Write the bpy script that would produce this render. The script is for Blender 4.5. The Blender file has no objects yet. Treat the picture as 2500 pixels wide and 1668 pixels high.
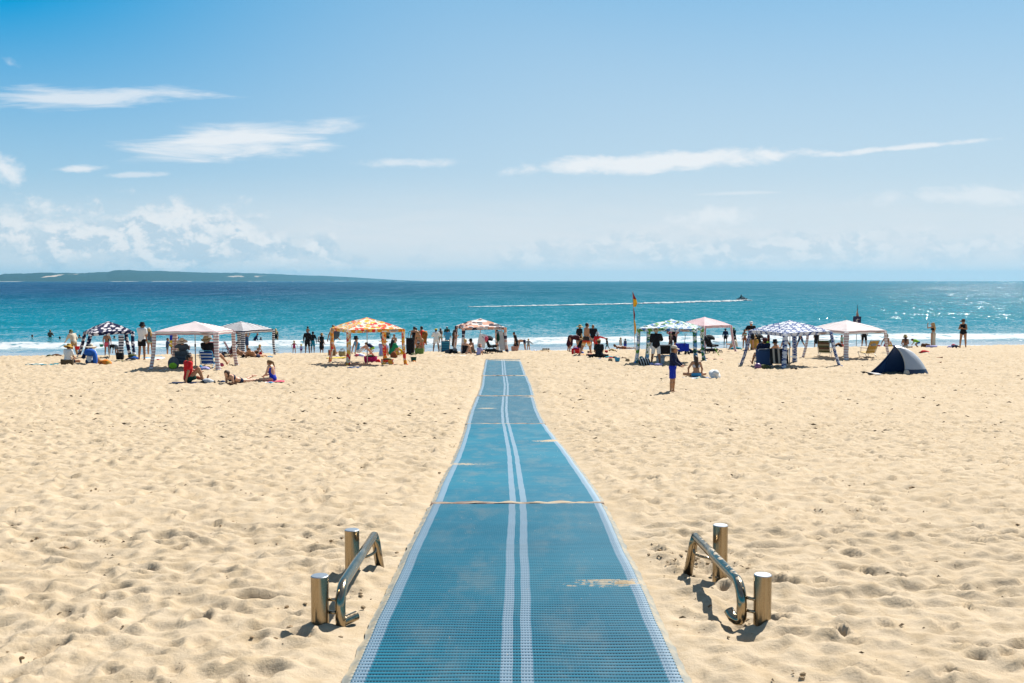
import bpy, bmesh, math, random
import numpy as np
from mathutils import Vector, Matrix, Euler

random.seed(7)
RNG = np.random.default_rng(11)
SC = bpy.context.scene
COL = SC.collection
PI = math.pi

# ------------------------------------------------------------------ camera, sky, sun, exposure
EYE = 5.0                                   # eye height above the sea (z = 0)
cam_data = bpy.data.cameras.new('camera')
cam_data.lens = 35.0
cam_data.sensor_width = 36.0
cam_data.clip_start = 0.05
cam_data.clip_end = 60000.0
cam = bpy.data.objects.new('camera', cam_data)
COL.objects.link(cam)
cam.location = (0.0, 0.0, EYE)
cam.rotation_euler = (math.radians(90.0 - 3.485), 0.0, 0.0)
SC.camera = cam

SUN_DIR = Vector((0.50, 0.74, 1.0)).normalized()          # towards the sun
SUN_EL = math.asin(SUN_DIR.z)
SUN_AZ = math.atan2(SUN_DIR.x, SUN_DIR.y)                   # from +Y towards +X

SC.view_settings.view_transform = 'Standard'
SC.view_settings.look = 'None'
SC.view_settings.exposure = 0.92
SC.view_settings.gamma = 1.0
SC.view_settings.use_curve_mapping = False
SC.cycles.max_bounces = 6
SC.cycles.diffuse_bounces = 3
SC.cycles.glossy_bounces = 3
SC.cycles.transmission_bounces = 4
SC.cycles.transparent_max_bounces = 8
SC.cycles.volume_bounces = 0
SC.cycles.caustics_reflective = False
SC.cycles.caustics_refractive = False

sun_data = bpy.data.lights.new('sun', 'SUN')
sun_data.energy = 5.0
sun_data.angle = math.radians(0.53)
sun_data.color = (1.0, 0.96, 0.89)
sun = bpy.data.objects.new('sun', sun_data)
COL.objects.link(sun)
sun.location = (40, 60, 80)
sun.rotation_euler = (-SUN_DIR).to_track_quat('-Z', 'Y').to_euler()


class NT:
    """small helper to write node trees"""
    def __init__(self, tree):
        self.t = tree
        tree.nodes.clear()

    def n(self, kind, **kw):
        nd = self.t.nodes.new(kind)
        for k, v in kw.items():
            setattr(nd, k, v)
        return nd

    def link(self, a, b):
        self.t.links.new(a, b)

    def put(self, sock, v):
        if isinstance(v, bpy.types.NodeSocket):
            self.link(v, sock)
        elif v is not None:
            if isinstance(v, (tuple, list)) and len(v) == 3 and sock.type == 'RGBA':
                v = (*v, 1.0)
            sock.default_value = v

    def m(self, op, a, b=None, c=None, clamp=False):
        nd = self.n('ShaderNodeMath', operation=op, use_clamp=clamp)
        for i, v in enumerate((a, b, c)):
            self.put(nd.inputs[i], v)
        return nd.outputs[0]

    def vm(self, op, a, b=None, scale=None):
        nd = self.n('ShaderNodeVectorMath', operation=op)
        self.put(nd.inputs[0], a)
        if b is not None:
            self.put(nd.inputs[1], b)
        if scale is not None:
            self.put(nd.inputs['Scale'], scale)
        return nd.outputs[1] if op in ('LENGTH', 'DOT_PRODUCT', 'DISTANCE') else nd.outputs[0]

    def mix(self, f, a, b, blend='MIX'):
        nd = self.n('ShaderNodeMix', data_type='RGBA', blend_type=blend)
        self.put(nd.inputs[0], f)
        self.put(nd.inputs[6], a)
        self.put(nd.inputs[7], b)
        return nd.outputs[2]

    def ss(self, x, lo, hi, a=0.0, b=1.0, kind='SMOOTHSTEP'):
        nd = self.n('ShaderNodeMapRange', interpolation_type=kind)
        self.put(nd.inputs[0], x)
        for i, v in enumerate((lo, hi, a, b)):
            self.put(nd.inputs[1 + i], v)
        return nd.outputs[0]

    def noise(self, vec, scale=1.0, detail=3.0, rough=0.55, dist=0.0, col=False):
        nd = self.n('ShaderNodeTexNoise')
        self.put(nd.inputs['Vector'], vec)
        nd.inputs['Scale'].default_value = scale
        nd.inputs['Detail'].default_value = detail
        nd.inputs['Roughness'].default_value = rough
        nd.inputs['Distortion'].default_value = dist
        return nd.outputs[1 if col else 0]

    def xyz(self, vec):
        nd = self.n('ShaderNodeSeparateXYZ')
        self.put(nd.inputs[0], vec)
        return nd.outputs

    def comb(self, x, y, z=0.0):
        nd = self.n('ShaderNodeCombineXYZ')
        for i, v in enumerate((x, y, z)):
            self.put(nd.inputs[i], v)
        return nd.outputs[0]

    def ramp(self, f, stops, interp='LINEAR'):
        nd = self.n('ShaderNodeValToRGB')
        nd.color_ramp.interpolation = interp
        e = nd.color_ramp.elements
        while len(e) < len(stops):
            e.new(0.5)
        for el, (p, c) in zip(e, stops):
            el.position = p
            el.color = (*c, 1.0)
        self.put(nd.inputs[0], f)
        return nd.outputs[0]


# ------------------------------------------------------------------ the sky
world = bpy.data.worlds.new('World')
SC.world = world
world.use_nodes = True
w = NT(world.node_tree)
sky = w.n('ShaderNodeTexSky', sky_type='NISHITA')
sky.sun_disc = False
sky.sun_elevation = SUN_EL
sky.sun_rotation = SUN_AZ
sky.altitude = 0.0
sky.air_density = 1.0
sky.dust_density = 0.6
sky.ozone_density = 3.0
tc = w.n('ShaderNodeTexCoord')
D = tc.outputs['Generated']
dx, dy, dz = w.xyz(D)
el = w.m('MAXIMUM', dz, 0.0)
# clear sea air: deep cyan blue high up and away from the sun, pale towards the horizon and below the sun
sd = w.vm('DOT_PRODUCT', w.vm('NORMALIZE', D), tuple(SUN_DIR))
away = w.ss(sd, 0.42, 0.74, 1.20, 0.60)
high = w.m('POWER', w.m('MINIMUM', w.m('DIVIDE', el, 0.262), 1.35), 1.15)
depth = w.m('MULTIPLY', away, high, clamp=True)
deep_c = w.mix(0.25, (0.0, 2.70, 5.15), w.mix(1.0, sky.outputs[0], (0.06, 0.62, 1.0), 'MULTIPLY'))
deep_c = w.mix(w.ss(el, 0.30, 0.62), deep_c, w.mix(0.5, (1.25, 1.95, 3.1), w.vm('SCALE', sky.outputs[0], scale=0.75)))  # unseen upper sky toned towards neutral so the shadow fill is less cyan
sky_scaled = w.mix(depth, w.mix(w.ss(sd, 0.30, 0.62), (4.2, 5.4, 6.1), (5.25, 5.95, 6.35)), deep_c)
# clouds: directions written as tangents (u = east/north, v = up/north)
ny = w.m('MAXIMUM', dy, 0.05)
front = w.ss(dy, 0.05, 0.3)
u = w.m('DIVIDE', dx, ny)
v = w.m('DIVIDE', dz, ny)
uv = w.comb(u, v)
st1 = w.noise(w.comb(w.m('MULTIPLY', u, 9.0), w.m('MULTIPLY', v, 62.0)), 1.0, 6.0, 0.62, 0.5)
st2 = w.noise(w.comb(w.m('MULTIPLY', u, 26.0), w.m('MULTIPLY', v, 60.0), 3.1), 1.0, 6.0, 0.62, 0.2)
pf = w.noise(w.comb(w.m('MULTIPLY', u, 30.0), w.m('MULTIPLY', v, 42.0), 7.7), 1.0, 7.0, 0.60, 0.15)


def cloud(cu, cv, ru, rv, tilt, nz, amt, lo, hi, gain):
    a = w.m('SUBTRACT', u, cu)
    b = w.m('SUBTRACT', v, cv)
    ct, st = math.cos(tilt), math.sin(tilt)
    p = w.m('DIVIDE', w.m('ADD', w.m('MULTIPLY', a, ct), w.m('MULTIPLY', b, st)), ru)
    q = w.m('DIVIDE', w.m('SUBTRACT', w.m('MULTIPLY', b, ct), w.m('MULTIPLY', a, st)), rv)
    r = w.m('SQRT', w.m('ADD', w.m('MULTIPLY', p, p), w.m('MULTIPLY', q, q)))
    d = w.m('ADD', w.m('SUBTRACT', 1.0, r), w.m('MULTIPLY', w.m('SUBTRACT', nz, 0.5), amt))
    return w.m('MULTIPLY', w.ss(d, lo, hi), gain)


def T(px, py):
    return (px - 1250) / 2430.0, (686 - py) / 2430.0


def cl(px, py, rx, ry, tilt, nz, amt=2.2, lo=-0.05, hi=0.75, gain=0.8):
    cu, cv = T(px, py)
    return cloud(cu, cv, rx / 2430.0, ry / 2430.0, tilt, nz, amt, lo, hi, gain)


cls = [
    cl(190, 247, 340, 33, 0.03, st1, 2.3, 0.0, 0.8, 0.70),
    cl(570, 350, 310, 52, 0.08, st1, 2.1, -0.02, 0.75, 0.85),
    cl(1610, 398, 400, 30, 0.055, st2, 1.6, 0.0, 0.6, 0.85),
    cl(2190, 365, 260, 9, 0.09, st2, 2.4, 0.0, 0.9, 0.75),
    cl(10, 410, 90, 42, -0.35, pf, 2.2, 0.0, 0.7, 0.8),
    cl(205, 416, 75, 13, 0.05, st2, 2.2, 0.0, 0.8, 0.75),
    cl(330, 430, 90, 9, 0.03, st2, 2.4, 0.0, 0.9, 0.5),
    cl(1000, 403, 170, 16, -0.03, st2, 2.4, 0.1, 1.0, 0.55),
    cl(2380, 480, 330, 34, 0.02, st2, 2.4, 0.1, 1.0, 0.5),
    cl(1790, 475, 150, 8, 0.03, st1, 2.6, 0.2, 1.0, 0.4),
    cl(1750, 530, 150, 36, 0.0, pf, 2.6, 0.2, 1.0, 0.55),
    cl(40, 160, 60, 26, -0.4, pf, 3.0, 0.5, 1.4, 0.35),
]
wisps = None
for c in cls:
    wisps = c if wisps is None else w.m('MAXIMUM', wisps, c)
# heaped cumulus bank low on the left
bank = cl(380, 585, 540, 100, -0.06, pf, 2.5, 0.0, 0.62, 0.86)
bank2 = cl(-40, 560, 190, 80, 0.0, pf, 2.2, 0.0, 0.65, 0.8)
low = cl(1850, 612, 1000, 62, 0.02, pf, 2.4, 0.05, 0.8, 0.50)
cum = w.m('MAXIMUM', w.m('MAXIMUM', bank, bank2), low)
puff = w.noise(w.comb(w.m('MULTIPLY', u, 42.0), w.m('MULTIPLY', v, 60.0), 1.3), 1.0, 6.0, 0.58, 0.25)
puff_up = w.noise(w.comb(w.m('ADD', w.m('MULTIPLY', u, 42.0), 0.25), w.m('ADD', w.m('MULTIPLY', v, 60.0), 0.45), 1.3), 1.0, 6.0, 0.58, 0.25)
relief = w.m('MULTIPLY', w.m('SUBTRACT', puff, puff_up), 4.2)
cumc = w.mix(w.ss(w.m('ADD', relief, w.ss(v, 0.015, 0.075, -0.25, 0.35)), -0.45, 0.45), (4.1, 5.1, 5.9), (6.6, 6.75, 6.85))
# broad veil of thin cloud just above the horizon
veil = w.m('MULTIPLY', w.m('MULTIPLY', w.ss(v, 0.115, 0.03), w.m('ADD', 0.32, w.m('MULTIPLY', st1, 0.75))), w.ss(u, -0.55, -0.1, 0.65, 1.0))
# thin cloud added outside the view for neutral fill light
pz = w.m('ADD', dz, 0.12)
hi = w.noise(w.comb(w.m('DIVIDE', dx, pz), w.m('DIVIDE', dy, pz), 2.0), 1.1, 5.0, 0.6, 0.4)
fill_cloud = w.m('MULTIPLY', w.m('MULTIPLY', w.ss(hi, 0.50, 0.72), 0.55), w.ss(w.m('ADD', dz, w.ss(dy, 0.3, -0.2, 0.0, 0.3)), 0.32, 0.45))
sky_scaled = w.mix(fill_cloud, sky_scaled, (5.6, 5.6, 5.6))
col1 = w.mix(w.m('MULTIPLY', veil, front), sky_scaled, (6.1, 6.25, 6.45))
col2 = w.mix(w.m('MULTIPLY', cum, front), col1, cumc)
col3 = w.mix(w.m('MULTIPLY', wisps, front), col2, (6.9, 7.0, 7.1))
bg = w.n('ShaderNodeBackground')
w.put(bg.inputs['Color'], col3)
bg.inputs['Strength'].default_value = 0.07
wo = w.n('ShaderNodeOutputWorld')
w.link(bg.outputs[0], wo.inputs['Surface'])


# ------------------------------------------------------------------ helpers
def tag(o, label=None, cat=None, group=None, kind=None):
    if label:
        o['label'] = label
    if cat:
        o['category'] = cat
    if group:
        o['group'] = group
    if kind:
        o['kind'] = kind
    return o


def link(o, parent=None):
    COL.objects.link(o)
    if parent is not None:
        o.parent = parent
    return o


def empty(name, loc=(0, 0, 0), rz=0.0):
    o = bpy.data.objects.new(name, None)
    o.empty_display_size = 0.2
    link(o)
    o.location = loc
    o.rotation_euler = (0, 0, rz)
    return o


def mesh_from(name, verts, faces, mats, uvs=None, midx=None, smooth=False):
    me = bpy.data.meshes.new(name)
    verts = np.asarray(verts, dtype=np.float32)
    if isinstance(faces, np.ndarray):
        nf, k = faces.shape
        me.vertices.add(len(verts))
        me.vertices.foreach_set('co', verts.ravel())
        me.loops.add(nf * k)
        me.loops.foreach_set('vertex_index', faces.astype(np.int32).ravel())
        me.polygons.add(nf)
        me.polygons.foreach_set('loop_start', np.arange(0, nf * k, k, dtype=np.int32))
        me.polygons.foreach_set('loop_total', np.full(nf, k, dtype=np.int32))
        me.update(calc_edges=True)
    else:
        me.from_pydata([tuple(map(float, p)) for p in verts], [], faces)
    for m in (mats if isinstance(mats, (list, tuple)) else [mats]):
        if m is not None:
            me.materials.append(m)
    if midx is not None:
        me.polygons.foreach_set('material_index', np.asarray(midx, dtype=np.int32))
    if smooth:
        me.polygons.foreach_set('use_smooth', np.ones(len(me.polygons), dtype=bool))
    if uvs is not None:
        lay = me.uv_layers.new(name='uv')
        li = np.empty(len(me.loops), dtype=np.int32)
        me.loops.foreach_get('vertex_index', li)
        uvs = np.asarray(uvs, dtype=np.float32)
        lay.data.foreach_set('uv', uvs[li].ravel())
    me.update()
    return me


def obj(name, verts, faces, mats, parent=None, uvs=None, midx=None, smooth=False):
    o = bpy.data.objects.new(name, mesh_from(name, verts, faces, mats, uvs, midx, smooth))
    return link(o, parent)


class MB:
    """collects shapes; build() links them as one mesh object"""
    def __init__(self):
        self.v, self.f = [], []

    def add(self, vs, fs):
        k = len(self.v)
        self.v += [tuple(p) for p in vs]
        self.f += [tuple(i + k for i in f) for f in fs]
        return self

    def box(self, c, s, rz=0.0, rx=0.0, ry=0.0, taper=1.0):
        M = Euler((rx, ry, rz)).to_matrix()
        c = Vector(c)
        vs = []
        for z in (-1, 1):
            k = taper if z > 0 else 1.0
            for x, y in ((-1, -1), (1, -1), (1, 1), (-1, 1)):
                vs.append(c + M @ Vector((x * s[0] / 2 * k, y * s[1] / 2 * k, z * s[2] / 2)))
        return self.add(vs, [(3, 2, 1, 0), (4, 5, 6, 7), (0, 1, 5, 4), (1, 2, 6, 5), (2, 3, 7, 6), (3, 0, 4, 7)])

    def tube(self, pts, r, n=8, cap=True, flat=None):
        pts = [Vector(p) for p in pts]
        rs = r if isinstance(r, (list, tuple)) else [r] * len(pts)
        vs, fs = [], []
        prev = None
        for i, p in enumerate(pts):
            a = pts[max(i - 1, 0)]
            b = pts[min(i + 1, len(pts) - 1)]
            d = (b - a).normalized()
            if prev is None:
                up = Vector((0, 0, 1)) if abs(d.z) < 0.9 else Vector((0, 1, 0))
                s = d.cross(up).normalized()
            else:
                s = (prev - d * prev.dot(d)).normalized()
            prev = s
            t = s.cross(d)
            for k in range(n):
                ang = 2 * PI * k / n
                vs.append(p + (s * math.cos(ang) + t * math.sin(ang) * (flat or 1.0)) * rs[i])
        for i in range(len(pts) - 1):
            for k in range(n):
                k2 = (k + 1) % n
                fs.append((i * n + k, i * n + k2, (i + 1) * n + k2, (i + 1) * n + k))
        if cap:
            fs.append(tuple(range(n - 1, -1, -1)))
            m = (len(pts) - 1) * n
            fs.append(tuple(m + k for k in range(n)))
        return self.add(vs, fs)

    def lathe(self, prof, c=(0, 0, 0), n=16, cap=True):
        vs, fs = [], []
        for r, z in prof:
            for k in range(n):
                a = 2 * PI * k / n
                vs.append((c[0] + r * math.cos(a), c[1] + r * math.sin(a), c[2] + z))
        for i in range(len(prof) - 1):
            for k in range(n):
                k2 = (k + 1) % n
                fs.append((i * n + k, i * n + k2, (i + 1) * n + k2, (i + 1) * n + k))
        if cap:
            fs.append(tuple(range(n - 1, -1, -1)))
            m = (len(prof) - 1) * n
            fs.append(tuple(m + k for k in range(n)))
        return self.add(vs, fs)

    def blob(self, c, r, seed=0, n=10, m=6, jit=0.12, rz=0.0):
        """lumpy ellipsoid"""
        rr = random.Random(seed)
        vs, fs = [], []
        ca, sa = math.cos(rz), math.sin(rz)
        for i in range(m + 1):
            th = PI * i / m
            for k in range(n):
                ph = 2 * PI * k / n
                j = 1 + rr.uniform(-jit, jit)
                x = r[0] * math.sin(th) * math.cos(ph) * j
                y = r[1] * math.sin(th) * math.sin(ph) * j
                z = r[2] * math.cos(th) * (1 + rr.uniform(-jit, jit) * 0.5)
                vs.append((c[0] + x * ca - y * sa, c[1] + x * sa + y * ca, c[2] + z))
        for i in range(m):
            for k in range(n):
                k2 = (k + 1) % n
                fs.append((i * n + k, (i + 1) * n + k, (i + 1) * n + k2, i * n + k2))
        return self.add(vs, fs)

    def build(self, name, mat, parent=None, smooth=False):
        return obj(name, self.v, self.f, mat, parent, smooth=smooth)


MATS = {}


def mat(name, col, rough=0.6, metal=0.0, spec=0.4, noise=0.0, nscale=20.0, bump=0.0, bscale=60.0, transl=0.0, sheen=0.0):
    """plain procedural material: colour broken up by noise, fine relief"""
    if name in MATS:
        return MATS[name]
    ma = bpy.data.materials.new(name)
    ma.use_nodes = True
    t = NT(ma.node_tree)
    p = t.n('ShaderNodeBsdfPrincipled')
    tcn = t.n('ShaderNodeTexCoord')
    pos = tcn.outputs['Object']
    c = col
    if noise > 0:
        nz = t.noise(pos, nscale, 4.0, 0.6)
        c = t.mix(nz, tuple(x * (1 - noise) for x in col), tuple(min(1, x * (1 + noise)) for x in col))
    t.put(p.inputs['Base Color'], c)
    p.inputs['Roughness'].default_value = rough
    p.inputs['Metallic'].default_value = metal
    p.inputs['Specular IOR Level'].default_value = spec
    if bump > 0:
        b = t.n('ShaderNodeBump')
        b.inputs['Strength'].default_value = bump
        b.inputs['Distance'].default_value = 0.01
        t.put(b.inputs['Height'], t.noise(pos, bscale, 4.0, 0.6))
        t.link(b.outputs[0], p.inputs['Normal'])
    out = t.n('ShaderNodeOutputMaterial')
    sh = p.outputs[0]
    if transl > 0:
        tr = t.n('ShaderNodeBsdfTranslucent')
        t.put(tr.inputs['Color'], c)
        mx = t.n('ShaderNodeMixShader')
        mx.inputs[0].default_value = transl
        t.link(sh, mx.inputs[1])
        t.link(tr.outputs[0], mx.inputs[2])
        sh = mx.outputs[0]
    t.link(sh, out.inputs['Surface'])
    MATS[name] = ma
    return ma


def new_mat(name):
    ma = bpy.data.materials.new(name)
    ma.use_nodes = True
    t = NT(ma.node_tree)
    p = t.n('ShaderNodeBsdfPrincipled')
    out = t.n('ShaderNodeOutputMaterial')
    t.link(p.outputs[0], out.inputs['Surface'])
    MATS[name] = ma
    return ma, t, p, out


def perlin(x, y, seed=0):
    """gradient noise on numpy arrays, roughly -0.7..0.7"""
    xi = np.floor(x).astype(np.int64)
    yi = np.floor(y).astype(np.int64)
    xf, yf = x - xi, y - yi

    def g(ix, iy):
        h = (ix * 374761393 + iy * 668265263 + seed * 982451653) & 0xFFFFFFFF
        h = ((h ^ (h >> 13)) * 1274126177) & 0xFFFFFFFF
        h = h ^ (h >> 16)
        a = (h & 0xFFFF) / 65536.0 * 2 * np.pi
        return np.cos(a), np.sin(a)
    sx = xf * xf * xf * (xf * (xf * 6 - 15) + 10)
    sy = yf * yf * yf * (yf * (yf * 6 - 15) + 10)
    r = []
    for oy in (0, 1):
        row = []
        for ox in (0, 1):
            gx, gy = g(xi + ox, yi + oy)
            row.append(gx * (xf - ox) + gy * (yf - oy))
        r.append(row[0] + sx * (row[1] - row[0]))
    return r[0] + sy * (r[1] - r[0])


def hash01(ix, iy, seed):
    h = (ix * 73856093 ^ iy * 19349663 ^ seed * 83492791) & 0xFFFFFFFF
    h = ((h ^ (h >> 15)) * 2246822519) & 0xFFFFFFFF
    h = ((h ^ (h >> 13)) * 3266489917) & 0xFFFFFFFF
    return ((h ^ (h >> 16)) & 0xFFFFFF) / float(0x1000000)


def sstep(x, a, b):
    t = np.clip((x - a) / (b - a), 0, 1)
    return t * t * (3 - 2 * t)


# ------------------------------------------------------------------ the lie of the beach
PROF_Y = np.array([-60., -10., 0.0, 4.45, 8.95, 14., 19.6, 27.2, 35.2, 45.1, 48.0, 52.0, 57.0, 62.0, 67.0, 70.8, 90.0, 140.0])
PROF_H = np.array([-1.5, 1.1, 1.68, 1.84, 2.04, 2.44, 2.85, 3.17, 3.37, 3.58, 3.68, 3.84, 4.12, 4.43, 4.76, 5.02, 5.9, 8.0])


def _slopes(x, y):
    h = np.diff(x)
    d = np.diff(y) / h
    m = np.zeros_like(y)
    m[1:-1] = np.where(d[:-1] * d[1:] > 0, 2 * d[:-1] * d[1:] / (d[:-1] + d[1:] + 1e-9), 0)
    m[0], m[-1] = d[0], d[-1]
    return m


PROF_M = _slopes(PROF_Y, PROF_H)


def prof(ye):
    ye = np.clip(np.asarray(ye, dtype=float), PROF_Y[0], PROF_Y[-1])
    i = np.clip(np.searchsorted(PROF_Y, ye) - 1, 0, len(PROF_Y) - 2)
    h = PROF_Y[i + 1] - PROF_Y[i]
    t = (ye - PROF_Y[i]) / h
    return ((2 * t**3 - 3 * t**2 + 1) * PROF_H[i] + (t**3 - 2 * t**2 + t) * h * PROF_M[i]
            + (-2 * t**3 + 3 * t**2) * PROF_H[i + 1] + (t**3 - t**2) * h * PROF_M[i + 1])


def ground_np(x, y):
    ye = y - 0.166 * np.clip(x, -80, 80) * sstep(y, 38, 60)
    big = 0.05 * perlin(x * 0.21 + 5, y * 0.21, 3) * sstep(np.abs(x), 0.9, 3.0) * (1 - sstep(ye, 55, 66))
    return EYE - prof(ye) + big


def ground(x, y):
    return float(ground_np(np.array([float(x)]), np.array([float(y)]))[0])


def depth_of(px, py):
    """how far along +Y the beach lies under a line of sight given as tangents of the photograph"""
    a = (px - 1250) / 2430.0
    b = (py - 834) / 2430.0
    c, s = math.cos(math.radians(3.485)), math.sin(math.radians(3.485))
    dyv, dzv = c - b * s, -s - b * c
    lo = 2.0
    prev = 2.0
    for k in range(4000):
        y = 2.0 + 0.02 * k
        t = y / dyv
        if EYE + t * dzv < ground(a * t, y):
            return y
    return 82.0


def at(px, y, dz=0.0):
    """a point on the beach at distance y, a / b: sideways tangent from the photograph"""
    x = (px - 1250) / 2430.0 * y * 1.0037
    return Vector((x, y, ground(x, y) + dz))

# ------------------------------------------------------------------ sand
def mat_centre(y):
    return np.interp(y, [0, 4.45, 8.95, 14, 19.6, 23, 27.2, 31, 35.2, 40, 45.1], [0.0, 0.022, 0.05, 0.0, -0.12, -0.17, -0.18, -0.19, -0.27, -0.33, -0.41])


MAT_END = 45.1


def dimples(x, y, cell, seed, depth, rad):
    """worn footprints: one jittered, turned hollow per cell with a soft rim"""
    out = np.zeros_like(x)
    ix = np.floor(x / cell).astype(np.int64)
    iy = np.floor(y / cell).astype(np.int64)
    for oy in (-1, 0, 1):
        for ox in (-1, 0, 1):
            cx, cy = ix + ox, iy + oy
            px = (cx + 0.1 + 0.8 * hash01(cx, cy, seed)) * cell
            py = (cy + 0.1 + 0.8 * hash01(cx, cy, seed + 1)) * cell
            a = hash01(cx, cy, seed + 2) * np.pi
            k = hash01(cx, cy, seed + 3)
            rr = rad * (0.6 + 0.8 * hash01(cx, cy, seed + 4))
            dx, dy = x - px, y - py
            p = dx * np.cos(a) + dy * np.sin(a)
            q = (-dx * np.sin(a) + dy * np.cos(a)) * 1.7
            r = np.sqrt(p * p + q * q) / rr
            out += depth * k * (-np.exp(-(r / 0.70) ** 7) + 0.50 * np.exp(-((r - 1.0) / 0.30) ** 2))
    return out


def build_sand():
    ys = np.concatenate([np.linspace(-45, 1.8, 24), np.arange(2.0, 8.0, 0.026), np.arange(8.0, 20.0, 0.055),
                         np.arange(20.0, 50.0, 0.11), np.arange(50.0, 66.0, 0.22), np.arange(66, 96, 0.6)])
    nc = 620
    core = np.linspace(-1, 1, nc)
    side = np.linspace(0, 1, 14)[1:] ** 2
    R = len(ys)
    half = np.where(ys < 2.0, 4.0, 0.60 * ys + 2.8)
    X = np.empty((R, nc + 26))
    for i in range(R):
        wide = 170.0 - half[i]
        X[i] = np.concatenate([-(half[i] + side[::-1] * wide), core * half[i], half[i] + side * wide])
    Y = np.repeat(ys[:, None], nc + 26, 1)
    x, y = X.ravel(), Y.ravel()
    z = ground_np(x, y)
    ye = y - 0.166 * np.clip(x, -80, 80) * sstep(y, 38, 60)
    dry = 1 - sstep(ye, 60, 67)
    wx = x + 0.13 * perlin(x * 1.3, y * 1.3, 21)
    wy = y + 0.13 * perlin(x * 1.3, y * 1.3, 22)
    n = 0.030 * perlin(x * 0.75, y * 0.75, 1)
    r1 = perlin(wx * 1.9, wy * 3.0, 2)
    r2 = perlin(wx * 3.6 + 9, wy * 5.4, 4)
    n += 0.050 * (0.35 - np.abs(r1)) + 0.066 * (0.3 - np.abs(r2)) + 0.030 * perlin(wx * 5.2 + 31, wy * 7.5, 14)
    n += 0.025 * perlin(wx * 8, wy * 11, 5) + 0.0075 * perlin(x * 20, y * 24, 6)
    n += dimples(wx, wy, 0.30, 40, 0.035, 0.105) + dimples(wx, wy, 0.52, 60, 0.046, 0.155)
    n += dimples(x, y, 0.17, 80, 0.009, 0.05)
    # crumbled, kicked-up patches
    crumb = np.maximum(sstep(perlin(x * 0.7 + 3, y * 0.7, 8), 0.16, 0.34), np.exp(-(((x - 1.45) / 0.5) ** 2 + ((y - 6.7) / 0.5) ** 2)))
    n += crumb * (0.024 * np.abs(perlin(x * 24, y * 24, 9)) + 0.026 * np.abs(perlin(x * 12, y * 13, 10)))
    amp = dry * (0.25 + 0.75 * sstep(ye, -20, 2)) * np.interp(y, [0, 8, 20, 60], [0.85, 0.95, 1.35, 2.1])
    # flattened bed under the matting, pressed a little lower
    off = np.abs(x - mat_centre(y))
    bed = (1 - sstep(off, 0.76, 1.05)) * (1 - sstep(y, MAT_END - 0.1, MAT_END + 0.7))
    z += n * amp * (1 - bed) - 0.012 * bed
    # loose sand banked unevenly against the edges of the matting
    z += 0.030 * np.maximum(0, perlin(y * 1.1 + np.sign(x - mat_centre(y)) * 7, y * 0 + 2.2, 33) + 0.12 + 0.4 * perlin(y * 4.3, np.sign(x) * 5 + y * 0, 34)) * np.exp(-((off - 0.84) / 0.085) ** 2) * (y < MAT_END)
    # hollow scooped round the right hand rail
    z -= 0.06 * np.exp(-(((x - 1.22) / 0.26) ** 2 + ((y - 6.55) / 0.32) ** 2))
    z -= 0.03 * np.exp(-(((x - 1.22) / 0.16) ** 2 + ((y - 5.35) / 0.25) ** 2))
    # sand drifting over the edge of the matting
    for (sx, sy, rx, ry, h) in ((0.62, 6.10, 0.22, 0.06, 0.022), (0.74, 6.08, 0.12, 0.09, 0.026), (-0.84, 12.2, 0.25, 0.13, 0.04),
                                (0.62, 15.8, 0.25, 0.16, 0.04), (-0.90, 23.5, 0.2, 0.3, 0.03), (0.62, 27.0, 0.3, 0.25, 0.03),
                                (0.80, 8.95, 0.14, 0.25, 0.03), (-0.82, 8.9, 0.12, 0.2, 0.03), (-0.1, 44.6, 0.5, 0.9, 0.024), (-0.95, 44.9, 0.3, 0.6, 0.03)):
        z += h * np.exp(-(((x - sx) / rx) ** 2 + ((y - sy) / ry) ** 2) ** 1.5) * (1 + 0.9 * perlin(x * 5, y * 55, 31))
    C = nc + 26
    i, j = np.meshgrid(np.arange(R - 1), np.arange(C - 1), indexing='ij')
    a = (i * C + j).ravel()
    faces = np.stack([a, a + 1, a + C + 1, a + C], 1)
    ma, t, p, out = new_mat('sand')
    g = t.n('ShaderNodeNewGeometry')
    P = g.outputs['Position']
    X_, Y_, Z_ = t.xyz(P)
    n1 = t.noise(P, 0.8, 5.0, 0.6)
    n2 = t.noise(P, 7.0, 5.0, 0.65)
    n3 = t.noise(P, 140.0, 3.0, 0.7)
    c = t.mix(t.ss(n1, 0.3, 0.7), (0.388, 0.308, 0.213), (0.424, 0.340, 0.240))
    c = t.mix(t.ss(n2, 0.35, 0.75), c, (0.350, 0.268, 0.170))
    c = t.mix(t.m('MULTIPLY', t.ss(n3, 0.52, 0.80), 0.35), c, (0.17, 0.118, 0.064))
    c = t.mix(t.m('MULTIPLY', t.ss(n3, 0.46, 0.22), 0.35), c, (0.50, 0.42, 0.31))
    # damp sand lower down the beach
    wet = t.ss(t.m('ADD', Z_, t.m('MULTIPLY', t.noise(P, 0.35, 4.0, 0.6), 0.22)), 0.30, 0.10)
    c = t.mix(wet, c, (0.19, 0.145, 0.098))
    t.put(p.inputs['Base Color'], c)
    t.put(p.inputs['Roughness'], t.ss(wet, 0.0, 1.0, 0.95, 0.25))
    t.put(p.inputs['Specular IOR Level'], t.ss(wet, 0, 1, 0.12, 0.5))
    b1 = t.n('ShaderNodeBump')
    b1.inputs['Strength'].default_value = 0.55
    b1.inputs['Distance'].default_value = 0.02
    t.put(b1.inputs['Height'], t.m('ADD', t.m('MULTIPLY', t.noise(P, 26.0, 6.0, 0.7), t.ss(wet, 0, 0.7, 1.0, 0.0)), t.m('MULTIPLY', n3, 0.10)))
    t.link(b1.outputs[0], p.inputs['Normal'])
    o = obj('sand', np.stack([x, y, z], 1), faces, ma, smooth=True)
    tag(o, kind='structure')
    return o


build_sand()


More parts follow.
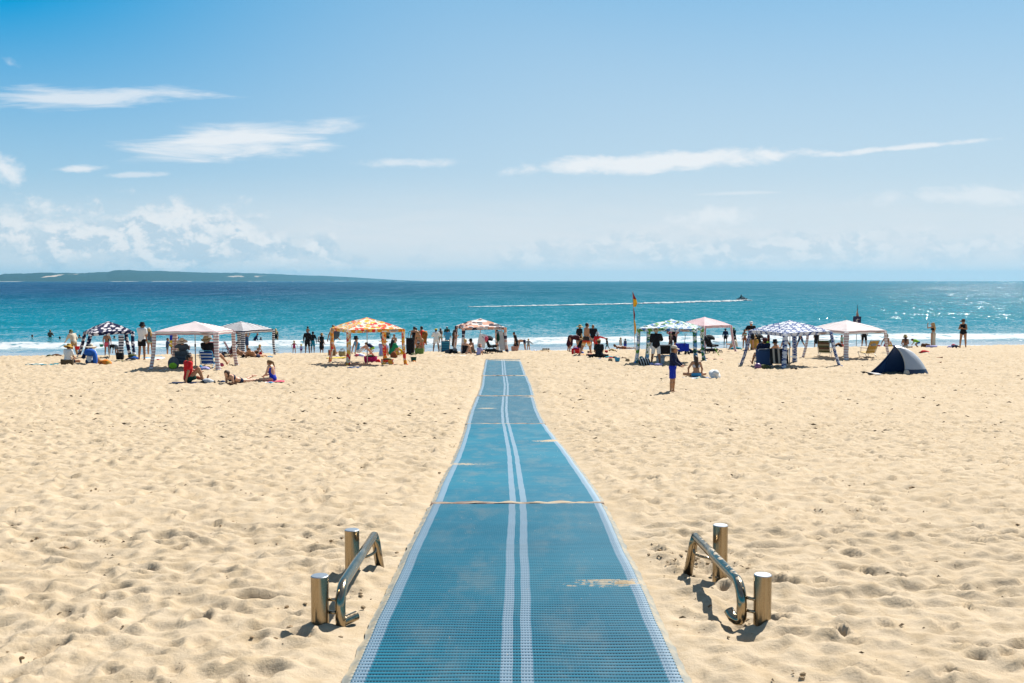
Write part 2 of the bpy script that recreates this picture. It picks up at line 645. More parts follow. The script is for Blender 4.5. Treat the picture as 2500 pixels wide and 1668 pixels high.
# ------------------------------------------------------------------ sea
def shore_d(x, y):
    return y - 70.8 - 0.166 * np.clip(x, -80, 80)


def build_sea():
    ds = np.concatenate([np.arange(-3.0, 34.0, 0.16), np.arange(34, 80, 0.7), np.geomspace(80, 16000, 190)])
    nc = 420
    s = np.linspace(-1, 1, nc)
    R = len(ds)
    X = np.empty((R, nc))
    Yv = np.empty((R, nc))
    for i, d in enumerate(ds):
        half = 0.62 * (d + 72) + 8
        xs = s * half
        X[i] = xs
        Yv[i] = 70.8 + d + 0.166 * np.clip(xs, -80, 80)
    X[:, 0] *= 2.5
    X[:, -1] *= 2.5
    x, y = X.ravel(), Yv.ravel()
    d = shore_d(x, y)
    wob = 1.6 * perlin(x * 0.06, y * 0.0 + 3.3, 50) + 0.5 * perlin(x * 0.25, y * 0, 51)
    dd = d + wob
    z = np.zeros_like(x)
    # low breaking wave with a tumbled face, swells behind it
    crest = np.exp(-((dd - 11.5) / np.where(dd < 11.5, 1.6, 3.4)) ** 2)
    z += 0.30 * crest * (0.75 + 0.5 * perlin(x * 0.12, y * 0 + 7, 52))
    z += 0.10 * np.exp(-((dd - 6.0) / 1.2) ** 2) * (0.6 + perlin(x * 0.2, y * 0 + 1, 53))
    for k, (dc, h, wdt) in enumerate(((26, 0.24, 3.0), (41, 0.22, 4.0), (58, 0.18, 4.5))):
        z += h * np.exp(-((dd + 2.5 * perlin(x * 0.05, y * 0 + k, 54 + k) - dc) / wdt) ** 2) * (0.6 + 0.6 * perlin(x * 0.045, y * 0 + k * 3, 60 + k))
    near = np.exp(-np.clip(d - 12, 0, None) / 160.0) * sstep(d, 2, 14)
    z += near * (0.07 * perlin(x * 0.30, y * 0.22, 70) + 0.04 * perlin(x * 0.8, y * 0.55, 71) + 0.05 * perlin(x * 0.1, y * 0.12, 72))
    foamy = crest + 0.6 * np.exp(-((dd - 7.5) / 2.2) ** 2)
    z += foamy * (0.05 * np.abs(perlin(x * 1.5, y * 1.2, 73)) + 0.04 * np.abs(perlin(x * 3.6, y * 3, 74)))
    z += 0.012 * perlin(x * 0.9, y * 0.9, 75) * sstep(d, -1, 3)
    i, j = np.meshgrid(np.arange(R - 1), np.arange(nc - 1), indexing='ij')
    a = (i * nc + j).ravel()
    faces = np.stack([a, a + 1, a + nc + 1, a + nc], 1)
    ma, t, p, out = new_mat('sea_water')
    g = t.n('ShaderNodeNewGeometry')
    P = g.outputs['Position']
    X_, Y_, Z_ = t.xyz(P)
    xc = t.m('MINIMUM', t.m('MAXIMUM', X_, -80.0), 80.0)
    D_ = t.m('SUBTRACT', t.m('SUBTRACT', Y_, 70.8), t.m('MULTIPLY', xc, 0.166))
    az = t.m('DIVIDE', X_, t.m('ADD', Y_, 1.0))
    # body colour of the water: pale over the bar, turquoise over shallow sand, deep blue over weed and depth to the west
    big = t.noise(t.comb(t.m('MULTIPLY', X_, 0.004), t.m('MULTIPLY', Y_, 0.0022)), 1.0, 4.0, 0.6, 0.4)
    mid = t.noise(t.comb(t.m('MULTIPLY', X_, 0.02), t.m('MULTIPLY', Y_, 0.011), 4.0), 1.0, 4.0, 0.6)
    lg = t.m('LOGARITHM', t.m('MAXIMUM', D_, 1.0), 10.0)
    west = t.ss(t.m('ADD', az, t.m('MULTIPLY', t.m('SUBTRACT', big, 0.5), 0.35)), 0.22, -0.42)
    deep = t.m('MULTIPLY', t.ss(t.m('ADD', lg, t.m('MULTIPLY', t.m('SUBTRACT', mid, 0.5), 0.5)), 1.75, 2.75), t.m('ADD', 0.30, t.m('MULTIPLY', west, 0.70)))
    shallow = t.ss(lg, 1.75, 1.05)
    c = t.mix(deep, (0.000, 0.140, 0.178), (0.000, 0.020, 0.062))
    c = t.mix(shallow, c, (0.030, 0.150, 0.175))
    wash = t.ss(D_, 9.0, 2.0)
    c = t.mix(wash, c, (0.165, 0.205, 0.235))
    # foam of the breaking wave, the wash and its lacy remains
    f1 = t.noise(t.comb(t.m('MULTIPLY', X_, 0.10), t.m('MULTIPLY', Y_, 0.16)), 1.0, 5.0, 0.6)
    dd_ = t.m('ADD', D_, t.m('MULTIPLY', t.m('SUBTRACT', f1, 0.5), 7.0))
    lace = t.noise(P, 0.9, 6.0, 0.68, 0.6)
    band = t.m('MULTIPLY', t.ss(dd_, 7.6, 8.6), t.ss(dd_, 15.0, 12.6))
    foam = t.m('MULTIPLY', band, t.ss(lace, 0.34, 0.50))
    trail = t.m('MULTIPLY', t.m('MULTIPLY', t.ss(dd_, 1.0, 4.0), t.ss(dd_, 24.0, 11.0)), t.ss(lace, 0.55, 0.66))
    edge_n = t.noise(t.comb(X_, t.m('MULTIPLY', Y_, 0.3)), 0.30, 5.0, 0.6)
    ed = t.m('ADD', D_, t.m('MULTIPLY', t.m('SUBTRACT', edge_n, 0.5), 3.0))
    edge = t.m('MULTIPLY', t.m('MULTIPLY', t.ss(ed, -0.9, -0.3), t.ss(ed, 1.2, 0.1)), 0.8)
    # small white streaks of spent foam farther out
    stk = t.noise(t.comb(t.m('MULTIPLY', X_, 0.05), t.m('MULTIPLY', Y_, 0.022), 9.0), 1.0, 5.0, 0.7, 0.3)
    far = t.m('MULTIPLY', t.m('MULTIPLY', t.ss(stk, 0.68, 0.78), t.ss(D_, 20.0, 40.0)), t.ss(D_, 260.0, 120.0))
    fm = t.m('MAXIMUM', t.m('MAXIMUM', foam, t.m('MULTIPLY', trail, 0.75)), t.m('MAXIMUM', edge, t.m('MULTIPLY', far, 0.45)), clamp=True)
    c = t.mix(fm, c, (0.43, 0.45, 0.46))
    t.put(p.inputs['Base Color'], c)
    t.put(p.inputs['Roughness'], t.m('MAXIMUM', t.ss(D_, 20.0, 400.0, 0.10, 0.14), t.m('MULTIPLY', fm, 0.8)))
    p.inputs['IOR'].default_value = 1.33
    t.put(p.inputs['Specular IOR Level'], t.ss(fm, 0, 1, 0.22, 0.12))
    # wind chop: slopes of the little waves, written straight into the normal (the steeper face of a wave looks shoreward)
    def slope(sx, sy, off, k):
        nz = t.noise(t.comb(t.m('MULTIPLY', X_, sx), t.m('MULTIPLY', Y_, sy), off), 1.0, 4.0, 0.62, 0.0, True)
        return t.vm('SCALE', t.vm('SUBTRACT', nz, (0.5, 0.5, 0.5)), scale=k)
    s1 = slope(2.4, 1.7, 0.0, 1.14)
    s2 = slope(0.35, 0.16, 5.0, 0.38)
    s3 = t.vm('SCALE', slope(0.07, 0.018, 2.0, 0.30), scale=t.ss(D_, 40.0, 400.0))
    sl = t.vm('ADD', t.vm('ADD', s1, s2), s3)
    sl = t.vm('ADD', t.vm('SCALE', sl, scale=t.ss(D_, 1.0, 16.0, 0.10, 1.0)), t.comb(0.0, t.ss(D_, 4.0, 60.0, 0.0, -0.22), 0.0))
    sx_, sy_, sz_ = t.xyz(sl)
    nrm = t.vm('NORMALIZE', t.vm('ADD', g.outputs['Normal'], t.comb(sx_, sy_, 0.0)))
    t.put(p.inputs['Normal'], nrm)
    o = obj('sea', np.stack([x, y, z], 1), faces, ma, smooth=True)
    tag(o, kind='structure')
    return o


build_sea()


# ------------------------------------------------------------------ far headland
def build_hills():
    #         px, top row, distance
    ridge = [(-300, 668, 6500), (-120, 671, 6600), (0, 670.5, 6700), (20, 665, 6700), (58, 664.5, 6800), (70, 664, 6800), (115, 662.3, 6900), (180, 663, 7000), (213, 664, 7100), (225, 662, 7100),
             (270, 660, 7300), (285, 656, 7350), (300, 654.5, 7400), (318, 655, 7500), (360, 657.5, 7700), (400, 657.5, 8000), (430, 660, 8200), (470, 661.5, 8500), (500, 663, 8800), (560, 663.5, 9300), (620, 665, 9900),
             (680, 667.5, 10600), (740, 671, 11300), (800, 672.5, 12000), (860, 676, 12800), (920, 680.5, 13500), (970, 683.5, 14000), (1010, 685.5, 14400), (1050, 687, 14700)]
    pxs = np.array([r[0] for r in ridge], float)
    N = 420
    p = np.linspace(pxs[0], pxs[-1], N)
    rows = np.interp(p, pxs, [r[1] for r in ridge])
    dist = np.interp(p, pxs, [r[2] for r in ridge])
    top = EYE + (686 - rows) / 2430.0 * dist * 1.004
    top = np.maximum(top, 1) * (1 + 0.05 * perlin(p * 0.08, p * 0, 90) + 0.04 * perlin(p * 0.3, p * 0, 91))
    K = 16
    V = np.empty((K, N, 3))
    for k in range(K):
        f = k / (K - 3)                      # 0 shore .. 1 ridge, then the far side
        off = f * 1500.0
        hgt = top * (np.sin(min(f, 1.0) * PI / 2) ** 0.8 if f <= 1 else max(0.0, 1 - (f - 1) * 4.5))
        yy = dist + off
        xx = (p - 1250) / 2430.0 * dist * 1.0037 + off * (p - 1250) / 2430.0
        bumpy = 1 + 0.22 * perlin(p * 0.05 + k * 0.7, np.full(N, k * 0.6), 92) * (0 if k == 0 or f > 1 else 1) * (1 - 0.75 * f)
        V[k, :, 0] = xx
        V[k, :, 1] = yy
        V[k, :, 2] = np.where(k == 0, -2.0, hgt * bumpy)
    a = (np.arange(K - 1)[:, None] * N + np.arange(N - 1)[None]).ravel()
    faces = np.stack([a, a + 1, a + N + 1, a + N], 1)
    ma, t, pr, out = new_mat('headland_bush')
    g = t.n('ShaderNodeNewGeometry')
    P = g.outputs['Position']
    X_, Y_, Z_ = t.xyz(P)
    c = t.mix(t.noise(P, 0.012, 6.0, 0.65), (0.004, 0.017, 0.018), (0.014, 0.036, 0.030))
    slant = t.comb(t.m('ADD', t.m('MULTIPLY', X_, 0.0055), t.m('MULTIPLY', Z_, 0.016)), t.m('MULTIPLY', Z_, 0.006), 1.0)
    sl = t.noise(slant, 1.0, 3.0, 0.6)
    msk = t.m('MULTIPLY', t.ss(sl, 0.640, 0.665), t.m('MULTIPLY', t.ss(Z_, 3.0, 8.0), t.ss(Z_, 70.0, 40.0)))
    c = t.mix(msk, c, (0.42, 0.33, 0.26))
    beach = t.ss(Z_, 3.0, 1.2)
    c = t.mix(t.m('MULTIPLY', beach, t.ss(t.noise(P, 0.003, 2.0), 0.5, 0.6)), c, (0.4, 0.36, 0.3))
    t.put(pr.inputs['Base Color'], c)
    pr.inputs['Roughness'].default_value = 0.95
    pr.inputs['Specular IOR Level'].default_value = 0.1
    o = obj('hills', V.reshape(-1, 3), faces, ma, smooth=True)
    tag(o, kind='structure')


build_hills()


def build_haze():
    ma = bpy.data.materials.new('sea_air')
    ma.use_nodes = True
    t = NT(ma.node_tree)
    v = t.n('ShaderNodeVolumePrincipled')
    v.inputs['Color'].default_value = (0.18, 0.50, 0.71, 1.0)
    v.inputs['Density'].default_value = 0.000052
    v.inputs['Anisotropy'].default_value = 0.2
    out = t.n('ShaderNodeOutputMaterial')
    t.link(v.outputs[0], out.inputs['Volume'])
    m = MB()
    x0, x1, y0, y1, z0, z1 = -24000, 24000, -300, 16600, -9.5, 160
    m.box(((x0 + x1) / 2, (y0 + y1) / 2, (z0 + z1) / 2), (x1 - x0, y1 - y0, z1 - z0))
    o = m.build('haze', ma)
    tag(o, kind='stuff')


build_haze()

# ------------------------------------------------------------------ beach access matting
MAT_W = 1.60


def mat_material():
    ma, t, p, out = new_mat('woven_matting')
    uvn = t.n('ShaderNodeUVMap')
    U, V, _ = t.xyz(uvn.outputs[0])              # U metres across, V ribs along
    P = t.n('ShaderNodeNewGeometry').outputs['Position']
    X0_, Y0_, Z0_ = t.xyz(P)
    fr = t.m('FRACT', V)
    gap = t.ss(t.m('ABSOLUTE', t.m('SUBTRACT', fr, 0.5)), 0.17, 0.27)      # 1 between two ribs
    thr = t.m('FRACT', t.m('DIVIDE', U, 0.0145))
    thread = t.ss(t.m('ABSOLUTE', t.m('SUBTRACT', thr, 0.5)), 0.24, 0.16)
    au = t.m('ABSOLUTE', U)
    edge = t.m('MULTIPLY', t.ss(au, 0.690, 0.694), t.ss(au, 0.757, 0.753))
    cen = t.m('MULTIPLY', t.ss(au, 0.018, 0.022), t.ss(au, 0.079, 0.075))
    pale = t.m('MAXIMUM', edge, cen)
    fade = t.noise(P, 0.7, 5.0, 0.6)
    band = t.noise(t.comb(t.m('MULTIPLY', U, 0.5), t.m('MULTIPLY', V, 0.35)), 1.0, 3.0, 0.6)
    blue = t.mix(t.ss(fade, 0.3, 0.75), (0.004, 0.118, 0.190), (0.010, 0.150, 0.225))
    blue = t.mix(t.m('MULTIPLY', t.ss(band, 0.45, 0.8), 0.5), blue, (0.020, 0.165, 0.245))
    rib = t.mix(pale, blue, (0.160, 0.250, 0.325))
    gapc = t.mix(thread, t.mix(pale, (0.002, 0.010, 0.016), (0.020, 0.075, 0.120)), t.mix(pale, (0.085, 0.165, 0.215), (0.34, 0.39, 0.43)))
    c = t.mix(gap, rib, gapc)
    clear = t.ss(au, 0.756, 0.760)
    c = t.mix(clear, c, t.mix(t.ss(t.noise(P, 9.0, 4.0), 0.4, 0.62), (0.20, 0.20, 0.175), (0.31, 0.265, 0.19)))
    dust = t.noise(P, 3.0, 6.0, 0.72)
    spk = t.noise(P, 70.0, 2.0, 0.6)
    c = t.mix(t.m('MULTIPLY', t.ss(dust, 0.54, 0.85), 0.32), c, (0.27, 0.225, 0.165))
    c = t.mix(t.m('MULTIPLY', t.ss(spk, 0.735, 0.76), 0.85), c, (0.42, 0.37, 0.30))
    # worn, dusty walking lines
    worn = t.noise(t.comb(t.m('MULTIPLY', X0_, 2.6), t.m('MULTIPLY', Y0_, 1.1)), 1.0, 6.0, 0.72)
    tread = t.m('MULTIPLY', t.ss(au, 0.72, 0.45), t.ss(au, 0.05, 0.25))
    c = t.mix(t.m('MULTIPLY', t.ss(worn, 0.42, 0.72), t.m('ADD', 0.16, t.m('MULTIPLY', tread, 0.30))), c, (0.150, 0.190, 0.200))
    # feathered drifts of blown sand across the weave
    X_, Y_, Z_ = t.xyz(P)
    stk = t.noise(t.comb(t.m('MULTIPLY', X_, 2.2), t.m('MULTIPLY', Y_, 46.0)), 1.0, 4.0, 0.7)
    for (sx, sy, rx, ry) in ((0.62, 6.10, 0.34, 0.11), (-0.62, 12.2, 0.35, 0.16), (0.55, 15.8, 0.35, 0.2), (-0.6, 23.4, 0.3, 0.25), (0.6, 26.8, 0.4, 0.3), (0.1, 44.5, 0.7, 1.1), (-0.5, 44.6, 0.5, 0.7), (0.5, 43.6, 0.4, 0.5)):
        a_ = t.m('DIVIDE', t.m('SUBTRACT', X_, sx), rx)
        b_ = t.m('DIVIDE', t.m('SUBTRACT', Y_, sy), ry)
        r_ = t.m('ADD', t.m('MULTIPLY', a_, a_), t.m('MULTIPLY', b_, b_))
        k_ = t.ss(t.m('ADD', t.m('SUBTRACT', 1.0, r_), t.m('MULTIPLY', t.m('ADD', t.m('SUBTRACT', stk, 0.5), t.m('SUBTRACT', t.noise(P, 26.0, 3.0, 0.7), 0.5)), 3.4)), 0.45, 0.95)
        c = t.mix(t.m('MULTIPLY', k_, 0.8), c, (0.42, 0.33, 0.22))
    t.put(p.inputs['Base Color'], c)
    p.inputs['Roughness'].default_value = 0.55
    p.inputs['Specular IOR Level'].default_value = 0.12
    return ma


M_MAT = mat_material()


def seam_material():
    ma, t, p, out = new_mat('seam_strip')
    P = t.n('ShaderNodeNewGeometry').outputs['Position']
    n = t.noise(t.vm('MULTIPLY', P, (1.2, 14.0, 6.0)), 1.0, 5.0, 0.65)
    c = t.mix(t.ss(n, 0.42, 0.60), (0.120, 0.072, 0.055), (0.36, 0.29, 0.20))
    t.put(p.inputs['Base Color'], c)
    p.inputs['Roughness'].default_value = 0.9
    return ma


M_SEAM = seam_material()
M_CLEAR = mat('seam_clear', (0.22, 0.21, 0.18), 0.5)

SECT = [(1.9, 8.89), (8.99, 19.50), (19.62, 27.08), (27.22, 35.06), (35.24, MAT_END)]
MAT_LABELS = ['nearest section of blue woven beach matting, between the two steel rails',
              'second section of blue beach matting, beyond the first brown seam',
              'third section of blue matting, middle one of the five in the walkway',
              'fourth section of blue matting, one before the far end',
              'farthest section of blue matting, ending on open sand below the people']
SHIFT = [0.0, 0.005, -0.01, 0.012, -0.008]


def build_mat():
    us = np.array([-0.80, -0.785, -0.77, -0.759, -0.756, -0.72, -0.694, -0.65, -0.55, -0.45, -0.35, -0.25, -0.15, -0.0785, -0.05, -0.0195,
                   0.0195, 0.05, 0.0785, 0.15, 0.25, 0.35, 0.45, 0.55, 0.65, 0.694, 0.72, 0.756, 0.759, 0.77, 0.785, 0.80])
    pitch = 0.043
    for k, (y0, y1) in enumerate(SECT):
        nr = int(round((y1 - y0) / pitch))
        sub = 5 if k == 0 else (4 if k == 1 else 1)
        n = nr * sub + 1
        ys = np.linspace(y0, y1, n)
        V = np.linspace(0, nr, n)
        cx = mat_centre(ys) + SHIFT[k] + 0.010 * perlin(ys * 0.9 + 50 * k, ys * 0, 120) + 0.006 * perlin(ys * 2.7, ys * 0, 121)
        X = cx[:, None] + us[None] + 0.016 * np.sign(us)[None] * (np.abs(us) > 0.765)[None] * perlin(ys * 7, ys * 0, 122)[:, None]
        Y = np.repeat(ys[:, None], len(us), 1) + 0.012 * perlin(X * 1.5, ys[:, None] * 0.5 + 0 * X, 126)
        gz = ground_np(mat_centre(ys), ys)
        fr = V - np.floor(V)
        rib = 0.0085 * np.cos((fr - 0.5) * 2 * PI) if sub > 1 else 0 * fr
        rise = 0.014 * perlin(ys * 0.55 + k * 9, ys * 0, 123) + 0.006
        Z = gz[:, None] + 0.016 + np.maximum(rise, -0.004)[:, None] + rib[:, None] * (np.abs(us) < 0.757)[None]
        Z = Z + 0.006 * perlin(X * 2.2, Y * 2.2, 124)
        Z -= 0.012 * (np.abs(us) > 0.78)[None]
        nu = len(us)
        i, j = np.meshgrid(np.arange(n - 1), np.arange(nu - 1), indexing='ij')
        a = (i * nu + j).ravel()
        faces = np.stack([a, a + 1, a + nu + 1, a + nu], 1)
        uv = np.stack([np.repeat(us[None], n, 0).ravel(), np.repeat(V[:, None], nu, 1).ravel()], 1)
        root = empty('beach_mat', (0, 0, 0))
        tag(root, MAT_LABELS[k], 'beach mat', 'sections of the blue beach walkway')
        obj('woven_panel', np.stack([X.ravel(), Y.ravel(), Z.ravel()], 1), faces, M_MAT, root, uvs=uv, smooth=True)
        # joining strip at the far end
        yy = y1 + (0.05 if k < 4 else 0.02)
        wd = 0.062 + 0.018 * k if k < 4 else 0.03
        xs = np.linspace(-0.785, 0.785, 50)
        prof_ = [(-wd, 0.004), (-wd * 0.7, 0.017), (-0.2 * wd, 0.012), (0.2 * wd, 0.015), (wd * 0.7, 0.018), (wd, 0.004)]
        vs = []
        for x in xs:
            X0 = float(mat_centre(yy)) + x
            jg = 0.010 * float(perlin(np.array([x * 6.0 + k]), np.array([1.0]), 125)[0])
            for (dy, dz) in prof_:
                q = 1 + 0.7 * float(perlin(np.array([x * 9.0 + k]), np.array([dy * 30]), 127)[0])
                vs.append((X0, yy + dy * q + jg, ground(float(mat_centre(yy)), yy + dy) + 0.014 + dz * q))
        m = len(prof_)
        fs = [(a_ * m + b_, (a_ + 1) * m + b_, (a_ + 1) * m + b_ + 1, a_ * m + b_ + 1) for a_ in range(len(xs) - 1) for b_ in range(m - 1)]
        obj('seam_strip', vs, fs, M_SEAM, root, smooth=False)


build_mat()


# ------------------------------------------------------------------ steel rails and bollards
def steel_mat(name, rough, dusty):
    ma, t, p, out = new_mat(name)
    P = t.n('ShaderNodeTexCoord').outputs['Object']
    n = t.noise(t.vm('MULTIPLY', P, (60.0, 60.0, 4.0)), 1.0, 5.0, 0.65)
    c = t.mix(n, (0.22, 0.165, 0.100), (0.42, 0.35, 0.25))  # golden-brown base stands in for reflections of sand and dark surroundings
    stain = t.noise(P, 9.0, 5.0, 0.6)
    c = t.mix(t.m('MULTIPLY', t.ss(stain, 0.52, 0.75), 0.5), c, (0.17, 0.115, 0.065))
    t.put(p.inputs['Base Color'], c)
    t.put(p.inputs['Roughness'], t.ss(n, 0.2, 0.8, rough, rough + 0.12))
    p.inputs['Metallic'].default_value = 1.0
    if dusty:
        d = t.noise(P, 22.0, 5.0, 0.7)
        nz = t.xyz(t.n('ShaderNodeNewGeometry').outputs['Normal'])[2]
        f = t.m('MULTIPLY', t.ss(d, 0.50, 0.62), t.ss(nz, 0.72, 0.95))
        t.put(p.inputs['Metallic'], t.m('SUBTRACT', 1.0, f))
        t.put(p.inputs['Base Color'], t.mix(f, c, (0.33, 0.28, 0.21)))
        t.put(p.inputs['Roughness'], t.ss(f, 0, 1, rough, 0.9))
    return ma


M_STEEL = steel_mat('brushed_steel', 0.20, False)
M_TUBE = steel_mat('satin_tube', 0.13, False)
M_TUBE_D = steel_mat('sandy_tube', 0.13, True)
M_CAP = mat('bollard_top', (0.40, 0.42, 0.44), 0.42, metal=1.0, noise=0.12, nscale=60)


def bollard(x, y, h, label, group):
    r = 0.0475
    root = empty('steel_bollard', (x, y, ground(x, y)))
    tag(root, label, 'bollard', group)
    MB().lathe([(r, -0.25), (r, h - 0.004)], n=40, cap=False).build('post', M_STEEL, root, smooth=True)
    m = MB()
    m.lathe([(r, h - 0.004), (r - 0.004, h), (0.0005, h + 0.0006)], n=40, cap=False)
    m.build('top_plate', M_CAP, root)
    return root


bollard(-1.035, 5.27, 0.292, 'nearer of the two steel bollards left of the blue matting', 'steel bollards beside the matting')
bollard(-1.043, 6.40, 0.302, 'farther steel bollard left of the matting, behind the sloping rail', 'steel bollards beside the matting')
bollard(1.357, 5.30, 0.288, 'nearer of the two steel bollards right of the blue matting', 'steel bollards beside the matting')
bollard(1.343, 6.33, 0.345, 'farther steel bollard right of the matting, its foot in scooped sand', 'steel bollards beside the matting')


def arc(a, b, c, n=5):
    """rounded corner a -> c with control point b"""
    a, b, c = Vector(a), Vector(b), Vector(c)
    return [(a * (1 - t) ** 2 + b * 2 * t * (1 - t) + c * t * t) for t in [i / n for i in range(n + 1)]]


def rail(side, label, dusty):
    xr = side
    bx = -1.035 if side < 0 else 1.357
    fx = -1.043 if side < 0 else 1.343
    out_ = 1 if side < 0 else -1                 # towards the matting
    if side < 0:
        X0, X1, y0, y1 = -0.925, -0.915, 5.28, 6.50
    else:
        X0, X1, y0, y1 = 1.25, 1.21, 5.33, 6.46
    g0, g1 = ground(X0, y0), ground(X1, y1)
    z0, z1 = g0 + 0.208, g1 + 0.238
    root = empty('hand_rail', (X0, y0, g0))
    tag(root, label, 'rail', 'low steel rails beside the matting')
    # long top tube with its near bend, foot and hooked return
    pts = []
    top_far = Vector((X1, y1, z1))
    near_bend_a = Vector((X0, y0 + 0.11, z0 + 0.008))
    foot = Vector((X0 + 0.004 * out_, y0 - 0.01, g0 + 0.02))
    pts += [top_far, (top_far + near_bend_a) / 2]
    pts += arc(near_bend_a, (X0, y0 + 0.005, z0), (X0, y0 - 0.012, z0 - 0.085), 8)
    if side < 0:
        pts += [Vector((X0 + 0.001, y0 - 0.014, g0 + 0.06)), Vector((X0 + 0.004, y0 - 0.014, g0 - 0.05))]
        st = [Vector((X0 + 0.008, y0 + 0.0, g0 + 0.032)), Vector((X0 + 0.072, y0 + 0.075, g0 + 0.042))]
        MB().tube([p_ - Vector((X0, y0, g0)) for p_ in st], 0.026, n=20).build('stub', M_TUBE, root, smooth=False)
    else:
        pts += arc((X0, y0 - 0.012, g0 + 0.060), (X0 - 0.002, y0 - 0.014, g0 + 0.010), (X0 - 0.040, y0 + 0.010, g0 + 0.034), 6)
        pts += [Vector((X0 - 0.058, y0 + 0.045, g0 + 0.068))]
    rel = [p_ - Vector((X0, y0, g0)) for p_ in map(Vector, pts)]
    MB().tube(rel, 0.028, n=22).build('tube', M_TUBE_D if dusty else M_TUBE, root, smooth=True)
    # far leg: splayed, ends in the sand
    lg = [top_far + Vector((0, 0.004, 0.006)), top_far + Vector((0.010 * out_, 0.03, -0.05)), Vector((X1 + 0.030 * out_, y1 + 0.15, g1 - 0.10))]
    lg = [p_ - Vector((X0, y0, g0)) for p_ in lg]
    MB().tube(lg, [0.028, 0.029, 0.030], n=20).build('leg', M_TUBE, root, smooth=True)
    # brackets to the bollards
    for dz in (0.155, 0.085):
        a = Vector((X0 - 0.018 * out_, y0 - 0.004, g0 + dz))
        b = Vector((bx + 0.04 * out_, 5.285, g0 + dz))
        m = MB().tube([a - Vector((X0, y0, g0)), b - Vector((X0, y0, g0))], 0.009, n=10)
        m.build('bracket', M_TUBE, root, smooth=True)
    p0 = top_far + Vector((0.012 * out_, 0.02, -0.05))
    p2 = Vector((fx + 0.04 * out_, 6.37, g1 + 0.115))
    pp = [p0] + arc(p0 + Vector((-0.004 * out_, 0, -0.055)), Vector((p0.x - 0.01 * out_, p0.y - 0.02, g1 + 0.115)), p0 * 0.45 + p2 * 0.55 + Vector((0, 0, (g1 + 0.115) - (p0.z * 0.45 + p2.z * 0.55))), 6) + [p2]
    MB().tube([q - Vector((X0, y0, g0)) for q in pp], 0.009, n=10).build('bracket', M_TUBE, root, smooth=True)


rail(-1, 'polished low steel rail left of the blue matting', False)
rail(1, 'sand-dusted low steel rail right of the blue matting', True)


# ------------------------------------------------------------------ weed, twigs and shell on the sand, plus dark flecks standing in for footprint shade
def build_litter():
    r = random.Random(5)
    m = MB()

    def bit(x, y, ln, wd, a, hgt):
        z = ground(x, y) + 0.02
        c, s = math.cos(a), math.sin(a)
        vs = []
        for (p, q, zz) in ((-ln, -wd, 0), (ln, -wd * 0.6, 0.2 * hgt), (ln * 0.8, wd, 0), (-ln * 0.7, wd, 0.3 * hgt), (0.1 * ln, 0, hgt)):
            vs.append((x + p * c - q * s, y + p * s + q * c, z + zz - 0.006))
        m.add(vs, [(0, 1, 4), (1, 2, 4), (2, 3, 4), (3, 0, 4)])
    for _ in range(900):
        y = 3.2 + 17 * r.random() ** 1.6
        x = r.uniform(-0.56, 0.56) * y
        if abs(x - float(mat_centre(y))) < 0.85:
            continue
        s = 0.004 + 0.010 * r.random() ** 2
        bit(x, y, s * r.uniform(1, 2.2), s * 0.5, r.uniform(0, PI), s)
    for _ in range(2400):
        y = 16 + 40 * r.random()
        x = r.uniform(-0.55, 0.55) * y
        if abs(x - float(mat_centre(y))) < 0.9:
            continue
        s = 0.012 + 0.034 * r.random() ** 2.2
        bit(x, y, s * r.uniform(1, 2.6), s * 0.6, r.uniform(-0.5, 0.5), s * 0.9)
    for _ in range(26):                                   # drift lines of weed
        y = r.choice([r.uniform(26, 33), r.uniform(38, 50)])
        x = r.choice([r.uniform(-0.52, -0.05), r.uniform(0.1, 0.52)]) * y
        if abs(x - float(mat_centre(y))) < 1.2:
            continue
        for _k in range(12):
            s = 0.012 + 0.028 * r.random()
            bit(x + r.gauss(0, 0.35), y + r.gauss(0, 0.12), s * 1.6, s * 0.7, r.uniform(-0.6, 0.6), s)
    o = m.build('weed_shade_flecks', mat('weed_and_shade', (0.105, 0.070, 0.034), 0.9, noise=0.6, nscale=40))
    tag(o, kind='stuff')


build_litter()


def build_clods():
    """crumbled lumps of damper sand kicked up round the footprints"""
    r = random.Random(17)
    m = MB()

    def lump(x, y, s):
        z = ground(x, y)
        m.blob((x, y, z + 0.012 + 0.3 * s), (s * r.uniform(0.8, 1.5), s * r.uniform(0.7, 1.2), s * r.uniform(0.45, 0.7)), r.random(), n=6, m=4, jit=0.35, rz=r.uniform(0, 3))
    spots = [(1.42, 6.75, 0.28, 40), (1.62, 6.6, 0.2, 24), (-0.82, 6.0, 0.15, 10), (-1.25, 5.6, 0.18, 22), (1.15, 6.9, 0.2, 26)]
    for _ in range(110):
        y = 4.0 + 16 * r.random() ** 1.4
        spots.append((r.uniform(-0.55, 0.55) * y, y, r.uniform(0.06, 0.16) * (1 + y / 25), r.randint(3, 12)))
    for (cx, cy, rad, n) in spots:
        for _ in range(n):
            x, y = cx + r.gauss(0, rad), cy + r.gauss(0, rad * 0.7)
            if abs(x - float(mat_centre(y))) < 0.84:
                continue
            lump(x, y, (0.0035 + 0.0085 * r.random() ** 2.2) * (1 + y / 16))
    o = m.build('sand_clods', mat('damp_clods', (0.270, 0.190, 0.108), 0.95, noise=0.3, nscale=30), None, smooth=False)
    tag(o, kind='stuff')


build_clods()

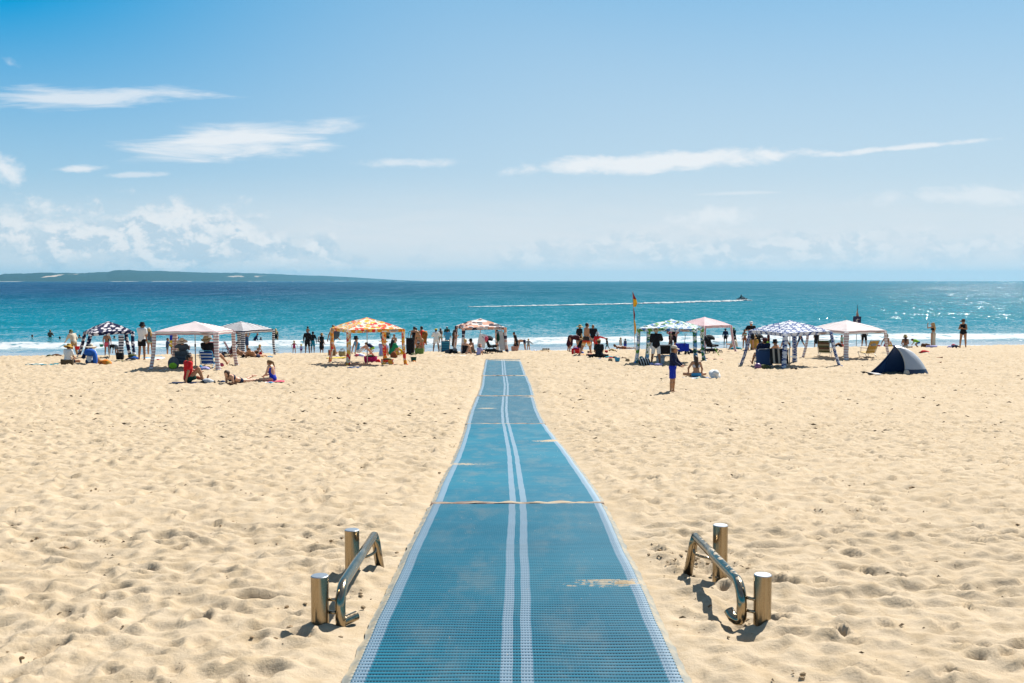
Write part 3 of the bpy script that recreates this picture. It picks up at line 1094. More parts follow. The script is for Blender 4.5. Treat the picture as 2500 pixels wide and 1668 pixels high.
# ------------------------------------------------------------------ people: one smooth body grown from tapered limbs, clothes cut from the same shapes
SKIN = {'tan': (0.42, 0.205, 0.105), 'fair': (0.56, 0.315, 0.200), 'brown': (0.265, 0.120, 0.060), 'dark': (0.15, 0.068, 0.036), 'rosy': (0.56, 0.27, 0.17)}
HAIRC = {'black': (0.012, 0.010, 0.009), 'brown': (0.060, 0.030, 0.014), 'blond': (0.45, 0.29, 0.11), 'grey': (0.40, 0.38, 0.35), 'red': (0.24, 0.075, 0.025), 'fairbrown': (0.20, 0.105, 0.040)}
HUE = {'black': (0.012, 0.012, 0.015), 'navy': (0.012, 0.020, 0.060), 'white': (0.78, 0.77, 0.75), 'cream': (0.62, 0.54, 0.42), 'red': (0.60, 0.018, 0.022), 'pink': (0.60, 0.090, 0.150),
       'blue': (0.020, 0.110, 0.450), 'royal': (0.012, 0.035, 0.420), 'sky': (0.060, 0.330, 0.560), 'teal': (0.015, 0.240, 0.300), 'green': (0.012, 0.240, 0.110), 'lime': (0.25, 0.52, 0.04),
       'yellow': (0.70, 0.50, 0.03), 'mustard': (0.46, 0.27, 0.05), 'grey': (0.26, 0.27, 0.28), 'slate': (0.085, 0.105, 0.130), 'khaki': (0.34, 0.29, 0.18), 'orange': (0.68, 0.20, 0.02), 'straw': (0.58, 0.42, 0.19),
       'lilac': (0.40, 0.37, 0.62), 'purple': (0.14, 0.04, 0.22), 'maroon': (0.060, 0.012, 0.020), 'magenta': (0.42, 0.018, 0.130), 'brown': (0.115, 0.050, 0.024), 'olive': (0.085, 0.095, 0.035), 'denim': (0.035, 0.075, 0.170),
       'dkgreen': (0.012, 0.070, 0.050), 'peach': (0.60, 0.30, 0.21), 'rust': (0.26, 0.075, 0.025), 'mint': (0.32, 0.52, 0.42), 'silver': (0.55, 0.56, 0.57), 'tanb': (0.42, 0.26, 0.12)}


def skin_mat(k):
    return mat('skin_' + k, SKIN[k], 0.5, spec=0.35, noise=0.10, nscale=9)


def hair_mat(k):
    return mat('hair_' + k, HAIRC[k], 0.55, spec=0.3, noise=0.35, nscale=60, bump=0.5, bscale=120)


def cloth(k, transl=0.0):
    if not isinstance(k, str):
        return k
    return mat('cloth_' + k, HUE[k], 0.85, spec=0.15, noise=0.10, nscale=14, bump=0.4, bscale=28)


def s_cone(P, a, b, ra, rb):
    ab = b - a
    q = P - a
    t = np.clip((q @ ab) / (ab @ ab), 0, 1)
    return np.linalg.norm(q - t[..., None] * ab, axis=-1) - (ra + t * (rb - ra))


def s_ell(P, c, r, R):
    q = (P - c) @ R
    k0 = np.linalg.norm(q / r, axis=-1)
    k1 = np.linalg.norm(q / (r * r), axis=-1) + 1e-9
    return k0 * (k0 - 1) / k1


def nets(F, org, h):
    """surface nets: a smooth closed skin round the region where F < 0"""
    ins = F < 0
    nx, ny, nz = F.shape
    c = np.zeros((nx - 1, ny - 1, nz - 1), int)
    for i in (0, 1):
        for j in (0, 1):
            for k in (0, 1):
                c += ins[i:nx - 1 + i, j:ny - 1 + j, k:nz - 1 + k]
    act = np.argwhere((c > 0) & (c < 8))
    if len(act) == 0:
        return np.zeros((0, 3)), np.zeros((0, 4), int)
    idx = -np.ones(c.shape, int)
    idx[tuple(act.T)] = np.arange(len(act))
    acc = np.zeros((len(act), 3))
    cnt = np.zeros(len(act))
    off = [(i, j, k) for i in (0, 1) for j in (0, 1) for k in (0, 1)]
    for a in off:
        for b in off:
            if a < b and sum(abs(p - q) for p, q in zip(a, b)) == 1:
                fa = F[act[:, 0] + a[0], act[:, 1] + a[1], act[:, 2] + a[2]]
                fb = F[act[:, 0] + b[0], act[:, 1] + b[1], act[:, 2] + b[2]]
                m = (fa < 0) != (fb < 0)
                t = np.where(m, fa / np.where(m, fa - fb, 1), 0)
                acc += np.where(m[:, None], np.array(a) + t[:, None] * (np.array(b) - np.array(a)), 0)
                cnt += m
    V = org + h * (act + acc / cnt[:, None])
    faces = []
    for ax in range(3):
        o1, o2 = [(1, 2), (2, 0), (0, 1)][ax]
        sl_a = [slice(None)] * 3
        sl_b = [slice(None)] * 3
        sl_a[ax] = slice(0, -1)
        sl_b[ax] = slice(1, None)
        ed = np.argwhere(ins[tuple(sl_a)] != ins[tuple(sl_b)])
        ok = (ed[:, o1] > 0) & (ed[:, o2] > 0) & (ed[:, o1] < F.shape[o1] - 1) & (ed[:, o2] < F.shape[o2] - 1)
        ed = ed[ok]
        q = []
        for (d1, d2) in ((1, 1), (0, 1), (0, 0), (1, 0)):
            e = ed.copy()
            e[:, o1] -= d1
            e[:, o2] -= d2
            q.append(idx[tuple(e.T)])
        q = np.stack(q, 1)
        flip = ~ins[tuple(ed.T)]
        q[flip] = q[flip][:, ::-1]
        faces.append(q)
    return V, np.concatenate(faces)


class Field:
    def __init__(self, prims, h, k, pad=0.05):
        lo = np.min([p[1] for p in prims], 0) - pad
        hi = np.max([p[2] for p in prims], 0) + pad
        n = np.maximum(np.ceil((hi - lo) / h).astype(int) + 2, 4)
        self.org, self.h = lo, h
        ax = [lo[i] + h * np.arange(n[i]) for i in range(3)]
        self.F = np.full(n, 9.0)
        self.P = np.stack(np.meshgrid(*ax, indexing='ij'), -1)
        for fn, a, b, *rest in prims:
            kk = rest[0] if rest else k
            m = kk + 3 * h
            i0 = np.clip(np.floor((a - m - lo) / h).astype(int), 0, n - 1)
            i1 = np.clip(np.ceil((b + m - lo) / h).astype(int) + 1, 1, n)
            s = tuple(slice(p, q) for p, q in zip(i0, i1))
            d = fn(self.P[s])
            g = self.F[s]
            hh = np.maximum(kk - np.abs(d - g), 0) / max(kk, 1e-6)
            self.F[s] = np.minimum(d, g) - hh * hh * kk * 0.25

    def mesh(self):
        return nets(self.F, self.org, self.h)


def P_cone(a, b, ra, rb, k=None):
    a, b = np.array(a, float), np.array(b, float)
    r = max(ra, rb)
    t = (lambda P: s_cone(P, a, b, ra, rb), np.minimum(a, b) - r, np.maximum(a, b) + r)
    return t + ((k,) if k else ())


def P_ell(c, r, R, k=None):
    c, r = np.array(c, float), np.array(r, float)
    m = r.max()
    t = (lambda P: s_ell(P, c, r, R), c - m, c + m)
    return t + ((k,) if k else ())


def rotx(d):
    a = math.radians(d)
    return np.array([[1, 0, 0], [0, math.cos(a), -math.sin(a)], [0, math.sin(a), math.cos(a)]])


def rotz(d):
    a = math.radians(d)
    return np.array([[math.cos(a), -math.sin(a), 0], [math.sin(a), math.cos(a), 0], [0, 0, 1]])


def lim(flex, abd, sg):
    f, a = math.radians(flex), math.radians(abd)
    return np.array([sg * math.sin(a), math.sin(f) * math.cos(a), -math.cos(f) * math.cos(a)])


# leg: (hip flexion, spread, knee, shin spread)   arm: (flexion, spread, elbow, forearm inward)   degrees
POSES = {
    'stand': dict(lean=2, legs=((2, 4, 4, 3), (-1, 4, 2, 3)), arms=((3, 9, 12, 0), (4, 9, 10, 0))),
    'wide': dict(lean=2, legs=((6, 11, 6, 8), (-6, 11, 4, 8)), arms=((5, 14, 20, 0), (0, 14, 18, 0))),
    'hips': dict(lean=0, legs=((2, 7, 4, 5), (-2, 6, 2, 5)), arms=((-18, 38, 70, 50), (-18, 38, 70, 50))),
    'folded': dict(lean=2, legs=((2, 5, 4, 3), (0, 6, 3, 4)), arms=((22, 14, 85, 45), (22, 14, 85, 45))),
    'walk': dict(lean=5, legs=((24, 2, 10, 2), (-20, 2, 16, 2)), arms=((-22, 8, 14, 0), (24, 8, 26, 0))),
    'arms_out': dict(lean=4, legs=((4, 6, 6, 4), (-4, 6, 6, 4)), arms=((6, 52, 10, -48), (6, 52, 10, -48))),
    'camera': dict(lean=0, legs=((2, 4, 3, 3), (0, 5, 4, 3)), arms=((70, 38, 95, 15), (64, 20, 100, 15))),
    'bend': dict(lean=86, legs=((-6, 5, 2, 4), (-2, 5, 4, 4)), arms=((78, 6, 16, 4), (88, 8, 10, 4)), head=20),
    'stoop': dict(lean=42, legs=((4, 6, 10, 4), (-4, 6, 8, 4)), arms=((40, 8, 15, 2), (44, 8, 20, 2)), head=10),
    'squat': dict(lean=34, legs=((112, 14, 140, 8), (106, 14, 138, 8)), arms=((62, 12, 30, 8), (56, 12, 34, 8)), head=5),
    'knees': dict(lean=14, legs=((136, 7, 112, 4), (140, 7, 116, 4)), arms=((58, 8, 42, 22), (60, 8, 44, 22)), head=2),
    'back': dict(lean=-16, legs=((118, 6, 76, 4), (128, 8, 96, 6)), arms=((-34, 16, 6, -6), (-36, 16, 6, -6))),
    'cross': dict(lean=10, legs=((92, 50, 96, -74), (92, 50, 90, -68)), arms=((26, 10, 48, 20), (28, 10, 52, 20)), head=10),
    'brace': dict(lean=-4, legs=((94, 34, 60, -60), (140, 10, 120, 4)), arms=((40, 10, 35, 14), (-22, 20, 4, -8))),
    'chair': dict(lean=-22, legs=((96, 10, 62, 6), (98, 10, 66, 6)), arms=((24, 14, 40, 4), (26, 14, 44, 4)), head=-10),
    'prone': dict(lean=66, legs=((-88, 5, 0, 4), (-88, 7, 18, 5)), arms=((62, 8, 62, 16), (60, 8, 66, 16)), head=-34),
    'prone_flat': dict(lean=80, legs=((-88, 7, 2, 5), (-88, 7, 2, 5)), arms=((70, 18, 40, 30), (70, 18, 40, 30)), head=-30),
    'supine': dict(lean=-78, legs=((138, 6, 100, 4), (112, 8, 30, 4)), arms=((10, 16, 20, 10), (10, 16, 20, 10)), head=10),
    'ride': dict(lean=18, legs=((82, 24, 84, 6), (82, 24, 84, 6)), arms=((56, 12, 22, 4), (56, 12, 22, 4))),
    'shoulders': dict(lean=4, legs=((84, 16, 84, -4), (84, 16, 84, -4)), arms=((40, 12, 60, 20), (40, 12, 60, 20))),
    'holdkid': dict(lean=0, legs=((2, 5, 3, 4), (0, 5, 3, 4)), arms=((40, 12, 100, 30), (8, 10, 14, 0))),
}
N_PEOPLE = 0
for _d in (SKIN, HAIRC, HUE):
    for _k in _d:
        _d[_k] = tuple(c * (0.85 if _d is HUE else 0.95) for c in _d[_k])


def person(label, x, y, h=1.7, yaw=0, pose='stand', skin='tan', hair=('brown', 'short'), hat=None, top=None, bottom=None, sex='m', z=None,
           dz=0.0, head=None, face=False, group=None, fat=1.0, legs=None, arms=None, lean=None, hyaw=0, top2=None):
    global N_PEOPLE
    N_PEOPLE += 1
    po = dict(POSES[pose])
    if lean is not None:
        po['lean'] = lean
    legs = legs or po['legs']
    arms = arms or po['arms']
    hp = po.get('head', 4) if head is None else head
    s = h / 1.75
    kf = min(max((1.5 - h) / 0.6, 0), 1)
    hs = s * (1 + 0.42 * kf)
    lg = s * (1 - 0.10 * kf)
    res = (0.017 if y < 36 else 0.023 if y < 52 else 0.028) * max(s, 0.55)
    lean = po['lean']
    Rt = rotx(-lean)
    up = Rt @ np.array([0, 0, 1.0])

    def tp(a, b, c):
        return Rt @ (np.array([a, b, c]) * s)
    f = sex == 'f'
    wd = (0.86 if f else 1.0) * (1 - 0.12 * kf)
    hip_w = (0.098 if f else 0.088) * s
    J = {}
    for sg, L in ((-1, 0), (1, 1)):
        fl, ab, kn, ab2 = legs[L]
        if pose in ('knees', 'back', 'cross', 'brace', 'supine'):       # bend the knee so that the foot meets the sand
            kz = -math.cos(math.radians(fl)) * math.cos(math.radians(ab)) * 0.43 * lg
            c_ = (kz + 0.06 * s) / (0.41 * lg * max(math.cos(math.radians(ab2)), 0.15))
            x_f = math.degrees(math.acos(min(max(c_, -0.2), 0.995)))
            kn = fl - x_f
        hipj = np.array([sg * hip_w, 0, 0]) + tp(0, 0, -0.02)
        knee = hipj + 0.43 * lg * lim(fl, ab, sg)
        ank = knee + 0.41 * lg * lim(fl - kn, ab2, sg)
        fd = lim(fl - kn + 90, 8, sg)
        if pose in ('prone', 'prone_flat'):
            fd = lim(fl - kn + 20, 8, sg)
        toe = ank + 0.17 * s * fd + 0.045 * lg * lim(fl - kn, ab2, sg)
        heel = ank - 0.035 * s * fd + 0.045 * lg * lim(fl - kn, ab2, sg)
        J['hip', sg], J['knee', sg], J['ank', sg], J['toe', sg], J['heel', sg] = hipj, knee, ank, toe, heel
        fl, ab, el, inw = arms[L]
        sh = tp(sg * 0.178 * wd, 0, 0.475)
        elb = sh + 0.285 * s * (Rt @ lim(fl, ab, sg))
        wr = elb + 0.245 * s * (Rt @ lim(fl + el, -inw, sg))
        hd = (Rt @ lim(fl + el + 8, -inw, sg))
        J['sh', sg], J['el', sg], J['wr', sg], J['hd', sg] = sh, elb, wr, hd
    Rh = rotx(-(lean * 0.55 + hp if lean > -40 else lean * 0.8)) @ rotz(hyaw)
    if pose in ('prone', 'prone_flat'):
        Rh = rotx(-(lean + hp)) @ rotz(hyaw)
    if pose == 'bend':
        Rh = rotx(-(lean + hp)) @ rotz(hyaw)
    neck = tp(0, 0, 0.515)
    hc = neck + Rh @ np.array([0, 0.018, 0.125]) * hs
    # lowest point rests on the ground
    low = min(min(J[k, sg][2] - r * s for sg in (-1, 1) for k, r in (('toe', 0.018), ('heel', 0.026), ('knee', 0.05), ('hip', 0.10))), tp(0, 0, -0.10)[2] - 0.02 * s)
    if pose in ('prone', 'prone_flat'):
        low = min(J['el', 1][2], J['el', -1][2], J['knee', 1][2], J['hip', 1][2] - 0.07 * s) - 0.035 * s
    gz = (ground(x, y) if z is None else z) + dz
    base = np.array([0, 0, -low])

    def torso(i=0.0):
        bw = fat
        pr = [P_ell(tp(0, 0, 0.01), np.array([(0.168 if f else 0.155) * s * min(bw, 1.2) + i, 0.118 * s * bw + i, 0.125 * s + i]), Rt, 0.05 * s),
              P_ell(tp(0, 0.012 * (bw - 1) * 6, 0.19), np.array([(0.122 if f else 0.138) * s * bw + i, 0.098 * s * bw + i, 0.17 * s + i]), Rt, 0.07 * s),
              P_ell(tp(0, 0, 0.36), np.array([(0.146 if f else 0.168) * s * bw ** 0.5 * (1 - 0.08 * kf) + i, 0.108 * s * bw ** 0.5 + i, 0.165 * s + i]), Rt, 0.07 * s),
              P_cone(tp(-0.128 * wd, 0, 0.455), tp(0.128 * wd, 0, 0.455), 0.060 * s + i, 0.060 * s + i, 0.06 * s)]
        if f and h > 1.45:
            for sg in (-1, 1):
                pr.append(P_ell(tp(sg * 0.07, 0.085, 0.33), np.array([0.062, 0.062, 0.062]) * s + i, Rt, 0.04 * s))
        return pr

    def arm(sg, i=0.0, t=1.0, lower=1.0):
        a, b, c = J['sh', sg], J['el', sg], J['wr', sg]
        pr = [P_cone(a, a + (b - a) * t, 0.052 * s + i, (0.052 - 0.013 * t) * s + i, 0.045 * s)]
        if t >= 1 and lower > 0:
            pr.append(P_cone(b, b + (c - b) * lower, 0.039 * s + i, (0.039 - 0.012 * lower) * s + i, 0.02 * s))
        return pr

    def leg(sg, i=0.0, t=1.0, lower=1.0):
        a, b, c = J['hip', sg], J['knee', sg], J['ank', sg]
        g = fat ** 0.5
        pr = [P_cone(a, a + (b - a) * t, 0.087 * s * g + i, (0.087 - 0.033 * t) * s * g + i, 0.05 * s)]
        if t >= 1 and lower > 0:
            mid = b + (c - b) * 0.30 - (Rt @ np.array([0, 0.0, 0]))
            pr.append(P_cone(b, mid, 0.053 * s + i, 0.055 * s + i, 0.03 * s))
            pr.append(P_cone(mid, b + (c - b) * lower, 0.055 * s + i, (0.055 - 0.020 * lower) * s + i, 0.03 * s))
        return pr
    # --- body
    body = torso()
    for sg in (-1, 1):
        body += arm(sg) + leg(sg)
        body.append(P_cone(J['heel', sg], J['toe', sg], 0.034 * s, 0.026 * s, 0.03 * s))
        body.append(P_cone(J['ank', sg], J['heel', sg], 0.034 * s, 0.034 * s, 0.03 * s))
        w_, d_ = J['wr', sg], J['hd', sg]
        body.append(P_cone(w_, w_ + d_ * 0.075 * s, 0.027 * s, 0.030 * s, 0.02 * s))
    body.append(P_cone(tp(0, 0, 0.46), neck + (hc - neck) * 0.6, 0.056 * s, 0.052 * s, 0.04 * s))
    body.append(P_ell(hc, np.array([0.076, 0.094, 0.112]) * hs, Rh, 0.02 * s))
    body.append(P_ell(hc + Rh @ np.array([0, 0.030, -0.055]) * hs, np.array([0.052, 0.058, 0.058]) * hs, Rh, 0.04 * s))
    body.append(P_cone(hc + Rh @ np.array([0, 0.088, 0.012]) * hs, hc + Rh @ np.array([0, 0.107, -0.022]) * hs, 0.010 * hs, 0.016 * hs, 0.012 * s))
    for sg in (-1, 1):
        body.append(P_ell(hc + Rh @ np.array([sg * 0.077, -0.006, -0.006]) * hs, np.array([0.014, 0.022, 0.032]) * hs, Rh, 0.008 * s))
    V, F = Field(body, res, 0.03 * s).mesh()
    mb_v = [tuple(p) for p in V]
    mb_f = [tuple(q) for q in F]
    # fingers and thumb, rooted in the palm
    fm = MB()
    for sg in (-1, 1):
        w_, d_ = J['wr', sg], J['hd', sg]
        side = np.cross(d_, np.array([0, 0.3, 1.0]) if abs(d_[2]) < 0.8 else np.array([1.0, 0, 0.2]))
        side /= np.linalg.norm(side)
        cup = np.cross(side, d_)
        for q, ln in ((-1.5, 0.060), (-0.5, 0.075), (0.5, 0.080), (1.5, 0.070)):
            a = w_ + d_ * 0.075 * s + side * q * 0.015 * s
            b = a + (d_ + 0.25 * cup) * ln * 0.6 * s + side * q * 0.003 * s
            c = b + (d_ * 0.7 + 0.75 * cup) * ln * 0.5 * s
            fm.tube([a, b, c], [0.010 * s, 0.009 * s, 0.0065 * s], n=5)
        a = w_ + d_ * 0.030 * s + side * 0.024 * s
        fm.tube([a, a + (d_ * 0.6 + side * 0.7) * 0.04 * s, a + (d_ * 0.95 + side * 0.6 + cup * 0.3) * 0.062 * s], [0.011 * s, 0.010 * s, 0.007 * s], n=5)
    k0 = len(mb_v)
    mb_v += [tuple(p) for p in fm.v]
    mb_f += [tuple(i + k0 for i in q) for q in fm.f]
    vs = np.array(mb_v) + base
    root = obj('person', vs, mb_f, skin_mat(skin), smooth=True)
    root.location = (x, y, gz)
    root.rotation_euler = (0, 0, math.radians(yaw))
    tag(root, label, 'person', group)

    def put(name, prims, m, cuts=(), k=0.03, r=None):
        fd = Field(prims, r or res, k * s)
        for fn in cuts:
            fd.F = np.maximum(fd.F, fn(fd.P))
        V, F = fd.mesh()
        if len(V):
            o = obj(name, V + base, F, cloth(m) if not isinstance(m, tuple) else m, root, smooth=True)
            return o

    def below(c):                                   # keep what lies below height c of the trunk
        return lambda P: (P @ up) - c * s

    def above(c):
        return lambda P: c * s - (P @ up)
    # --- clothes
    if top:
        kind, col = top
        i = 0.012
        if kind in ('tee', 'shirt', 'rash', 'polo'):
            i2 = 0.010 if kind == 'rash' else 0.020 if kind == 'tee' else 0.030
            pr = torso(i2)
            for sg in (-1, 1):
                pr += arm(sg, i2 + 0.006, 1.0 if kind in ('rash',) else 0.62 if kind != 'shirt' else 0.95, 0.92 if kind == 'rash' else 0)
            put('rash_shirt' if kind == 'rash' else 'shirt', pr, col, (above(-0.06 if kind != 'shirt' else -0.14), below(0.545)))
        elif kind == 'singlet':
            put('singlet', torso(0.014), col, (above(-0.08), below(0.505)))
        elif kind == 'bikini':
            put('bikini_top', torso(0.010), col, (above(0.27), below(0.385)))
        elif kind == 'crop':
            put('crop_top', torso(0.012), col, (above(0.22), below(0.43)))
        elif kind == 'swimsuit':
            pr = torso(0.010)
            cut = [below(0.40), lambda P: np.maximum(above(-0.11)(P), -9)]
            put('swimsuit', pr, col, cut)
        elif kind == 'halter':                      # one-piece with an open back
            scoop_c = tp(0, -0.13, 0.30)
            put('swimsuit', torso(0.010), col, (below(0.43), above(-0.11), lambda P: 0.135 * s - np.linalg.norm((P - scoop_c) * np.array([1, 1, 0.8]), axis=-1)))
        elif kind in ('dress', 'longdress'):
            dn = np.mean([J['knee', -1], J['knee', 1]], 0)
            pr = torso(0.022) + [P_cone(tp(0, 0, 0.02), dn * 0.9, 0.155 * s, 0.20 * s, 0.06 * s)]
            for sg in (-1, 1):
                pr += arm(sg, 0.022, 0.55, 0)
            put('dress', pr, col, (below(0.53),))
    if bottom:
        kind, col = bottom
        bel = below(0.075)
        if kind in ('shorts', 'boardshorts'):
            t = 0.58 if kind == 'shorts' else 0.86
            pr = torso(0.018)[:1]
            for sg in (-1, 1):
                a, b = J['hip', sg], J['knee', sg]
                pr.append(P_cone(a, a + (b - a) * t, 0.098 * s * fat ** 0.5, (0.102 - 0.018 * t) * s * fat ** 0.5, 0.03 * s))
            cuts = [bel]
            for sg in (-1, 1):
                a, b = J['hip', sg], J['knee', sg]
                d = (b - a) / np.linalg.norm(b - a)
                c = a + (b - a) * (t + 0.02)
                cuts.append(lambda P, c=c, d=d, sg=sg: np.where((P[..., 0] * sg > 0), (P - c) @ d, -9))
            put('shorts', pr, col, cuts)
        elif kind == 'briefs':
            pr = torso(0.010)[:1]
            for sg in (-1, 1):
                pr.append(P_cone(J['hip', sg], J['hip', sg] + 0.10 * (J['knee', sg] - J['hip', sg]), 0.094 * s, 0.09 * s, 0.03 * s))
            put('swim_briefs', pr, col, (below(0.05), lambda P: -0.125 * s - (P @ up)))
        elif kind == 'pants':
            pr = torso(0.016)[:1]
            for sg in (-1, 1):
                pr += leg(sg, 0.018, 1.0, 0.92)
            put('trousers', pr, col, (bel,))
        elif kind in ('skirt', 'longskirt'):
            t = 0.9 if kind == 'skirt' else 1.85
            a = np.mean([J['knee', -1], J['knee', 1]], 0)
            pr = [P_cone(tp(0, 0, 0.10), tp(0, 0, 0.0), 0.125 * s, 0.165 * s)]
            if t > 1:
                e = np.mean([J['ank', -1], J['ank', 1]], 0)
                pr += [P_cone(tp(0, 0, 0.0), a, 0.165 * s, 0.15 * s), P_cone(a, a + (e - a) * 0.92, 0.15 * s, 0.16 * s)]
            else:
                pr += [P_cone(tp(0, 0, 0.0), a, 0.165 * s, 0.19 * s)]
            put('skirt', pr, col, (below(0.12),))
    # --- hair
    hcol = None
    if hair:
        hcol, style = hair
        off = hc + Rh @ np.array([0, -0.012, 0.014]) * hs
        pr = [P_ell(off, np.array([0.086, 0.102, 0.114]) * hs, Rh)]

        def facecut(P):
            q = (P - hc) @ Rh / hs
            return np.minimum(q[..., 1] - 0.035 - 0.5 * np.maximum(q[..., 2] - 0.04, 0), 0.062 - q[..., 2]) * hs

        def napecut(P):
            q = (P - hc) @ Rh / hs
            return (-0.075 - q[..., 2]) * hs
        cuts = [facecut, napecut] if style in ('short', 'bun', 'pony') else [facecut]
        if style == 'long':
            a = hc + Rh @ np.array([0, -0.06, -0.01]) * hs
            b = tp(0, -0.10, 0.40) if lean < 50 else hc + np.array([0, 0.02, -0.20]) * hs
            c = tp(0, -0.125, 0.27) if lean < 50 else hc + np.array([0, 0.03, -0.27]) * hs
            pr += [P_cone(a, b, 0.078 * hs, 0.075 * hs, 0.04), P_cone(b, c, 0.075 * hs, 0.045 * hs, 0.04)]
        if style == 'bun':
            pr.append(P_ell(hc + Rh @ np.array([0, -0.10, 0.085]) * hs, np.array([0.042, 0.042, 0.042]) * hs, Rh, 0.02))
        if style == 'pony':
            a = hc + Rh @ np.array([0, -0.105, 0.03]) * hs
            b = hc + Rh @ np.array([0, -0.165, -0.06]) * hs
            c = hc + Rh @ np.array([0.01, -0.15, -0.23]) * hs
            pr += [P_cone(a, b, 0.030 * hs, 0.042 * hs, 0.02), P_cone(b, c, 0.042 * hs, 0.022 * hs, 0.02)]
            cuts = [facecut]
        fd = Field(pr, res, 0.02 * s)
        for fn in cuts:
            fd.F = np.maximum(fd.F, fn(fd.P))
        V, F = fd.mesh()
        if len(V):
            obj('hair', V + base, F, hair_mat(hcol), root, smooth=True)
    # --- hat
    if hat:
        kind, col = hat
        m = MB()
        n = 20
        r = 0.100
        zb = 0.045
        if kind == 'cap':
            m.lathe([(r, zb), (r, zb + 0.03), (r * 0.88, zb + 0.065), (r * 0.6, zb + 0.088), (r * 0.2, zb + 0.097), (0.001, zb + 0.098)], (0, -0.008, 0), n=n, cap=False)
            br = []
            for q in range(9):
                a = -1.15 + 2.3 * q / 8
                br.append((math.sin(a) * r * 0.98, math.cos(a) * r * 0.98 - 0.008, zb + 0.012))
            for q in range(9):
                a = -1.0 + 2.0 * q / 8
                br.append((math.sin(a) * r * 0.95, math.cos(a) * (r + 0.085) - 0.012, zb - 0.008 - 0.018 * abs(math.sin(a))))
            top_ = br
            bot = [(p[0], p[1], p[2] - 0.006) for p in br]
            fs = [(q, q + 1, 9 + q + 1, 9 + q) for q in range(8)]
            m.add(top_ + bot, fs + [tuple(18 + i for i in reversed(q_)) for q_ in fs] + [(9 + q, 9 + q + 1, 27 + q + 1, 27 + q) for q in range(8)])
        else:
            R_, drop = {'sun': (0.225, -0.030), 'wide': (0.265, -0.040), 'bucket': (0.150, -0.055), 'fedora': (0.185, -0.008)}[kind]
            ch = 0.115 if kind != 'fedora' else 0.125
            pts = [(r * 0.98, zb - 0.004), ((r + R_) / 2, zb + drop * 0.35 - 0.004), (R_, zb + drop - 0.006), (R_, zb + drop), ((r + R_) / 2, zb + drop * 0.35 + 0.004), (r, zb + 0.006),
                   (r * 0.97, zb + ch * 0.6), (r * 0.80, zb + ch * 0.92), (r * 0.45, zb + ch), (0.001, zb + ch * (0.97 if kind != 'fedora' else 0.88))]
            m.lathe(pts, (0, -0.004, 0), n=n + 4, cap=False)
            rr = random.Random(N_PEOPLE)
            ph = rr.uniform(0, 6)
            m.v = [(p[0], p[1], p[2] + (0.022 * math.sin(2 * math.atan2(p[1], p[0]) + ph) * max(0, (math.hypot(p[0], p[1]) - 0.1) / 0.1))) for p in m.v]
        vs = [tuple(hc + Rh @ (np.array(p) * hs * 1.03) + base) for p in m.v]
        ho = obj('hat', vs, m.f, cloth(col), root, smooth=(kind != 'cap'))
        if kind in ('sun', 'fedora', 'wide') and col in ('straw', 'cream', 'khaki'):
            b = MB().lathe([(r * 1.01, zb + 0.010), (r * 1.0, zb + 0.036)], (0, -0.004, 0), n=n, cap=False)
            bv = [tuple(hc + Rh @ (np.array(p) * hs * 1.035) + base) for p in b.v]
            obj('hat_band', bv, b.f, cloth('brown'), ho)
    # --- face
    if face:
        for sg in (-1, 1):
            m = MB().blob((0, 0, 0), (0.011 * hs, 0.006 * hs, 0.007 * hs), n=8, m=5, jit=0)
            c = hc + Rh @ np.array([sg * 0.031, 0.089, 0.016]) * hs + base
            e = obj('eye', [tuple(c + Rh @ np.array(p)) for p in m.v], m.f, mat('eye_dark', (0.02, 0.014, 0.010), 0.25), root, smooth=True)
        m = MB().blob((0, 0, 0), (0.024 * hs, 0.008 * hs, 0.006 * hs), n=8, m=5, jit=0)
        c = hc + Rh @ np.array([0, 0.089, -0.055]) * hs + base
        obj('mouth', [tuple(c + Rh @ np.array(p)) for p in m.v], m.f, mat('lips', (0.25, 0.07, 0.06), 0.5), root, smooth=True)
    if top2 == 'sunglasses':
        m = MB()
        for sg in (-1, 1):
            m.box((sg * 0.034, 0.098, 0.016), (0.052, 0.012, 0.036))
            m.box((sg * 0.074, 0.045, 0.020), (0.006, 0.10, 0.010))
        obj('sunglasses', [tuple(hc + Rh @ (np.array(p) * hs) + base) for p in m.v], m.f, mat('dark_lens', (0.01, 0.008, 0.008), 0.15), root)
    hand = {sg: Matrix.Rotation(math.radians(yaw), 3, 'Z') @ Vector(J['wr', sg] + J['hd', sg] * 0.09 * s + base) + Vector((x, y, gz)) for sg in (-1, 1)}
    return root, hand

# ------------------------------------------------------------------ printed cabana cloths (uv in metres: u along the eave, v up the slope)
def fabric(name, paint, transl=0.20, rough=0.8):
    ma, t, p, out = new_mat(name)
    U, V, _ = t.xyz(t.n('ShaderNodeUVMap').outputs[0])
    c = t.vm('SCALE', paint(t, U, V), scale=0.92)
    t.put(p.inputs['Base Color'], c)
    p.inputs['Roughness'].default_value = rough
    p.inputs['Specular IOR Level'].default_value = 0.2
    P = t.n('ShaderNodeTexCoord').outputs['Object']
    b = t.n('ShaderNodeBump')
    b.inputs['Strength'].default_value = 0.35
    b.inputs['Distance'].default_value = 0.03
    t.put(b.inputs['Height'], t.noise(P, 5.0, 3.0, 0.5))
    t.link(b.outputs[0], p.inputs['Normal'])
    tr = t.n('ShaderNodeBsdfTranslucent')
    t.put(tr.inputs['Color'], c)
    mx = t.n('ShaderNodeMixShader')
    mx.inputs[0].default_value = transl
    t.link(p.outputs[0], mx.inputs[1])
    t.link(tr.outputs[0], mx.inputs[2])
    t.link(mx.outputs[0], out.inputs['Surface'])
    return ma


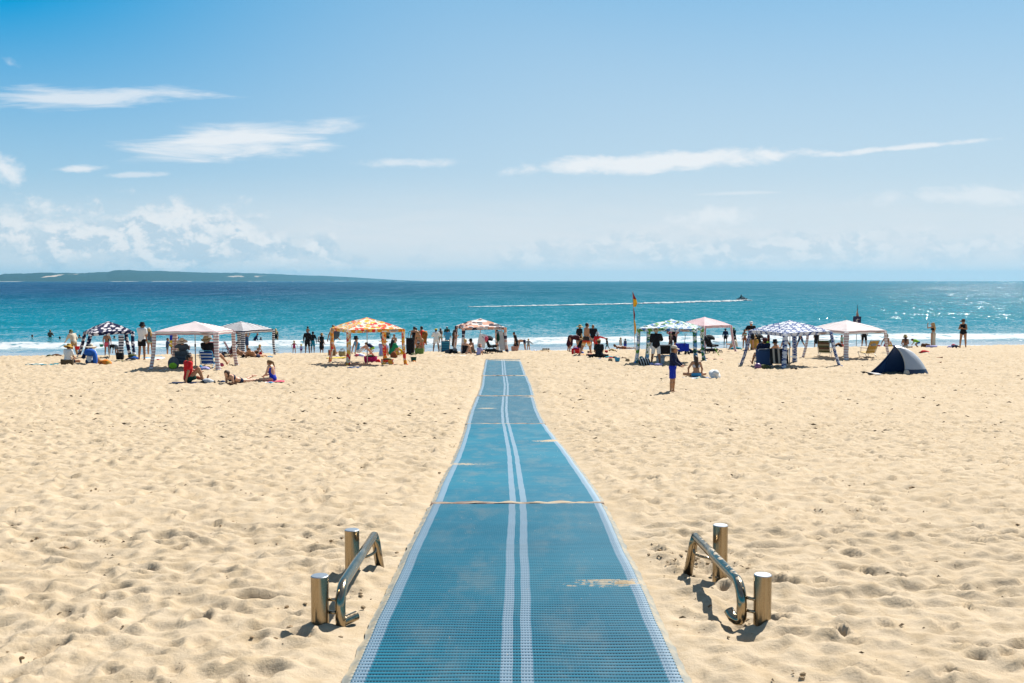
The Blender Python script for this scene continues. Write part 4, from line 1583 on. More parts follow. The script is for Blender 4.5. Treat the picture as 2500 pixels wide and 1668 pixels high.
def vor(t, U, V, su, sv, rot=0.0, feature='F1', rnd=1.0, off=0.0):
    c, s = math.cos(rot), math.sin(rot)
    a = t.m('MULTIPLY', t.m('ADD', t.m('MULTIPLY', U, c), t.m('MULTIPLY', V, s)), su)
    b = t.m('MULTIPLY', t.m('SUBTRACT', t.m('MULTIPLY', V, c), t.m('MULTIPLY', U, s)), sv)
    nd = t.n('ShaderNodeTexVoronoi', voronoi_dimensions='2D', feature=feature)
    t.put(nd.inputs['Vector'], t.comb(a, t.m('ADD', b, off)))
    nd.inputs['Scale'].default_value = 1.0
    nd.inputs['Randomness'].default_value = rnd
    return nd.outputs['Distance'], nd.outputs['Color']


def stripes(a, b, period, duty=0.5, axis='v', soft=0.04):
    def f(t, U, V):
        x = t.m('FRACT', t.m('DIVIDE', V if axis == 'v' else U, period))
        k = t.ss(t.m('ABSOLUTE', t.m('SUBTRACT', x, 0.5)), duty / 2 - soft, duty / 2 + soft)
        return t.mix(k, a, b)
    return f


def p_blobs(base, mark):
    def f(t, U, V):
        wob = t.noise(t.comb(U, V), 9.0, 2.0)
        d, c = vor(t, U, V, 3.6, 6.2, 0.5, rnd=0.75)
        k = t.ss(t.m('ADD', d, t.m('MULTIPLY', t.m('SUBTRACT', wob, 0.5), 0.25)), 0.36, 0.31)
        d2, _ = vor(t, U, V, 14.0, 24.0, 0.5)
        return t.mix(t.m('MULTIPLY', k, t.ss(d2, 0.95, 0.55, 0.75, 1.0)), base, mark)
    return f


def p_floral(base, cols, s1, thr=0.45, petals=True):
    def f(t, U, V):
        wob = t.noise(t.comb(U, V), 8.0, 3.0, 0.6, 0.8)
        d, c = vor(t, U, V, s1, s1, 0.3)
        h = t.xyz(c)[0]
        w_ = t.m('ADD', d, t.m('MULTIPLY', t.m('SUBTRACT', wob, 0.5), 0.9))
        pal = t.ramp(h, [(i / len(cols), q) for i, q in enumerate(cols)], 'CONSTANT')
        o = t.mix(t.ss(w_, thr, thr - 0.05), base, pal)
        d2, c2 = vor(t, U, V, s1 * 2.3, s1 * 2.3, 1.1, off=3.3)
        h2 = t.xyz(c2)[1]
        pal2 = t.ramp(h2, [(i / len(cols), q) for i, q in enumerate(cols[::-1])], 'CONSTANT')
        o = t.mix(t.m('MULTIPLY', t.ss(t.m('ADD', d2, t.m('MULTIPLY', wob, 0.5)), 0.56, 0.50), t.ss(h2, 0.35, 0.36)), o, pal2)
        return o
    return f


def p_geo(t, U, V):
    q = 0.30
    gu, gv = t.m('DIVIDE', U, q), t.m('DIVIDE', V, q * 0.62)
    wn = t.n('ShaderNodeTexWhiteNoise', noise_dimensions='2D')
    t.put(wn.inputs['Vector'], t.comb(t.m('FLOOR', gu), t.m('FLOOR', gv)))
    h = wn.outputs['Value']
    base = t.ramp(h, [(0.0, (0.76, 0.72, 0.70)), (0.30, (0.68, 0.36, 0.25)), (0.55, (0.012, 0.014, 0.035)), (0.74, (0.72, 0.50, 0.42)), (0.88, (0.76, 0.72, 0.70))], 'CONSTANT')
    fu = t.m('SUBTRACT', t.m('FRACT', gu), 0.5)
    fv = t.m('SUBTRACT', t.m('FRACT', gv), 0.35)
    r = t.m('SQRT', t.m('ADD', t.m('MULTIPLY', fu, fu), t.m('MULTIPLY', fv, fv)))
    wc = t.xyz(wn.outputs['Color'])[1]
    k = t.m('MULTIPLY', t.ss(r, 0.42, 0.40), t.ss(wc, 0.45, 0.46))
    ink = t.ramp(wc, [(0.0, (0.7, 0.6, 0.5)), (0.45, (0.05, 0.04, 0.07)), (0.75, (0.70, 0.42, 0.32)), (0.9, (0.74, 0.70, 0.68))], 'CONSTANT')
    return t.mix(k, base, ink)


def p_lattice(t, U, V):
    q = 0.155
    a = t.m('DIVIDE', t.m('ADD', U, t.m('MULTIPLY', V, 1.35)), q)
    b = t.m('DIVIDE', t.m('SUBTRACT', U, t.m('MULTIPLY', V, 1.35)), q)
    la = t.ss(t.m('ABSOLUTE', t.m('SUBTRACT', t.m('FRACT', a), 0.5)), 0.42, 0.46)
    lb = t.ss(t.m('ABSOLUTE', t.m('SUBTRACT', t.m('FRACT', b), 0.5)), 0.42, 0.46)
    wn = t.n('ShaderNodeTexWhiteNoise', noise_dimensions='2D')
    t.put(wn.inputs['Vector'], t.comb(t.m('FLOOR', t.m('DIVIDE', U, 0.30)), t.m('FLOOR', t.m('DIVIDE', V, 0.20))))
    d, _ = vor(t, U, V, 3.2, 5.0, 0.0, rnd=0.35)
    wob = t.noise(t.comb(U, V), 16.0, 3.0)
    fl = t.ss(t.m('ADD', d, t.m('MULTIPLY', t.m('SUBTRACT', wob, 0.5), 0.45)), 0.40, 0.33)
    c = t.mix(t.m('MAXIMUM', la, lb), (0.010, 0.045, 0.220), (0.66, 0.74, 0.82))
    return t.mix(fl, c, (0.74, 0.76, 0.80))


WHITE_ = (0.80, 0.78, 0.77)
FAB = {
    'pineapple': fabric('cloth_navy_blobs', p_blobs((0.010, 0.014, 0.060), (0.80, 0.76, 0.78))),
    'pinkstripe': fabric('cloth_pale_pink_stripe', stripes((0.46, 0.28, 0.29), WHITE_, 0.115, 0.44)),
    'navystripe': fabric('cloth_navy_stripe', stripes((0.010, 0.014, 0.050), WHITE_, 0.125, 0.48)),
    'floral': fabric('cloth_orange_floral', p_floral((0.76, 0.71, 0.58), [(0.72, 0.05, 0.03), (0.78, 0.30, 0.02), (0.80, 0.52, 0.10), (0.68, 0.045, 0.05), (0.30, 0.36, 0.30), (0.80, 0.40, 0.05)], 4.6, 0.50)),
    'geo': fabric('cloth_pink_geometric', p_geo),
    'green': fabric('cloth_green_floral', p_floral((0.70, 0.76, 0.80), [(0.02, 0.16, 0.05), (0.06, 0.20, 0.50), (0.16, 0.36, 0.06), (0.72, 0.76, 0.80), (0.02, 0.07, 0.05), (0.10, 0.28, 0.58)], 5.2, 0.52)),
    'pinkvert': fabric('cloth_rose_stripe', stripes((0.46, 0.085, 0.125), (0.84, 0.74, 0.75), 0.095, 0.36, 'u')),
    'lattice': fabric('cloth_blue_lattice', p_lattice),
    'blush': fabric('cloth_blush_stripe', stripes((0.52, 0.34, 0.34), WHITE_, 0.135, 0.36)),
}
M_POLE = mat('pole_alloy', (0.42, 0.42, 0.40), 0.35, metal=0.6)
M_BLACK = mat('black_plastic', (0.015, 0.015, 0.016), 0.45)
M_PATCH = mat('pale_patch', (0.50, 0.47, 0.43), 0.8)
M_SCRIPT = mat('red_script', (0.40, 0.07, 0.035), 0.8)


def cabana(label, px, cy, L, yaw, eave, peak, fab, feet=None, splay=0.16, patch=1, leg_w=0.215, seed=0):
    c0 = at(px, cy)
    r_ = random.Random(seed)
    ya = math.radians(yaw)
    ca, sa = math.cos(ya), math.sin(ya)

    def w2(x, y):
        return x * ca - y * sa, x * sa + y * ca
    root = empty('beach_cabana', (c0.x, c0.y, c0.z))
    tag(root, label, 'cabana', 'beach cabanas')
    m = FAB[fab]
    h = L / 2
    cor = [(-h, -h), (h, -h), (h, h), (-h, h)]
    zc = [eave + r_.uniform(-0.03, 0.03) for _ in range(4)]
    # canopy: four bowed panels
    V, F, UV = [], [], []
    nu, nv = 16, 12
    for s in range(4):
        a, b = cor[s], cor[(s + 1) % 4]
        k0 = len(V)
        for j in range(nv + 1):
            v = j / nv
            for i in range(nu + 1):
                u = i / nu
                ex = a[0] + (b[0] - a[0]) * u
                ey = a[1] + (b[1] - a[1]) * u
                bow = 1 - 0.045 * math.sin(PI * u) * (1 - v)
                x, y = ex * (1 - v) * bow, ey * (1 - v) * bow
                ez = zc[s] * (1 - u) + zc[(s + 1) % 4] * u + 0.02 * math.sin(PI * u)
                f = 1 - (1 - v) ** 1.45
                z = ez + (peak - ez) * f - 0.045 * math.sin(PI * u) * math.sin(PI * min(v * 1.15, 1)) + 0.006 * math.sin(7 * u * PI + s) * (1 - v)
                V.append((*w2(x, y), z))
                UV.append(((u - 0.5) * L * (1 - v) + s * 3.1, v * math.hypot(h, peak - eave) + 0.02))
        for j in range(nv):
            for i in range(nu):
                q = k0 + j * (nu + 1) + i
                F.append((q, q + 1, q + nu + 2, q + nu + 1))
    can = obj('canopy', V, F, m, root, uvs=UV, smooth=True)
    # vent cap on the peak
    V, F, UV = [], [], []
    k = 0.17
    for s in range(4):
        a, b = cor[s], cor[(s + 1) % 4]
        q = len(V)
        V += [(*w2(a[0] * k, a[1] * k), peak - 0.035), (*w2(b[0] * k, b[1] * k), peak - 0.035), (*w2(0, 0), peak + 0.05)]
        UV += [(s * 1.7, 0), (s * 1.7 + 2 * h * k, 0), (s * 1.7 + h * k, 0.3)]
        F.append((q, q + 1, q + 2))
    obj('vent_cap', V, F, m, can, uvs=UV)
    # valance
    V, F, UV = [], [], []
    vd = 0.135
    for s in range(4):
        a, b = cor[s], cor[(s + 1) % 4]
        k0 = len(V)
        for i in range(nu + 1):
            u = i / nu
            bow = 1 - 0.045 * math.sin(PI * u)
            x, y = (a[0] + (b[0] - a[0]) * u) * bow * 1.003, (a[1] + (b[1] - a[1]) * u) * bow * 1.003
            ez = zc[s] * (1 - u) + zc[(s + 1) % 4] * u + 0.02 * math.sin(PI * u) + 0.006 * math.sin(7 * u * PI + s)
            for j, dz in enumerate((0.004, -vd / 2, -vd)):
                kk = 1 - 0.006 * j + 0.006 * math.sin(u * 19 + j)
                V.append((*w2(x * kk, y * kk), ez + dz))
                UV.append(((u - 0.5) * L + s * 3.1 + 0.7, -0.30 + dz))
        for i in range(nu):
            for j in range(2):
                q = k0 + i * 3 + j
                F.append((q, q + 3, q + 4, q + 1))
    val = obj('valance', V, F, m, root, uvs=UV, smooth=True)
    if patch:
        sd = 0 if patch == 1 else 1
        a, b = cor[sd], cor[(sd + 1) % 4]
        nx, ny = (b[1] - a[1]) / L, -(b[0] - a[0]) / L

        def pp(u, dz, o=0.012):
            bow = 1 - 0.045 * math.sin(PI * u)
            x, y = (a[0] + (b[0] - a[0]) * u) * bow * 1.003 + nx * o, (a[1] + (b[1] - a[1]) * u) * bow * 1.003 + ny * o
            return (*w2(x, y), zc[sd] * (1 - u) + zc[(sd + 1) % 4] * u + 0.02 * math.sin(PI * u) + dz)
        us = [0.74, 0.78, 0.82, 0.86, 0.90]
        vs = [pp(u, z) for u in us for z in (-0.025, -0.110)]
        pt = obj('label_patch', vs, [(2 * i, 2 * i + 1, 2 * i + 3, 2 * i + 2) for i in range(4)], M_PATCH, val)
        mb = MB()
        for row, (u0, u1, zz) in enumerate(((0.755, 0.885, -0.055), (0.775, 0.865, -0.085))):
            pts = [pp(u0 + (u1 - u0) * i / 24, zz + 0.011 * math.sin(i * 2.1 + row), 0.017) for i in range(25)]
            mb.tube(pts, 0.0045, n=4)
        mb.build('lettering', M_SCRIPT, pt)
    # legs in cloth sleeves
    feet = feet or [(0, 0)] * 4
    for s, (x, y) in enumerate(cor):
        wx, wy = w2(x * 0.985, y * 0.985)
        ox, oy = w2(math.copysign(splay, x), math.copysign(splay, y))
        fx, fy = wx + ox + feet[s][0], wy + oy + feet[s][1]
        fz = ground(c0.x + fx, c0.y + fy) - c0.z - 0.06
        V, F, UV = [], [], []
        n, seg = 10, 9
        out2 = Vector((wx, wy, 0)).normalized()
        tang = Vector((-out2.y, out2.x, 0))
        top_ = Vector((wx, wy, zc[s] - 0.01))
        foot = Vector((fx, fy, fz))
        for j in range(seg + 1):
            t = j / seg
            p = top_.lerp(foot, t) + out2 * (-0.05 * math.sin(PI * t))
            wdt = leg_w / 2 * (1.0 - 0.12 * math.sin(PI * t) + 0.10 * r_.uniform(-1, 1) + (0.10 if j == seg else 0))
            for i in range(n):
                a = 2 * PI * i / n
                q = p + tang * math.cos(a) * wdt + out2 * math.sin(a) * 0.065
                V.append(tuple(q))
                UV.append((i / n * 0.4 + s * 0.9, (1 - t) * 1.6 + 0.05 + s * 0.31))
        for j in range(seg):
            for i in range(n - 1):
                q = j * n + i
                F.append((q, q + 1, q + n + 1, q + n))
            q = j * n
            F.append((q + n - 1, q, q + n, q + 2 * n - 1))
        F.append(tuple(seg * n + i for i in range(n)))
        lg = obj('leg', V, F, m, root, uvs=UV, smooth=True)
        pk = MB().blob((fx + out2.x * 0.03, fy + out2.y * 0.03, fz + 0.06), (0.115, 0.09, 0.075), seed * 7 + s, n=12, m=6, jit=0.10, rz=ya)
        uvp = [(p[0] * 1.3, p[2] * 1.3 + p[1]) for p in pk.v]
        obj('sand_pocket', pk.v, pk.f, m, lg, uvs=uvp, smooth=True)
    pole = MB().tube([(0, 0, -0.1), (0, 0, 0.9)], 0.022, n=10).tube([(0, 0, 0.9), (0, 0, peak - 0.03)], 0.017, n=10).build('centre_pole', M_POLE, root, smooth=True)
    MB().tube([(0, 0, 0.84), (0, 0, 0.95)], 0.032, n=10).build('pole_clamp', M_BLACK, pole)
    return root


cabana('navy cabana printed with white pineapple-like blobs, far left of the beach', 268, 47.0, 1.85, 31, 1.30, 1.74, 'pineapple', feet=[(-0.30, 0), (-0.1, 0), (0.1, 0), (-0.22, 0)], patch=2, seed=1)
cabana('white cabana with dusty pink stripes, in front of the navy striped one', 478, 39.2, 2.40, 0, 1.46, 1.80, 'pinkstripe', feet=[(-0.05, 0), (0, 0), (0, 0), (-0.05, 0)], splay=0.10, leg_w=0.235, seed=2)
cabana('navy and white striped cabana, behind the dusty pink striped one', 590, 51.0, 2.35, -26, 1.36, 1.76, 'navystripe', feet=[(-0.05, 0), (-0.05, 0), (-0.1, 0), (0, 0)], splay=0.12, seed=3)
cabana('white cabana printed with red and orange flowers', 897, 41.6, 2.38, 27, 1.55, 1.95, 'floral', splay=0.08, seed=4)
cabana('pink, white and black geometric print cabana near the far end of the matting', 1173, 54.0, 2.30, 13, 1.46, 1.88, 'geo', splay=0.12, seed=5)
cabana('pale cabana with a green and blue flower print, beside the flag pole', 1637, 42.4, 2.38, -18, 1.50, 1.84, 'green', splay=0.10, seed=6)
cabana('rose pink cabana with narrow upright stripes, behind the green flowered one', 1718, 54.0, 2.05, 34, 1.50, 1.88, 'pinkvert', splay=0.20, patch=0, seed=7)
cabana('blue and white lattice print cabana with two people in chairs under it', 1927, 40.6, 2.30, 23, 1.43, 1.84, 'lattice', splay=0.27, seed=8)
cabana('blush striped white cabana with two empty deck chairs under it', 2064, 45.5, 2.40, 27, 1.34, 1.74, 'blush', splay=0.17, seed=9)


# ------------------------------------------------------------------ silver and navy pop-up shelter
def popup_tent():
    c0 = at(2200, 35.6)
    root = empty('pop_up_shelter', (c0.x, c0.y, c0.z))
    tag(root, 'silver and navy pop-up beach shelter opening to the left, nearest shelter on the right', 'beach tent')
    A = Vector((-0.06, -0.42, -0.02))           # near foot of the hoop
    B = Vector((-0.98, 0.55, -0.02))            # far foot
    top = Vector((-0.22, 0.05, 1.04))
    n, k = 26, 18
    hoop = []

    def bez(p, q, r_, t_):
        return p * (1 - t_) ** 2 + q * 2 * t_ * (1 - t_) + r_ * t_ * t_
    tp_ = Vector((-0.22, 0.10, 1.04))
    for i in range(n + 1):
        u = i / n
        if u < 0.5:
            hoop.append(bez(A, Vector((0.16, -0.20, 0.62)), tp_, u * 2))
        else:
            hoop.append(bez(tp_, Vector((-0.50, 0.35, 0.42)), B, (u - 0.5) * 2))
    gnd = []
    for i in range(n + 1):
        u = i / n
        a = -2.05 + u * 3.35
        gnd.append(Vector((0.02 + 0.98 * math.cos(a * 0.98 + 0.25) * (0.75 + 0.25 * math.sin(PI * u)), 0.05 + 0.60 * math.sin(a * 0.9 + 0.15), -0.03)))
    gnd[0] = A.copy()
    gnd[-1] = B.copy()
    V, F, UV = [], [], []
    for j in range(k + 1):
        v = j / k
        for i in range(n + 1):
            u = i / n
            a, b = hoop[i], gnd[i]
            p = a.lerp(b, v)
            z = a.z * (1 - v ** 1.75) + b.z * v ** 1.75
            bul = math.sin(PI * v) * math.sin(PI * u)
            q = Vector((p.x + 0.10 * bul, p.y - 0.05 * bul * math.cos(PI * u), z + 0.02 * bul))
            q.z += 0.012 * math.sin(9 * u + 5 * v) * math.sin(PI * v)
            V.append(tuple(q))
            UV.append((u, v))
        # faces
    for j in range(k):
        for i in range(n):
            q = j * (n + 1) + i
            F.append((q, q + 1, q + n + 2, q + n + 1))
    ma, t, p, out = new_mat('shelter_cloth')
    g = t.n('ShaderNodeNewGeometry')
    U_, V_, _ = t.xyz(t.n('ShaderNodeUVMap').outputs[0])
    P = t.n('ShaderNodeTexCoord').outputs['Object']
    zz = t.xyz(P)[2]
    edge = t.m('ADD', zz, t.m('MULTIPLY', t.m('SUBTRACT', t.noise(P, 2.0, 2.0), 0.5), 0.05))
    outc = t.mix(t.ss(edge, 0.235, 0.225), (0.36, 0.38, 0.41), (0.016, 0.022, 0.055))
    outc = t.mix(t.ss(V_, 0.045, 0.035), outc, (0.48, 0.47, 0.45))
    t.put(p.inputs['Base Color'], t.mix(g.outputs['Backfacing'], outc, (0.018, 0.055, 0.165)))
    # which side is outside is settled by the winding below
    t.put(p.inputs['Roughness'], 0.38)
    p.inputs['Specular IOR Level'].default_value = 0.6
    b = t.n('ShaderNodeBump')
    b.inputs['Strength'].default_value = 0.5
    b.inputs['Distance'].default_value = 0.04
    t.put(b.inputs['Height'], t.noise(t.vm('MULTIPLY', P, (5.0, 5.0, 0.9)), 1.0, 3.0, 0.5))
    t.link(b.outputs[0], p.inputs['Normal'])
    obj('shell', V, [f[::-1] for f in F], ma, root, uvs=UV, smooth=True)
    MB().tube([tuple(q) for q in hoop], 0.012, n=8).build('hoop', mat('cream_trim', (0.42, 0.39, 0.34), 0.7), root, smooth=True)
    # opened floor flap, lying out to the left
    fl = [(-0.05, -0.42, 0.0), (-0.97, 0.50, 0.0), (-1.55, 0.32, 0.03), (-1.35, -0.05, 0.10), (-1.02, -0.42, 0.02)]
    m = MB()
    m.add([(x, y, z + 0.03) for x, y, z in fl] + [(x, y, z + 0.015) for x, y, z in fl], [(0, 1, 2, 3, 4), (9, 8, 7, 6, 5)] + [(i, (i + 1) % 5, 5 + (i + 1) % 5, 5 + i) for i in range(5)])
    m.build('floor_flap', mat('shelter_floor', (0.008, 0.010, 0.025), 0.45), root)
    # side wing of the opening
    wg = [Vector((-0.22, 0.10, 0.98)), Vector((-0.55, 0.0, 0.52)), Vector((-0.98, -0.05, 0.10)), Vector((-1.06, -0.10, 0.0)), Vector((-0.60, 0.22, 0.0)), Vector((-0.34, 0.42, 0.5))]
    m = MB().add([tuple(q) for q in wg], [(0, 1, 5), (1, 4, 5), (1, 2, 4), (2, 3, 4)])
    m.add([tuple(q + Vector((0.0, 0.012, 0))) for q in wg], [(5, 1, 0), (5, 4, 1), (4, 2, 1), (4, 3, 2)])
    m.build('side_wing', mat('shelter_navy', (0.020, 0.062, 0.180), 0.35, spec=0.6), root)
    bag = MB().blob((0.02, -0.44, 0.09), (0.11, 0.08, 0.13), 3, n=12, m=8, jit=0.12)
    bag.build('sand_bag', mat('bag_cream', (0.42, 0.38, 0.32), 0.7), root, smooth=True)


popup_tent()


# ------------------------------------------------------------------ beach gear
def thing(name, label, cat, x, y, rz=0.0, group=None, dz=0.0, z=None):
    o = empty(name, (x, y, (ground(x, y) if z is None else z) + dz), math.radians(rz))
    return tag(o, label, cat, group)


def pxy(px, y):
    p = at(px, y)
    return p.x, p.y


def cloth_sheet(w_, l_, m, parent, name, rz=0.0, amp=0.02, seed=1, rumple=0.0, x=0, y=0):
    n, k = 14, 12
    X, Y = np.meshgrid(np.linspace(-w_ / 2, w_ / 2, n), np.linspace(-l_ / 2, l_ / 2, k), indexing='ij')
    X = X + 0.05 * w_ * perlin(Y * 2.3 + seed, X * 2.1, seed)
    Z = 0.035 + amp * perlin(X * 3 + seed, Y * 3, seed + 3) + rumple * np.abs(perlin(X * 4.5, Y * 4.5 + seed, seed + 5))
    x_, y_ = X.ravel() + x, Y.ravel() + y
    top_ = np.stack([x_, y_, Z.ravel()], 1)
    bot = top_ - [0, 0, 0.018]
    i, j = np.meshgrid(np.arange(n - 1), np.arange(k - 1), indexing='ij')
    a = (i * k + j).ravel()
    f = np.stack([a, a + k, a + k + 1, a + 1], 1)
    N = n * k
    loop = [p for p in range(0, k)] + [p * k + k - 1 for p in range(1, n)] + [(n - 1) * k + p for p in range(k - 2, -1, -1)] + [p * k for p in range(n - 2, 0, -1)]
    sides = np.array([(loop[q], loop[(q + 1) % len(loop)], loop[(q + 1) % len(loop)] + N, loop[q] + N) for q in range(len(loop))])
    faces = np.concatenate([f, f[:, ::-1] + N, sides])
    uv = np.stack([np.concatenate([x_, x_]), np.concatenate([y_, y_])], 1)
    o = obj(name, np.concatenate([top_, bot]), faces, m, parent, uvs=uv, smooth=True)
    return o


def towel(label, px, y, w_, l_, m, rz=0.0, amp=0.02, rumple=0.0, seed=1, cat='towel', dz=0.0, name='beach_towel'):
    x, yy = pxy(px, y)
    o = cloth_sheet(w_, l_, cloth(m) if isinstance(m, str) else m, None, name, amp=amp, rumple=rumple, seed=seed)
    o.location = (x, yy, ground(x, yy) + dz)
    o.rotation_euler = (0, 0, math.radians(rz))
    # lie along the slope of the beach
    gx = (ground(x, yy + 0.5) - ground(x, yy - 0.5))
    o.rotation_euler = (math.atan(gx), 0, math.radians(rz))
    return tag(o, label, cat)


def heap(label, px, y, r, m, seed=1, cat='clothes pile', name='clothes_pile', extra=(), dz=0.0):
    x, yy = pxy(px, y)
    root = thing(name, label, cat, x, yy, dz=dz)
    MB().blob((0, 0, r[2] * 0.55), r, seed, n=14, m=9, jit=0.20).build('bundle', cloth(m) if isinstance(m, str) else m, root, smooth=True)
    for i, (ox, oy, oz, rr, mm) in enumerate(extra):
        MB().blob((ox, oy, oz), rr, seed + 11 + i, n=12, m=8, jit=0.20, rz=0.4 * i).build('bundle', cloth(mm), root, smooth=True)
    return root


def tote(label, px, y, w_, h, d, m, rz=0.0, handles=True, hcol='brown', cat='bag', name='tote_bag', fill=None):
    x, yy = pxy(px, y)
    root = thing(name, label, cat, x, yy, rz)
    V = []
    for z, k in ((0, 0.86), (h * 0.45, 1.0), (h * 0.8, 1.02), (h, 0.97)):
        for i in range(16):
            a = 2 * PI * i / 16
            sx = math.copysign(abs(math.cos(a)) ** 0.45, math.cos(a))
            sy = math.copysign(abs(math.sin(a)) ** 0.6, math.sin(a))
            V.append((w_ / 2 * sx * k, d / 2 * sy * k * (1.0 if z < h else 0.8), z + (0.02 * math.cos(2 * a) if z == h else 0)))
    F = [tuple(range(15, -1, -1))] + [(j * 16 + i, j * 16 + (i + 1) % 16, (j + 1) * 16 + (i + 1) % 16, (j + 1) * 16 + i) for j in range(3) for i in range(16)]
    # inside of the bag
    k0 = len(V)
    V += [(p[0] * 0.93, p[1] * 0.9, p[2] - 0.005) for p in V[48:64]] + [(p[0] * 0.8, p[1] * 0.7, h * 0.55) for p in V[48:64]]
    F += [(48 + i, 48 + (i + 1) % 16, k0 + (i + 1) % 16, k0 + i) for i in range(16)] + [(k0 + i, k0 + (i + 1) % 16, k0 + 16 + (i + 1) % 16, k0 + 16 + i) for i in range(16)] + [tuple(k0 + 16 + i for i in range(16))]
    obj('body', V, F, cloth(m) if isinstance(m, str) else m, root, uvs=[(p[0], p[2]) for p in V], smooth=False)
    if handles:
        for sy in (-1, 1):
            pts = [(w_ * 0.26 * math.cos(a), sy * d * 0.40, h * 0.94 + h * 0.42 * math.sin(a)) for a in [PI * i / 10 for i in range(11)]]
            MB().tube(pts, 0.011, n=6).build('handle', cloth(hcol), root, smooth=True)
    if fill:
        MB().blob((0, 0, h * 0.98), (w_ * 0.34, d * 0.30, h * 0.20), int(px), n=12, m=7, jit=0.25).build('towel_inside', cloth(fill), root, smooth=True)
    return root


def box_cooler(label, px, y, w_, h, d, m, lid, rz=0.0, cat='cooler', name='cooler_box', strap=True):
    x, yy = pxy(px, y)
    root = thing(name, label, cat, x, yy, rz)
    MB().box((0, 0, h * 0.42), (w_, d, h * 0.84), taper=1.04).build('body', cloth(m), root)
    MB().box((0, 0, h * 0.92), (w_ * 1.06, d * 1.06, h * 0.15), taper=0.94).build('lid', cloth(lid), root)
    if strap:
        pts = [(w_ * 0.53 * math.cos(a), -d * 0.1, h * 0.75 + h * 0.50 * math.sin(a)) for a in [PI * i / 10 for i in range(11)]]
        MB().tube(pts, 0.012, n=6).build('handle', M_BLACK, root, smooth=True)
    return root


def backpack(label, px, y, h, m, m2, rz=0.0):
    x, yy = pxy(px, y)
    root = thing('backpack', label, 'backpack', x, yy, rz)
    MB().blob((0, 0, h * 0.5), (h * 0.42, h * 0.27, h * 0.52), 4, n=16, m=12, jit=0.05).build('body', cloth(m), root, smooth=True)
    MB().blob((0, -h * 0.22, h * 0.34), (h * 0.30, h * 0.14, h * 0.26), 5, n=14, m=9, jit=0.06).build('pocket', cloth(m2), root, smooth=True)
    for s in (-1, 1):
        MB().tube([(s * h * 0.2, h * 0.15, h * 0.95), (s * h * 0.26, h * 0.36, h * 0.7), (s * h * 0.26, h * 0.32, h * 0.25), (s * h * 0.2, h * 0.2, h * 0.05)], 0.018, n=6).build('strap', M_BLACK, root, smooth=True)
    return root


def bucket(label, px, y, r, h, m, cat='bucket', dz=0.0, z=None, loc=None, handle='white'):
    x, yy = pxy(px, y) if loc is None else (loc[0], loc[1])
    root = thing('toy_bucket', label, cat, x, yy, 15, dz=dz, z=z if loc is None else loc[2])
    MB().lathe([(0.001, 0.0), (r * 0.72, 0.0), (r, h), (r * 1.06, h), (r * 1.06, h - 0.012), (r * 0.94, h - 0.004), (r * 0.68, 0.012), (0.001, 0.012)], n=18, cap=False).build('body', cloth(m), root, smooth=False)
    pts = [(r * math.cos(a), 0, h + r * 0.9 * math.sin(a)) for a in [PI * i / 10 for i in range(11)]]
    MB().tube(pts, 0.005, n=5).build('handle', cloth(handle), root)
    return root


def ball(label, px, y, r, m, cat='ball', name='beach_ball', dz=0.0):
    x, yy = pxy(px, y)
    o = MB().blob((0, 0, r), (r, r, r), 1, n=20, m=12, jit=0.0).build(name, cloth(m) if isinstance(m, str) else m, None, smooth=True)
    o.location = (x, yy, ground(x, yy) + dz)
    return tag(o, label, cat)


